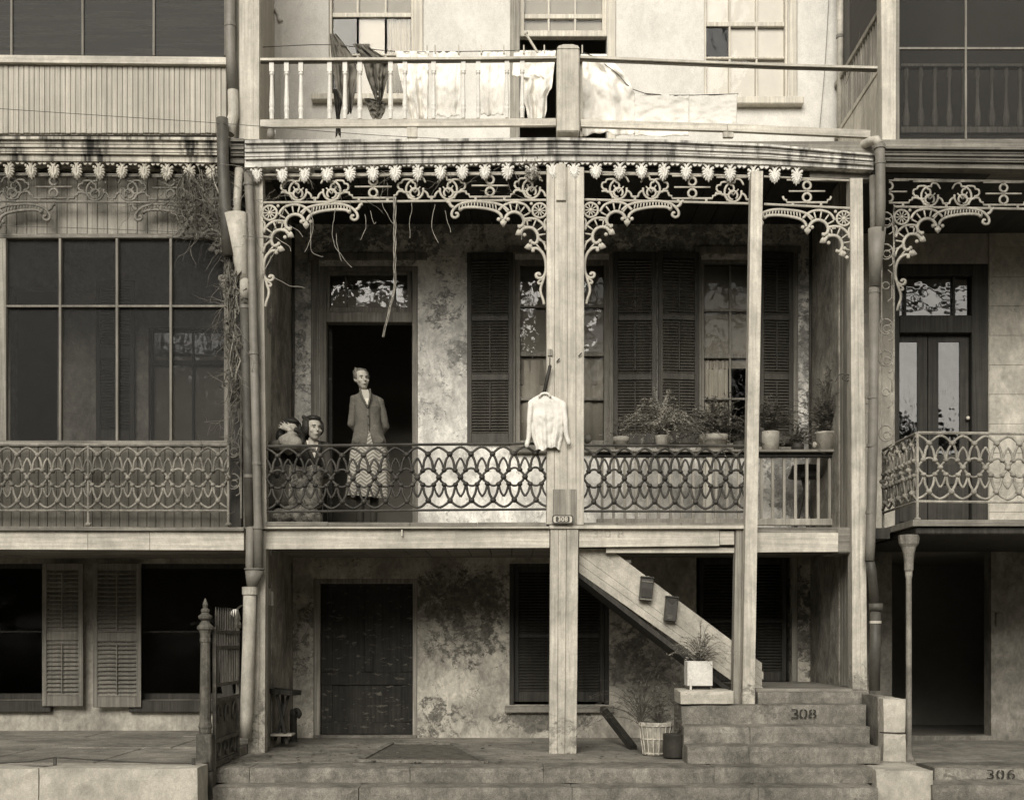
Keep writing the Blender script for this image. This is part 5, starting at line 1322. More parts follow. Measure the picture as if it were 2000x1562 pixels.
# ------------------------------------------------------------------ tray stand and small things by the basement door
ty = .62
ts = thing('tray_stand', 'dark folding tray stand with crossed legs near the corner post', 'stand', (X(550, ty), ty, 0))
zt0 = Z(1352, ty)
o = MB().box(-.155, .155, -.11, .11, -.012, .012, .003).build('tray', mt['dark_wood'], ts, loc=(X(551, ty), ty, zt0)); o.rotation_euler = (0, math.radians(5), math.radians(-14))
for a in ((-.155, .155, -.11, -.095), (-.155, .155, .095, .11), (-.155, -.14, -.095, .095), (.14, .155, -.095, .095)): MB().box(*a, .013, .035).build('tray_rim', mt['dark_wood'], o)
for (a, b, dy) in ((541, 561, -.05), (564, 537, .0), (552, 552, .07)):
    MB().box(-.02, .02, -.012, .012, 0, 1.0)
    MB().tube([pt(b, 1446 + (6 if dy else 0), ty + dy), pt(a, 1356, ty + dy)], .02, 4).build('leg', mt['dark_wood'], ts)
MB().box(X(528, ty - .1), X(570, ty - .1), ty - .12, ty + .1, Z(1437, ty - .1), Z(1433, ty - .1), .004).build('shelf', mt['wood_x'], ts)
stub = thing('iron_stub', 'small dark iron stub with hooked head standing behind the tray stand', 'iron fitting', (X(577, 1.3), 1.3, 0))
MB().lathe([(.05, 0), (.04, .02), (.036, .25), (.042, .28), (.03, .33)], (X(573, 1.3), 1.3, 0), 10).build('barrel', mt['can_dark'], stub)
MB().tube(spline([pt(572, 1396, 1.3), pt(575, 1387, 1.3), pt(582, 1387, 1.28), pt(585, 1394, 1.26), pt(581, 1400, 1.26)], 4), .025, 8).build('spout', mt['can_dark'], stub, True)
shd = thing('awning_flap', 'small slatted flap hanging beside the left corner post', 'flap', (X(527, .4), .4, Z(1186, .4)))
for i in range(3):
    MB().box(X(519 + i * 5, .4), X(523.5 + i * 5, .4), .4, .42, Z(1183 - i * .5, .4), Z(1143 + i * 6, .4), .002).build('slat', mt['wood_z'], shd)

# ------------------------------------------------------------------ letter boxes on the stair side
def letterbox(label, px, py, w_, h, kind):
    t = thing('letter_box', label, 'letter box', q(px, py + h / 2, .06)); v = pt(px, py, .08); W, H = w_ / 2 * .0048, h / 2 * .0048
    def rt(o): o.rotation_euler = (0, math.radians(5), 0); return o
    L = (v.x, .115, v.z)
    rt(MB().box(-W, W, -.075, 0, -H, H, .006).build('case', mt['tin'], t, loc=L))
    rt(MB().box(-W - .004, W + .004, -.085, .0, H + .001, H + .015, .004).build('lid', mt['tin'], t, loc=L))
    if kind:
        rt(MB().box(-W * .7, W * .7, -.084, -.0755, -H * .72, H * .12, .004).build('panel', mt['can_dark'], t, loc=L))
        rt(MB().box(-W * .85, W * .85, -.083, -.0755, H * .62, H * .74, .002).build('slot', mt['shutter_pale'], t, loc=L))
        rt(MB().box(-W * .95, W * .95, -.083, -.0755, -H * .95, -H * .82, .002).build('lip', mt['shutter_pale'], t, loc=L))
    else:
        rt(MB().prism([(-W * .9, H * .95), (W * .9, H * .95), (0, H * .45)], -.084, -.0755).build('flap', mt['can_dark'], t, loc=L))
        for i in range(3): rt(MB().box(-W * .5, W * .3, -.08, -.0755, -H * (.55 + .12 * i), -H * (.50 + .12 * i)).build('rib', mt['shutter_pale'], t, loc=L))
letterbox('upper dark letter box with a slot on the stair side', 1262, 1151, 25, 44, 1)
letterbox('lower dark letter box with a pointed flap on the stair side', 1310, 1190, 24, 46, 0)

# ------------------------------------------------------------------ balustrade and shelf behind the stair well, pots of fern
yB = .9
IB = thing('stairwell_balustrade', 'plain wooden balustrade with a shelf guarding the stair well', 'balustrade', (X(1400, yB), yB, FL))
MB().box(X(1165, yB), X(1652, yB), yB - .10, yB + .10, Z(885, yB), Z(880, yB), .004).build('shelf', mt['grey_wood_x'], IB)
MB().box(X(1165, yB), X(1652, yB), yB - .04, yB + .04, Z(893, yB), Z(885.6, yB), .004).build('top_rail', mt['dark_wood'], IB)
MB().box(X(1165, yB), X(1648, yB), yB - .035, yB + .035, Z(1026, yB), Z(1013, yB), .004).build('bottom_rail', mt['frame_mid'], IB)
for i in range(22):
    p = 1176 + i * 22.2
    MB().box(X(p - 2.6, yB), X(p + 2.6, yB), yB - .013, yB + .013, Z(1012.6, yB), Z(893.4, yB)).build('baluster', mt['frame_mid'], IB)
for p in (1378, 1640): MB().box(X(p, yB), X(p + 11, yB), yB - .036, yB + .03, Z(1040, yB), Z(894, yB)).build('newel', mt['wood_z' if p < 1500 else 'grey_wood_z'], IB)
def fern(c, R, Hh, n, seed, dense=1.0, droop=.6, lw=1.0):
    """arching stems set with fine leaflets"""
    rnd = random.Random(seed); st, lf = MB(), MB(); c = Vector(c)
    for i in range(n):
        a = rnd.random() * 6.283; L = rnd.uniform(.4, 1.25); out = rnd.random() ** .6 * R * L * 1.45; up = Hh * rnd.uniform(.5, 1.3) * (1 - .35 * out / R)
        dr = droop * rnd.uniform(.2, 1.0) * out * .9
        ps = []
        for k in range(8):
            t = k / 7; ps.append(c + Vector((math.cos(a) * out * t ** 1.3 + rnd.gauss(0, .006), math.sin(a) * out * .8 * t ** 1.3 + rnd.gauss(0, .006), up * (1 - (1 - t) ** 1.8) - dr * t ** 3)))
        st.tube(ps, [.0035 - .0004 * k for k in range(8)], 3)
        m_ = int(46 * dense)
        for k in range(m_):
            t = .2 + .8 * rnd.random(); x = t * 7; j = min(int(x), 6); p = ps[j].lerp(ps[j + 1], x - j)
            tg = (ps[j + 1] - ps[j]).normalized(); sdv = tg.cross(Vector((0, 0, 1)))
            b = rnd.random() * 6.283; l_ = rnd.uniform(.02, .05) * (1.15 - .5 * t) * lw
            d = (sdv * rnd.choice((-1, 1)) + tg * .7 + Vector((0, 0, rnd.uniform(-.5, .4)))).normalized() if rnd.random() < .75 and sdv.length > .05 else Vector((math.cos(b), math.sin(b), rnd.uniform(-.3, .8))).normalized(); sd = d.cross(Vector((rnd.random() - .5, rnd.random() - .5, rnd.random()))).normalized() * rnd.uniform(.0015, .0042) * lw
            lf.add([p, p + d * l_ * .5 + sd, p + d * l_, p + d * l_ * .5 - sd], [(0, 1, 2, 3)])
    return st, lf
def potted(name, label, px, py, prof, mat, Y, fr, cat='potted plant', fm='fern', base=None, extra=None, sq=1.0):
    c = pt(px, py, Y); t = thing(name, label, cat, c)
    h = prof[-1][1]; inner = [(max(r_ - .012, .01), z) for r_, z in prof[::-1]]
    MB().lathe(prof + [(prof[-1][0] - .012, h)] + [(prof[-1][0] - .014, h - .03)], c, 20, sq).build('pot', mt[mat], t, True)
    MB().lathe([(prof[-1][0] - .013, h - .035), (prof[-1][0] - .014, h - .025)], c, 14, sq).build('soil', mt['soil'], t)
    if extra: extra(t, c)
    for (R, Hh, n, seed, dn, dr, off) in fr:
        st, lf = fern(c + Vector((off[0], off[1], h - .03)), R, Hh, n, seed, dn, dr)
        st.build('stems', mt['vine_dark'], t); o = lf.build('fronds', mt[fm], t); o['kind'] = 'stuff'
    return t
PS = 880
potted('fern_pot', 'small rimmed clay pot with a few short shoots, first on the shelf', 1213, PS, [(.058, 0), (.072, .085), (.082, .09), (.084, .135)], 'terracotta', yB, [(.1, .16, 7, 1, .5, .2, (0, 0))])
potted('fern_pot', 'pale plain pot with a large feathery arching fern on the shelf', 1294, PS, [(.056, 0), (.072, .13), (.074, .15)], 'terracotta', yB, [(.54, .46, 150, 2, 1.6, .85, (0, 0))], fm='fern_pale')
potted('fern_pot', 'wide ribbed wooden tub with a dark bushy fern left of the slim post', 1394, PS, [(.12, 0), (.13, .05), (.134, .05), (.138, .10), (.142, .10), (.145, .16)], 'bucket', yB, [(.42, .36, 140, 3, 1.6, .6, (0, 0)), (.26, .48, 26, 33, 1.1, .4, (.12, 0))], sq=.7)
potted('fern_pot', 'straight grey tin with bushy foliage right of the slim post', 1505, PS, [(.085, 0), (.088, .19)], 'bucket', yB, [(.26, .36, 90, 4, 1.6, .4, (0, 0))])
potted('fern_pot', 'dark low pot of trailing greenery between tin and white pail', 1558, PS, [(.06, 0), (.065, .07)], 'can_dark', yB + .02, [(.2, .22, 40, 5, 1.3, .7, (0, 0))])
def bucketbits(t, c):
    MB().ball(c + Vector((-.115, -.02, .055)), (.025, .02, .032)).build('handle_lug', mt['enamel'], t, True)
potted('fern_pot', 'white enamel pail with a tall airy dark fern at the right end', 1613, PS, [(.095, 0), (.112, .16), (.118, .165), (.118, .18)], 'bucket', yB, [(.30, .62, 110, 6, 1.5, .35, (0, 0)), (.3, .3, 30, 66, 1.2, .8, (0, 0))], extra=bucketbits)
potted('fern_pot', 'dark pot hidden under foliage between the tub and the slim post', 1445, PS, [(.06, 0), (.07, .09)], 'can_dark', yB + .03, [(.2, .24, 40, 7, 1.3, .6, (0, 0))])
# under the gallery
def hoops(t, c):
    for z, r_ in ((.02, .118), (.15, .138), (.27, .156)): MB().tube([(c.x + r_ * math.cos(k * .3927), c.y + r_ * math.sin(k * .3927), c.z + z) for k in range(16)], .008, 4, closed=True).build('hoop', mt['basket'], t)
    for k in range(16):
        a = k * .3927 + .1; MB().tube([(c.x + .117 * math.cos(a), c.y + .117 * math.sin(a), c.z + .005), (c.x + .157 * math.cos(a), c.y + .157 * math.sin(a), c.z + .29)], .007, 4).build('stave', mt['basket'], t)
gy = .1
bsk = gp(1280, 1474); gy = bsk.y
potted('bushel_basket', 'pale slatted bushel basket planter with thin arching grass beside the steps', 1281, 1473, [(.112, 0), (.15, .28), (.156, .30)], 'basket', gy, [(.62, .5, 40, 8, .45, .6, (-.14, 0)), (.3, .3, 34, 88, .7, .4, (.03, 0))], fm='fern', extra=hoops)
cn = gp(1316, 1478)
potted('dark_can', 'short dark round can standing before the bushel basket', 1317, 1478, [(.098, 0), (.1, .01), (.1, .2), (.103, .21)], 'can_dark', cn.y - .1, [(.1, .13, 8, 9, .6, .3, (.05, 0))], cat='can')
def square(t, c):
    MB().box(c.x - .135, c.x - .11, c.y - .05, c.y - .03, c.z - .06, c.z + .05, .004).build('drip_tab', mt['can_white'], t)
wc = thing('square_can', 'white square can with wiry grey plant propped on the step cheek', 'can', q(1364, 1338, -.1))
v = pt(1364, 1338, -.12)
cw = MB()
for (a, b, c_2, d_) in ((-.115, .115, -.1, -.092), (-.115, .115, .092, .1), (-.115, -.107, -.092, .092), (.107, .115, -.092, .092)): cw.box(v.x + a, v.x + b, v.y + c_2, v.y + d_, v.z, v.z + .225, .003)
cw.box(v.x - .107, v.x + .107, v.y - .092, v.y + .092, v.z, v.z + .01); cw.build('can', mt['can_white'], wc)
MB().box(v.x - .106, v.x + .106, v.y - .091, v.y + .091, v.z + .011, v.z + .19).build('soil', mt['soil'], wc)
MB().box(v.x - .095, v.x - .075, v.y - .11, v.y - .101, v.z - .045, v.z + .07, .003).build('drip_tab', mt['can_white'], wc)
MB().box(v.x - .06, v.x + .10, v.y - .06, v.y + .06, Z(1347, -.3) + .002, v.z - .002).build('block', mt['dark_wood'], wc)
st, lf = fern((v.x + .02, v.y, v.z + .19), .26, .36, 70, 12, .55, .5); st.build('stems', mt['vine_dark'], wc); o = lf.build('fronds', mt['fern_pale'], wc); o['kind'] = 'stuff'
prop = thing('leaning_plank', 'dark plank leaning from the floor up behind the basket', 'plank', (X(1240, .5), .5, 0))
MB().tube([pt(1238, 1462, .35), pt(1178, 1385, 1.4)], .045, 4).build('plank', mt['dark_wood'], prop)
# small table behind the balustrade, scroll hook on the end post
tb = thing('round_table', 'dark low table with skirted top behind the right balusters', 'table', (X(1570, 1.3), 1.3, FL))
v = pt(1572, 928, 1.3)
MB().lathe([(.05, .11), (.13, .1), (.15, .03), (.17, -.02), (.165, -.03)], (v.x, v.y, v.z), 14).build('top', mt['can_dark'], tb)
for a in (-1, 1):
    MB().tube([(v.x - a * .12, v.y, FL), (v.x + a * .03, v.y, v.z - .02)], .018, 5).build('leg', mt['can_dark'], tb)
MB().tube([(v.x, v.y - .14, FL), (v.x, v.y, v.z - .02)], .018, 5).build('leg', mt['can_dark'], tb)
hk = thing('scroll_hook', 'curled iron hook on the wooden screen near the end post', 'hook', q(1650, 740, .3))
MB().tube(spline([pt(1667, 736, .05), pt(1657, 737, .05), pt(1650, 742, .05), pt(1645, 739, .05), pt(1648, 733, .05), pt(1655, 731, .05), pt(1661, 736, .05), pt(1657, 743, .05), pt(1650, 744, .05)], 3), .006, 5).tube(spline([pt(1650, 731, .05), pt(1640, 731, .05), pt(1634, 740, .05), pt(1631, 746, .05)], 3), .006, 5).build('scroll', mt['iron'], hk)
jr = thing('glass_ball', 'round dark jar standing on the sill just right of the wide post', 'jar', q(1146, 866, .3))
MB().ball(pt(1147, 857, .3), (.045, .045, .045), 14, 10).lathe([(.03, 0), (.035, .01)], pt(1147, 869, .3), 10).build('ball', mt['pipe'], jr, True)

# ------------------------------------------------------------------ laundry
def cloth(name, label, poly_l, poly_r, py0, py1, Y, mat, fold=.02, freq=20, th=.004, cat='laundry', nv=34, nu=44, seed=0, wig=0.0):
    """hanging cloth between a left and a right edge (tables of px against py)"""
    rnd = random.Random(seed); ph = [rnd.random() * 6.3 for _ in range(4)]
    def fn(u, v):
        py = py0 + (py1 - py0) * v; a, b = interp(poly_l, py), interp(poly_r, py); px = a + (b - a) * u
        yy = Y + fold * (math.sin(u * freq + ph[0] + v * .9) + .5 * math.sin(u * freq * 1.9 + ph[1] - v * 1.4)) * (.35 + .65 * v)
        yy += fold * 1.3 * mnoise.noise(Vector((u * 5 + seed * 3.3, v * 7, seed))) + fold * .55 * mnoise.noise(Vector((u * 16 + v * 6, v * 15 - u * 5, seed * 2.1)))
        pyy = py + wig * (math.sin(u * 9 + ph[2]) + .6 * math.sin(u * 23 + ph[3])) * v
        p = pt(px, pyy, yy); return (p.x, p.y, p.z)
    c = pt((interp(poly_l, py1) + interp(poly_r, py1)) / 2, py1, Y)
    t = tag(MB().sheet(fn, nu, nv, th).build(name, mt[mat], None, True), label, cat, 'laundry on the upper gallery'); return t
YL = .35
ln = tag(MB().tube(spline([pt(506, 93, YL), pt(645, 88, YL), pt(770, 101, YL), pt(900, 101, YL), pt(1050, 99, YL), pt(1140, 103, YL), pt(1200, 140, YL), pt(1260, 183, YL), pt(1442, 184, YL)], 4), .004, 5).build('clothesline', mt['wire']), 'thin clothesline strung behind the upper balustrade', 'clothesline')
cloth('stocking_trousers', 'dark ragged garment hanging furthest left on the clothesline', [(66, 644), (100, 646), (170, 655), (222, 676)], [(66, 656), (80, 668), (110, 690), (140, 698), (190, 692), (222, 686)], 66, 222, YL, 'cloth_grey', .03, 16, seed=1, wig=2)
cloth('black_rag', 'black torn strip hanging below the dark garment', [(174, 650), (190, 652), (235, 657), (265, 655)], [(174, 658), (200, 668), (228, 664), (265, 666)], 174, 265, YL - .03, 'cloth_dark', .02, 8, seed=2, wig=3)
c1 = cloth('grey_apron', 'grey garment with buttons folded in a point, second on the line', [(86, 688), (110, 706), (150, 716), (200, 735), (205, 738)], [(86, 722), (95, 724), (120, 764), (150, 757), (190, 748), (205, 742)], 86, 205, YL - .02, 'cloth_grey', .04, 15, seed=3, wig=2)
for p in ((738, 180), (738, 189)):
    MB().ball(pt(p[0], p[1], YL - .08), .009).build('button', mt['enamel'], c1)
cloth('grey_pouch', 'small grey cloth pouch hanging below the buttoned garment', [(192, 711), (205, 716), (225, 724), (234, 730)], [(192, 722), (200, 755), (220, 752), (234, 745)], 192, 234, YL - .03, 'cloth_grey', .02, 7, seed=4, wig=2)
cloth('white_sheet', 'white cloth with gathered folds left of the row of sheets', [(100, 772), (150, 780), (235, 800)], [(100, 838), (235, 836)], 100, 236, YL, 'cloth_white', .03, 14, seed=5, wig=2)
cloth('white_sheet', 'plain white towel hanging third from the dark clothes', [(101, 846), (236, 848)], [(101, 900), (236, 898)], 101, 228, YL, 'cloth_white', .014, 9, seed=6, wig=2)
cloth('white_sheet', 'plain white towel just left of the white undershirt', [(101, 936), (236, 938)], [(101, 988), (236, 984)], 101, 225, YL, 'cloth_white', .014, 9, seed=7, wig=2)
us = cloth('undershirt', 'white undershirt with short sleeves hanging before the dark window', [(99, 1004), (150, 1000), (152, 1022), (185, 1021), (215, 1028), (238, 1032)], [(99, 1086), (172, 1078), (176, 1074), (190, 1068), (215, 1068), (238, 1062)], 99, 238, YL, 'cloth_white', .025, 12, seed=8, wig=3)
cloth('crumpled_laundry', 'white crumpled garment just right of the squat rail post', [(106, 1134), (262, 1132)], [(106, 1185), (150, 1225), (185, 1240), (262, 1240)], 106, 262, YL, 'cloth_white', .035, 13, seed=9, wig=3)
cloth('white_bed_sheet', 'long white bed sheet stretched low along the right of the balustrade', [(184, 1240), (268, 1238)], [(184, 1345), (268, 1345)], 184, 266, YL, 'cloth_white', .012, 12, seed=10, wig=1)
cloth('white_bed_sheet', 'last white sheet at the right end of the clothesline', [(184, 1347), (268, 1347)], [(184, 1440), (268, 1438)], 184, 250, YL, 'cloth_white', .008, 9, seed=11, wig=1)
for i, p in enumerate((774, 834, 850, 896, 940, 984, 1023, 1063, 1137)):
    o = tag(MB().box(X(p - 1.2, YL), X(p + 1.2, YL), YL - .02, YL + .012, Z(106, YL), Z(90, YL)).build('clothes_peg', mt['wood_z']), '%s clothes peg from the left on the upper clothesline' % ('first', 'second', 'third', 'fourth', 'fifth', 'sixth', 'seventh', 'eighth', 'ninth')[i], 'clothes peg', 'clothes pegs')
pol = tag(MB().tube([pt(1027, 66, YL - .1), pt(1050, 103, YL - .1)], .012, 6).ball(pt(1027, 65, YL - .1), .022).build('curtain_pole', mt['wood_z']), 'short knobbed stick leaning in the open upper window', 'stick')
pt_ = thing('tin_cup', 'small dark cracked cup standing on the upper deck edge', 'cup', q(528, 272, -.03)); v = pt(529, 271, -.03)
MB().lathe([(.02, 0), (.034, .02), (.038, .05), (.03, .075), (.034, .08)], v, 12).build('bowl', mt['pipe'], pt_, True); MB().prism([(v.x + .02, v.z + .06), (v.x + .045, v.z + .03), (v.x + .05, v.z + .085)], -.035, -.025).build('shard', mt['pipe'], pt_)
# shirt on the wide post
yS = -.16
sh = thing('shirt', 'cream shirt on a hanger hooked to the wide post', 'shirt', q(1068, 872, yS))
def shirt():
    L = [(770, 1054), (775, 1044), (784, 1031), (800, 1031), (850, 1038), (872, 1046)]; R = [(770, 1070), (775, 1086), (784, 1103), (800, 1106), (840, 1101), (872, 1094)]
    def side(sg):
        def fn(u, v):
            py = 770 + 106 * v; a, b = interp(L, py), interp(R, py); px = a + (b - a) * u
            bul = math.sin(math.pi * min(max(u, 0), 1)) ** .6
            yy = yS + .07 - sg * .038 * bul - (.016 * math.sin(u * 15 + 1 + v) + .009 * math.sin(u * 34)) * (.1 + .9 * v) * (1 if sg > 0 else .3)
            yy += (.02 * mnoise.noise(Vector((u * 5, v * 6, sg))) + .012 * mnoise.noise(Vector((u * 13 + v * 7, v * 12 - u * 6, 4 + sg)))) * (.3 + .7 * v)
            p = pt(px, py + (3 * math.sin(u * 7) + 1.6 * math.sin(u * 19 + 2)) * v ** 3, yy); return (p.x, p.y, p.z)
        return fn
    return MB().sheet(side(1), 44, 34).sheet(side(-1), 44, 34)
shirt().build('body', mt['shirt'], sh, True)
MB().tube(spline([pt(1037, 787, yS + .06), pt(1034, 820, yS + .04), pt(1033, 850, yS + .05), pt(1029, 868, yS + .04), pt(1030, 873, yS + .05)], 3), [.026, .026, .025, .025, .021, .024, .023, .019, .022, .021, .019, .017, .01], 9).build('sleeve', mt['shirt'], sh, True)
MB().tube(spline([pt(1100, 787, yS + .06), pt(1104, 820, yS + .04), pt(1106, 848, yS + .05), pt(1111, 864, yS + .04), pt(1110, 867, yS + .05)], 3), [.026, .026, .025, .025, .021, .024, .023, .019, .022, .021, .019, .017, .01], 9).build('sleeve', mt['shirt'], sh, True)
MB().tube(spline([pt(1053, 775, yS + .03), pt(1057, 770, yS + .02), pt(1063, 768, yS + .02), pt(1070, 769, yS + .02), pt(1075, 775, yS + .03)], 3), .012, 7).build('collar', mt['shirt'], sh, True)
hg = thing('hanger', 'dark wooden hanger arm hooked on the wide post above the shirt', 'hanger', q(1068, 740, yS))
MB().cap(pt(1074, 716, yS + .04), .017, pt(1063, 765, yS + .05), .018).build('arm', mt['dark_wood'], hg, True)
MB().tube([pt(1073, 715, yS + .05), pt(1074, 698, -.07)], .004, 5).build('hook', mt['wire'], hg)
MB().box(X(1070, -.07), X(1079, -.07), -.08, -.0615, Z(695, -.07), Z(682, -.07), .002).build('hook_plate', mt['grey_wood_z'], hg)
for p in ((1090, 703), (1133, 692)): tag(MB().tube([pt(p[0] - 3, p[1] + 4, -.075), pt(p[0] + 3, p[1] - 3, -.085)], .006, 5).build('nail_hook', mt['iron']), 'bent nail on the wide post, %s' % ('right above the shirt' if p[0] < 1100 else 'near its right edge'), 'nail')
peg = tag(MB().cap(pt(785, 1035, -.03), .008, pt(785, 1045, -.03), .009).build('beam_peg', mt['enamel']), 'small white peg on the gallery beam below the standing woman', 'peg')

# ------------------------------------------------------------------ wires
def wire(label, pts, r=.003): return tag(MB().tube(spline([pt(*p) for p in pts], 4), r, 4).build('wire', mt['wire']), label, 'wire')
wire('thin wire crossing the left beadboard and running on past the posts', [(-40, 210, -.25), (215, 227, -.25), (430, 241, -.25), (700, 262, -.25), (860, 271, -.25)])
wire('thin wire crossing the left screen above the panes', [(-40, 440, -.2), (200, 447, -.2), (430, 458, -.2), (530, 466, -.2)])
wire('loose wire hanging beside the right upper screened porch', [(1684, -60, .9), (1680, 60, .9), (1666, 125, .9), (1652, 165, 1.2)])
wire('thin service wire down the white wall left of the thin downpipe', [(1622, -60, 1.72), (1612, 120, 1.72), (1600, 262, 1.72)])
# ------------------------------------------------------------------ vines
def vine(b, p, d, n, step, r, rnd, grav=.3, wob=.5, br=.0, depth=0):
    pts = [Vector(p)]; d = Vector(d).normalized()
    for i in range(n):
        d = (d + Vector((rnd.gauss(0, wob), rnd.gauss(0, wob * .5), rnd.gauss(0, wob) - grav)) * .35).normalized(); pts.append(pts[-1] + d * step)
        if depth < 2 and rnd.random() < br:
            vine(b, pts[-1], d + Vector((rnd.gauss(0, 1), rnd.gauss(0, .4), rnd.gauss(0, .6))), max(3, n // 2), step, r * .6, rnd, grav, wob, br * .6, depth + 1)
    b.tube(pts, [r * (1 - .7 * i / n) for i in range(n + 1)], 3)
rnd = random.Random(21)
lv = thing('creeper', 'tangle of dry leafless vine around the left downpipes and porch corner', 'vine', q(450, 830, -.1))
b1, b2 = MB(), MB()
for i in range(56):
    p = pt(rnd.uniform(345, 440), rnd.uniform(325, 360), rnd.uniform(-.14, -.03)); vine(b1 if i % 2 else b2, p, (rnd.gauss(.2, .5), 0, -1), rnd.randint(10, 24), .03, rnd.uniform(.003, .006), rnd, .15, .8, .12)
for i in range(70):
    y = rnd.uniform(440, 850); p = pt(430 + (y - 440) * .06 + rnd.uniform(-6, 24), y, rnd.uniform(-.2, -.05)); vine(b1 if i % 3 else b2, p, (rnd.gauss(-.25, .5), rnd.gauss(-.2, .2), rnd.gauss(-.8, .5)), rnd.randint(5, 12), .03, rnd.uniform(.003, .005), rnd, .12, .55, .15)
for i in range(11):
    a, b_ = rnd.uniform(446, 466), rnd.uniform(640, 880); x0_ = rnd.uniform(405, 440)
    (b2 if i % 3 else b1).tube([pt(x0_ + (a - x0_) * min(1, k / 7) + rnd.gauss(0, 3.5), 340 + (b_ - 340) * k / 17, -.12 + rnd.gauss(0, .03)) for k in range(18)], [rnd.uniform(.004, .009)] * 18, 4)
for i in range(14): p = pt(rnd.uniform(380, 470), rnd.uniform(870, 1000), -.04); vine(b2, p, (rnd.gauss(0, 1), -.1, rnd.gauss(0, .6)), 8, .025, .004, rnd, .1, .6, .1)
o = b1.build('twigs', mt['vine'], lv); o['kind'] = 'stuff'; o = b2.build('old_stems', mt['vine_dark'], lv); o['kind'] = 'stuff'
for i in range(620):
    y_ = rnd.triangular(330, 850, 380); p = pt(rnd.uniform(350, 465) if y_ < 470 else rnd.gauss(455, 11), y_, rnd.uniform(-.16, -.06)); r_ = rnd.uniform(.008, .02)
    if i == 0: dl = MB()
    dl.add([p + Vector((rnd.gauss(0, r_), rnd.gauss(0, r_), rnd.gauss(0, r_))) for _ in range(4)], [(0, 1, 2, 3)])
o = dl.build('dry_leaves', mt['vine_dark'], lv); o['kind'] = 'stuff'
hv = thing('hanging_vine', 'long twisted dry vine hanging down from the frieze before the doorway', 'vine', q(747, 657, -.03))
for k in range(3):
    ph = k * 2.1
    MB().tube(spline([pt(771 + 2.5 * math.sin(ph + t * 1.3), 385 + t * 20 if t < 11 else 600 + (t - 11) * 19, -.03 + .012 * math.cos(ph + t * 1.3)) if t < 9 else
                      pt(interp([(9, 771), (11, 762), (14, 748)], t) + 2 * math.sin(ph + t), 385 + t * 19.5, -.03) for t in range(15)], 2), [.007 - .00016 * i for i in range(29)], 4).build('strand', mt['vine'], hv)
strands = [((608, 405), (606, 470), (612, 495), (632, 500)), ((655, 410), (650, 455), (656, 480), (672, 505), (686, 520)), ((655, 455), (662, 495), (668, 510)), ((610, 420), (612, 450), (600, 480), (596, 492)),
           ((540, 465), (560, 475), (569, 492)), ((710, 420), (715, 445), (705, 470)), ((745, 395), (755, 415), (768, 437)), ((805, 395), (800, 440), (799, 465)), ((848, 400), (845, 450), (858, 475)), ((870, 410), (875, 435), (880, 455)), ((722, 412), (730, 435), (735, 434)),
           ((535, 540), (560, 555), (595, 562)), ((565, 440), (580, 450), (590, 463)), ((540, 480), (520, 520), (505, 545), (490, 560)), ((530, 500), (508, 550), (500, 590)), ((560, 400), (545, 430), (520, 470)), ((1010, 395), (1022, 430), (1018, 470))]
for i, s in enumerate(strands):
    vine_o = MB().tube([p_ + mnoise.noise_vector(p_ * 11 + Vector((i, 0, 0))) * .018 for p_ in spline([pt(x, y, -.04) for x, y in s], 8)], .0032, 4).build('strand', mt['vine'], hv)
tw = MB()
for i in range(46):
    p = pt(rnd.uniform(520, 1060), rnd.uniform(330, 395), rnd.uniform(-.06, -.02)); vine(tw, p, (rnd.gauss(0, 1), 0, rnd.gauss(-.2, .7)), rnd.randint(4, 9), .028, .003, rnd, .1, .6, .05)
o = tw.build('twigs', mt['vine'], hv); o['kind'] = 'stuff'
lp = MB()
for i in range(80):
    p = pt(1038 + rnd.gauss(0, 9), 338 + rnd.gauss(0, 12), -.10 + rnd.gauss(0, .02)); r_ = .012
    lp.add([p + Vector((rnd.gauss(0, r_), rnd.gauss(0, r_), rnd.gauss(0, r_))) for _ in range(4)], [(0, 1, 2, 3)])
tag(lp.build('leaf_tuft', mt['vine']), 'tuft of dry leaves caught on the valance left of the wide post', 'leaves', kind='stuff')

# ------------------------------------------------------------------ trees across the street (seen only as reflections in the glass)
tf_ = MB(); rnd = random.Random(5)
for cx, R, H in ((-34, 7, 13), (-25, 7, 14), (-16, 7, 13), (-8, 6.5, 14), (0, 6.5, 13), (7, 6, 12), (14, 6, 9.5), (22, 6.5, 9), (31, 7, 11)):
    for i in range(1500):
        a, u, w_ = rnd.random() * 6.283, rnd.uniform(-1, 1), rnd.random() ** .33
        p = Vector((cx + R * w_ * math.cos(a) * math.sqrt(1 - u * u), -34 + R * .6 * w_ * math.sin(a) * math.sqrt(1 - u * u), H * .55 + H * .5 * w_ * u)); r_ = rnd.uniform(.25, .7)
        tf_.add([p + Vector((rnd.gauss(0, r_), rnd.gauss(0, r_), rnd.gauss(0, r_))) for _ in range(3)], [(0, 1, 2)])
    tf_.tube([(cx, -34, -.46), (cx + .3, -34, H * .6)], [.35, .15], 7)
tag(tf_.build('far_trees', mt['tree']), 'trees across the street mirrored in the window glass', 'trees', kind='stuff')
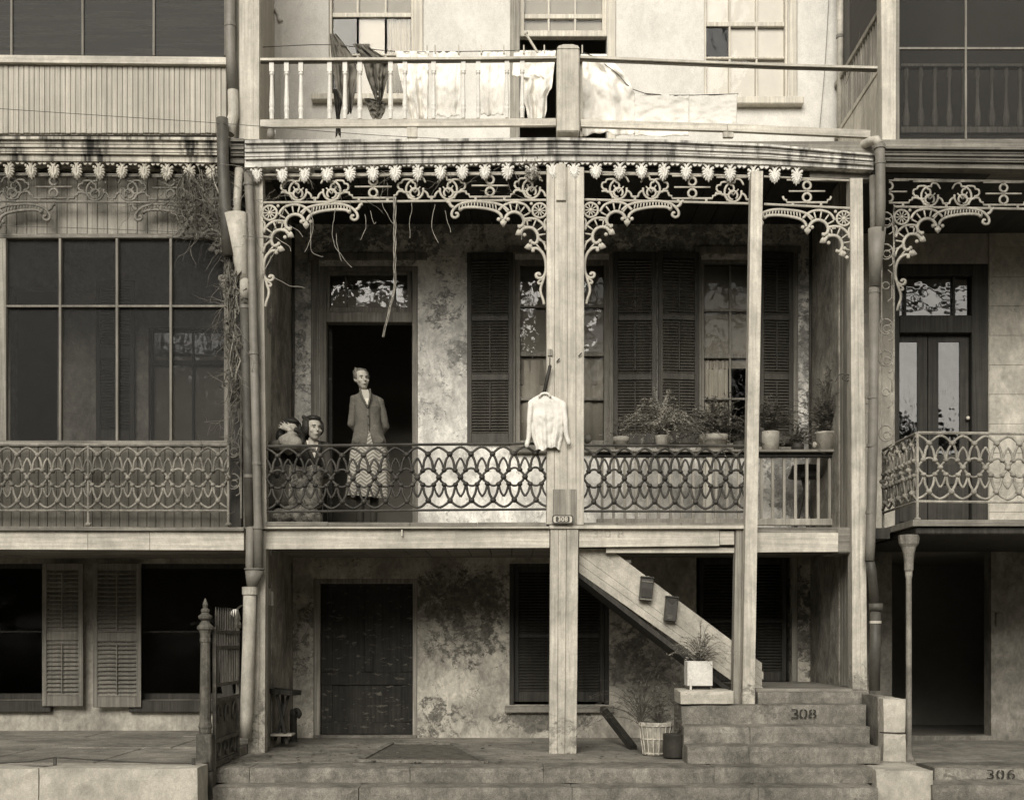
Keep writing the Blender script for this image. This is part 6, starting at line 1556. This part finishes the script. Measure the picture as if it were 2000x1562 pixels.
# ------------------------------------------------------------------ people
def blob(name, b, mat, parent, vox=.011, sm=4, loc=None, rot=None):
    me = b.mesh(name + '_src', None); o = bpy.data.objects.new('tmp', me); SC.collection.objects.link(o)
    r = o.modifiers.new('r', 'REMESH'); r.mode = 'VOXEL'; r.voxel_size = vox; r.use_smooth_shade = True
    s = o.modifiers.new('s', 'SMOOTH'); s.factor = .5; s.iterations = sm
    dg = bpy.context.evaluated_depsgraph_get(); me2 = bpy.data.meshes.new_from_object(o.evaluated_get(dg)); me2.name = name
    bpy.data.objects.remove(o); bpy.data.meshes.remove(me)
    me2.materials.clear(); me2.materials.append(mat)
    for p in me2.polygons: p.use_smooth = True
    q_ = link(name, me2, parent, loc)
    if rot is not None: q_.rotation_euler = rot
    return q_
def head(b, c, yaw=0.0, pitch=0.0, roll=0.0, s=1.0):
    """skull, jaw, nose, ears, brow; returns the transform"""
    Mx = Matrix.Translation(Vector(c)) @ Euler((pitch, roll, yaw), 'XYZ').to_matrix().to_4x4() @ Matrix.Scale(s, 4)
    R3 = Mx.to_3x3().normalized()
    def T(x, y, z): return Mx @ Vector((x, y, z))
    b.ball(T(0, .012, .03), (.072 * s, .09 * s, .085 * s), 14, 10, R3); b.ball(T(0, -.018, -.03), (.058 * s, .068 * s, .075 * s), 12, 8, R3)
    b.ball(T(0, -.04, -.082), (.034 * s, .032 * s, .026 * s), 10, 6, R3)
    b.cap(T(0, -.085, .012), .009 * s, T(0, -.106, -.022), .014 * s, 8); b.ball(T(0, -.07, .03), (.052 * s, .018 * s, .012 * s), 8, 6, R3)
    for x in (1, -1):
        b.ball(T(x * .072, .015, -.005), (.012 * s, .022 * s, .03 * s), 8, 6, R3); b.ball(T(x * .042, -.055, -.022), (.022 * s, .022 * s, .02 * s), 8, 6, R3)
    b.ball(T(0, -.08, -.056), (.024 * s, .014 * s, .012 * s), 8, 6, R3)
    return T, R3
def face(T, R3, s, parent, brow='hair'):
    for x in (1, -1):
        MB().ball(T(x * .030, -.078, .008), (.0095 * s, .005 * s, .0038 * s), 8, 5, R3).build('eye', mt['eye'], parent, True)
        MB().cap(T(x * .016, -.088, .027), .0026 * s, T(x * .046, -.078, .028), .002 * s, 5).build('eyebrow', mt[brow], parent, True)
    MB().ball(T(0, -.091, -.056), (.017 * s, .005 * s, .0035 * s), 8, 5, R3).build('mouth', mt['lip'], parent, True)
    MB().ball(T(0, -.088, -.036), (.009 * s, .008 * s, .003 * s), 6, 4, R3).build('nostrils', mt['lip'], parent, True)
def hand(b, wrist, dirv, side, curl=.3, s=1.0, spread=.16, nrm=None):
    """palm, four unequal fingers and a thumb from the side of the palm"""
    w_ = Vector(wrist); d = Vector(dirv).normalized(); n = Vector(nrm) if nrm else Vector((0, -1, 0)); n = (n - d * n.dot(d)).normalized(); t = d.cross(n) * side
    pc = w_ + d * .045 * s
    b.ball(pc, (.032 * s, .032 * s, .032 * s), 8, 6); b.cap(w_, .022 * s, pc + d * .02 * s, .032 * s, 8)
    for i, (o, L) in enumerate(((-.030, .058), (-.010, .070), (.011, .075), (.031, .066))):
        p0 = pc + t * o * s + d * .026 * s; sp_ = t * o * spread / .03
        p1 = p0 + (d + sp_ - n * -curl * .4).normalized() * L * .5 * s; p2 = p1 + (d + sp_ - n * -curl).normalized() * L * .5 * s
        b.cap(p0, .0095 * s, p1, .0088 * s, 6); b.cap(p1, .0088 * s, p2, .0072 * s, 6)
    q0 = w_ + t * .028 * s + d * .028 * s; q1 = q0 + (t * .8 + d * .7).normalized() * .032 * s; q2 = q1 + (t * .25 + d).normalized() * .028 * s
    b.cap(q0, .0125 * s, q1, .0105 * s, 6); b.cap(q1, .0105 * s, q2, .008 * s, 6)

# ---- standing woman in the doorway
Yw = .8; wp = pt(717, 1042, Yw); wp.z = FL + .001
W1 = thing('person', 'woman in buttoned cardigan and herringbone skirt standing in the doorway, hands behind her back', 'person', wp, local=True)
b = MB(); yaw = math.radians(20)
hT, hR = head(b, (-.033, -.012, 1.530), yaw, .03, -.05, .93)
b.cap((-.015, .015, 1.37), .046, (-.03, .004, 1.48), .041)
b.ball((0, .02, 1.25), (.12, .075, .14)); b.ball((0, .02, 1.05), (.125, .085, .18)); b.ball((0, .02, .88), (.155, .1, .14))
for s in (1, -1):
    sh_ = Vector((s * .108, .02, 1.325)); el = Vector((s * .165, .05, 1.09)); wr_ = Vector((s * .05, .145, .965))
    b.cap((0, .02, 1.36), .04, sh_, .036); b.cap(sh_, .034, el, .03); b.cap(el, .028, wr_, .022)
    hand(b, wr_, (-s * .9, .1, -.35), s, .5, .95, nrm=(0, 1, 0))
    b.cap((s * .075, .02, .86), .085, (s * .07, .01, .48), .052); b.cap((s * .07, .01, .48), .05, (s * .065, .03, .09), .033)
blob('body', b, mt['skin'], W1, .009, 3)
face(hT, hR, .95, W1, 'hair_grey')
hb = MB()
for (x, y, z, rx, ry, rz) in ((0, .035, .05, .078, .085, .078), (0, .015, .085, .06, .07, .036), (.062, .012, .04, .018, .045, .045), (-.066, .012, .035, .018, .045, .05), (0, .085, .0, .055, .03, .05)):
    hb.ball(hT(x, y, z), (rx * .93, ry * .93, rz * .93), 12, 8, hR)
for i in range(60):
    rr_ = random.Random(i + 200); a = rr_.uniform(-.35, 3.5); zz_ = rr_.uniform(-.01, .12); k_ = math.sqrt(max(0, 1 - (zz_ - .04) ** 2 / .0095)); hb.ball(hT(.077 * k_ * math.cos(a), .02 + .085 * k_ * math.sin(a), zz_), rr_.uniform(.008, .017), 5, 4)
blob('hair', hb, mt['hair_grey'], W1, .006, 1)
# cardigan: body and sleeves, open V at the neck
cg = MB()
def ring_loft(b, rings, n=28):
    """rings: (cx, cy, z, rx, ry)"""
    vs = []
    for cx, cy, z, rx, ry in rings:
        for k in range(n):
            a = 2 * math.pi * k / n; vs.append((cx + rx * math.copysign(abs(math.cos(a)) ** .85, math.cos(a)), cy + ry * math.sin(a), z))
    fs = [(i * n + k, i * n + (k + 1) % n, (i + 1) * n + (k + 1) % n, (i + 1) * n + k) for i in range(len(rings) - 1) for k in range(n)]
    fs += [tuple(range(n))[::-1], tuple(range((len(rings) - 1) * n, len(rings) * n))]
    b.add(vs, fs)
ring_loft(cg, [(0, .02, .872, .172, .122), (0, .02, .93, .172, .124), (0, .02, 1.0, .150, .112), (0, .02, 1.08, .132, .104), (0, .02, 1.17, .130, .108), (0, .02, 1.26, .138, .110), (0, .02, 1.325, .128, .09), (0, .02, 1.37, .092, .072), (-.008, .02, 1.405, .062, .058), (-.012, .02, 1.42, .05, .05)])
for s in (1, -1):
    cg.ball((s * .115, -.085, .915), (.05, .022, .045), 10, 6)
    cg.cap((s * .09, .02, 1.345), .042, (s * .118, .022, 1.325), .046)
    sl_ = MB(); sl_.cap((s * .120, .022, 1.32), .053, (s * .168, .05, 1.09), .043); sl_.cap((s * .168, .05, 1.09), .043, (s * .09, .135, .985), .033)
    blob('sleeve', sl_, mt['cardigan'], W1, .010, 2)
o = blob('cardigan', cg, mt['cardigan'], W1, .010, 3)
# blouse wedge and skin at the V, button band and buttons
vb = MB().add([(-.045, -.036, 1.425), (.022, -.036, 1.425), (-.042, -.080, 1.375), (.030, -.080, 1.375), (-.030, -.104, 1.33), (.028, -.104, 1.33), (.004, -.122, 1.235)], [(0, 2, 3, 1), (2, 4, 5, 3), (4, 6, 5)])
vb.build('neck_opening', mt['skin'], W1, True)
MB().add([(-.022, -.112, 1.325), (.024, -.112, 1.325), (.004, -.125, 1.255)], [(0, 2, 1)]).build('blouse', mt['blouse'], W1)
for s in (1, -1): MB().tube(spline([(.005 + s * .004, -.118, 1.245), (s * .036 - .002, -.108, 1.33), (s * .047 - .006, -.085, 1.38), (s * .05 - .01, -.03, 1.43)], 4), .0095, 6).build('neck_band', mt['cardigan'], W1, True)
MB().tube([(.006, -.102, 1.25), (.004, -.098, 1.1), (.0, -.106, .96), (.012, -.112, .88)], .010, 6).build('button_band', mt['cardigan'], W1, True)
for z in (1.235, 1.15, 1.065, .98): MB().ball((.004, -.116, z), (.009, .006, .009)).build('button', mt['eye'], W1, True)
MB().prism([(-.018, .87), (.038, .87), (.02, .975), (.008, 1.0)], -.135, -.108).build('skirt_gap', mt['herring'], W1)
sk = MB(); nk = 48; rings = []
for z, rx, ry, fl in ((.92, .16, .105, 0), (.80, .19, .125, .006), (.65, .2, .14, .010), (.50, .212, .152, .014), (.36, .225, .165, .016)):
    rings.append([( (rx + fl * math.sin(k / nk * 6.283 * 9 + 1)) * math.cos(k / nk * 6.283), .02 + (ry + fl * math.sin(k / nk * 6.283 * 9 + 1)) * math.sin(k / nk * 6.283), z + (.012 * math.sin(k / nk * 6.283 * 2 + .5) if z < .4 else 0)) for k in range(nk)])
vs = [v for r_ in rings for v in r_]
fs = [(i * nk + (k + 1) % nk, i * nk + k, (i + 1) * nk + k, (i + 1) * nk + (k + 1) % nk) for i in range(len(rings) - 1) for k in range(nk)]
sk.add(vs, fs).build('skirt', mt['herring'], W1, True)
for s in (1, -1): blob('stocking', MB().cap((s * .07, .01, .5), .056, (s * .066, .028, .1), .04), mt['stocking'], W1, .01, 2)
for s in (1, -1):
    f_ = MB().ball((s * .07, -.03, .045), (.042, .115, .042), 10, 8).ball((s * .068, .04, .06), (.04, .05, .055), 10, 8)
    blob('shoe', f_, mt['shoe'], W1, .01, 2)

for o in W1.children:      # weight on one leg, one shoulder lower, creased knit
    for v in o.data.vertices:
        z = v.co.z
        v.co.x += .016 * math.sin(z * 2.6 - .6) - .010 * max(0, z - 1.1) / .3
        if .9 < z < 1.42: v.co.z -= .075 * v.co.x * (z - .9) / .5
        if o.name.startswith(('cardigan', 'sleeve')):
            v.co += mnoise.noise_vector(v.co * 9) * .007 + mnoise.noise_vector(v.co * 24) * .0035
        if o.name.startswith('skirt'):
            v.co += mnoise.noise_vector(Vector((v.co.x * 14, v.co.y * 14, v.co.z * 4))) * .008
W1.rotation_euler = (0, 0, math.radians(5))
# ---- bench for the two seated women
bench = thing('bench', 'low wooden bench behind the railing under the two seated women', 'bench', (X(580, .62), .62, FL))
MB().box(X(533, .62), X(634, .62), .42, .85, FL + .40, FL + .44, .006).build('seat', mt['dark_wood'], bench)
for a, b_ in ((536, .46), (630, .46), (536, .8), (630, .8)): MB().box(X(a, .62) - .02, X(a, .62) + .02, b_ - .02, b_ + .02, FL, FL + .40).build('leg', mt['dark_wood'], bench)

# ---- seated woman looking out
Y2 = .6
W2 = thing('person', 'seated woman with dark wavy hair, dark jacket and white collar beside the doorway', 'person', (X(601, Y2), Y2, FL), local=True)
def w2(px, py, Y): return pt(px, py, Y) - Vector((X(601, Y2), Y2, FL))
b = MB(); hc = w2(613, 838, .36)
hT, hR = head(b, hc, math.radians(30), .0, .0, 1.0)
nk_ = hc + Vector((-.02, .035, -.10)); ch = w2(603, 892, .50)
b.cap(nk_, .045, hc + Vector((-.02, .03, -.18)), .05); b.ball(ch, (.14, .09, .16)); b.ball(w2(601, 940, .58), (.13, .1, .15))
seat_z = .47
for s in (1, -1):
    sh_ = ch + Vector((s * .15, .01, .10)); el = ch + Vector((s * .20, -.02, -.17)); wr_ = ch + Vector((s * .05 + .06, -.18, -.21))
    b.cap(ch + Vector((0, 0, .12)), .05, sh_, .05); b.cap(sh_, .044, el, .036); b.cap(el, .034, wr_, .023); hand(b, wr_, (-s * .5 + .2, -.5, -.5), s, .6, .92, nrm=(0, -1, .3))
    hip = Vector((s * .09, .02, seat_z + .06)); kn = Vector((s * .09 + .02, -.36, seat_z + .05)); an = Vector((s * .08 + .02, -.34, .08))
    b.cap(hip, .09, kn, .06); b.cap(kn, .056, an, .034); b.cap(an, .034, an + Vector((0, -.1, -.04)), .03)
blob('body', b, mt['skin'], W2, .009, 3); face(hT, hR, 1.0, W2)
hb = MB()
for (x, y, z, rx, ry, rz) in ((0, .04, .055, .088, .09, .085), (0, .02, .1, .075, .075, .04), (.075, .015, .02, .03, .05, .07), (-.078, .015, .015, .034, .055, .08), (-.082, .035, -.03, .03, .045, .04), (0, .1, -.02, .075, .04, .07), (0, -.03, .098, .062, .05, .026)):
    hb.ball(hT(x, y, z), (rx, ry, rz), 12, 8, hR)
for i in range(70):
    rr_ = random.Random(i); a = rr_.uniform(.3, 2.84); zz_ = rr_.uniform(-.05, .13); hb.ball(hT(.09 * math.cos(a), .02 + .09 * math.sin(a), zz_), rr_.uniform(.012, .024), 6, 4)
blob('hair', hb, mt['hair'], W2, .007, 1)
jk = MB(); c0 = ch
jk.ball(ch + Vector((0, .015, .02)), (.175, .125, .17), 14, 10); jk.ball(w2(601, 945, .6), (.155, .13, .16), 14, 10)
for s in (1, -1):
    sh_ = ch + Vector((s * .15, .01, .09)); el = ch + Vector((s * .20, -.02, -.17)); wr_ = ch + Vector((s * .08 + .05, -.14, -.2))
    jk.cap(ch + Vector((0, .02, .11)), .066, sh_, .066); jk.cap(sh_, .062, el, .052); jk.cap(el, .05, wr_, .04)
blob('jacket', jk, mt['jacket'], W2, .011, 3)
MB().prism([((hc.x - .075), hc.z - .105), (hc.x + .04, hc.z - .115), (hc.x + .03, hc.z - .23), (hc.x + .01, hc.z - .33), (hc.x - .045, hc.z - .22)], ch.y - .132, ch.y - .105).build('blouse_front', mt['blouse'], W2)
for s in (1, -1): MB().tube([(hc.x - .02 + s * .07, ch.y - .10, hc.z - .12), (hc.x + s * .045, ch.y - .135, hc.z - .2), (hc.x + .01, ch.y - .14, hc.z - .33)], .018, 6).build('lapel', mt['tweed'], W2, True)
lap = MB()
for s in (1, -1): lap.cap((s * .09, .04, seat_z + .07), .11, (s * .10 + .02, -.35, seat_z + .06), .085); lap.cap((s * .10 + .02, -.35, seat_z + .06), .085, (s * .10 + .02, -.37, .26), .09)
lap.ball((.02, -.15, seat_z + .06), (.14, .2, .09)); lap.ball((.02, -.37, .34), (.13, .07, .14))
blob('skirt', lap, mt['print'], W2, .013, 4)

# ---- woman hiding her face with her hand
W3 = thing('person', 'seated woman at the corner post hiding her face behind her raised hand', 'person', (X(555, .6), .6, FL), local=True)
def w3(px, py, Y): return pt(px, py, Y) - Vector((X(555, .6), .6, FL))
b = MB(); hc = w3(568, 843, .36)
hT, hR = head(b, hc, math.radians(18), .14, .12, .97)
ch = w3(551, 897, .54)
b.cap(hc + Vector((-.02, .04, -.1)), .045, hc + Vector((-.03, .05, -.17)), .05); b.ball(ch, (.14, .1, .16)); b.ball(w3(553, 945, .6), (.13, .1, .15))
shl = w3(537, 872, .46); elb = w3(577, 866, .10); wri = w3(567, 841, .22)
b.cap(ch + Vector((0, 0, .11)), .05, shl, .05); b.cap(shl, .045, elb, .038); b.cap(elb, .036, wri, .025); hand(b, wri, (-.72, .12, .48), 1, .2, .92, .22, nrm=(.25, -1, .1))
shr = ch + Vector((.15, .01, .09)); el2 = ch + Vector((.19, -.03, -.17)); wr2 = ch + Vector((.02, -.2, -.24))
b.cap(ch + Vector((0, 0, .11)), .05, shr, .05); b.cap(shr, .044, el2, .036); b.cap(el2, .034, wr2, .023); hand(b, wr2, (-.6, -.4, -.4), -1, .6, .95)
for s in (1, -1):
    kn = Vector((s * .09, -.36, seat_z + .05)); an = Vector((s * .08, -.34, .08))
    b.cap((s * .09, .02, seat_z + .06), .09, kn, .06); b.cap(kn, .056, an, .034); b.cap(an, .034, an + Vector((0, -.1, -.04)), .03)
blob('body', b, mt['skin'], W3, .0085, 2); face(hT, hR, .97, W3)
hb = MB()
for (x, y, z, rx, ry, rz) in ((0, .035, .06, .09, .095, .085), (.0, .0, .105, .07, .07, .03), (.08, .01, .0, .026, .055, .1), (-.08, .0, .01, .03, .06, .09), (-.095, .01, -.06, .045, .06, .075), (.07, .04, -.06, .03, .05, .06), (0, .1, -.03, .09, .05, .11), (-.07, .05, -.1, .06, .06, .06)):
    hb.ball(hT(x, y, z), (rx, ry, rz), 12, 8, hR)
blob('hair', hb, mt['hair'], W3, .009, 2)
jk = MB(); jk.ball(ch + Vector((0, .015, .02)), (.17, .125, .17), 14, 10); jk.ball(w3(553, 945, .6), (.15, .13, .17), 14, 10)
jk.cap(ch + Vector((0, .02, .1)), .066, shr, .066); jk.cap(shr, .062, el2, .052); jk.cap(el2, .05, wr2, .04); jk.cap(ch + Vector((0, .02, .1)), .066, shl + Vector((0, .03, 0)), .06)
blob('coat', jk, mt['jacket'], W3, .011, 3)
sl = MB(); sl.cap(shl, .068, elb.lerp(shl, .35), .085); sl.cap(elb.lerp(shl, .4), .085, elb, .07); sl.cap(elb, .072, elb.lerp(wri, .7), .05); sl.ball(elb.lerp(shl, .3) + Vector((0, -.02, .03)), (.11, .08, .07))
blob('raised_sleeve', sl, mt['coat_sleeve'], W3, .010, 3)
MB().tube(spline([elb + Vector((.0, -.05, .125)), elb + Vector((.055, -.02, .10)), elb + Vector((.068, .0, .05)), elb + Vector((.06, .0, .0))], 4), .024, 8).build('cuff_trim', mt['hair'], W3, True)
lap = MB()
for s in (1, -1): lap.cap((s * .09, .04, seat_z + .07), .11, (s * .10, -.35, seat_z + .06), .085); lap.cap((s * .10, -.35, seat_z + .06), .085, (s * .10, -.37, .26), .09)
lap.ball((0, -.15, seat_z + .06), (.14, .2, .09)); lap.ball((0, -.37, .34), (.13, .07, .14))
blob('skirt', lap, mt['tweed'], W3, .013, 4)
for W in (W2, W3):
    dx = .02 if W is W2 else 0
    for s in (1, -1): blob('shoe', MB().ball((s * .08 + dx, -.39, .045), (.042, .11, .04), 10, 8).ball((s * .08 + dx, -.33, .06), (.04, .05, .05), 10, 8), mt['shoe'], W, .01, 2)
bl = thing('blanket', 'pale patterned cloth bundle lying at the feet of the seated women', 'bundle', (X(575, .2), .2, FL))
bb = MB(); rnd = random.Random(3)
for i in range(9): bb.ball((X(545 + i * 9, .22), .22 + rnd.uniform(-.05, .06), FL + .09 + rnd.uniform(-.02, .05)), (.07, .07, .09 + rnd.uniform(-.02, .03)), 8, 6)
blob('cloth', bb, mt['print'], bl, .012, 3)

# ------------------------------------------------------------------ tidy
for o in SC.objects:
    if '_w' in o: del o['_w']
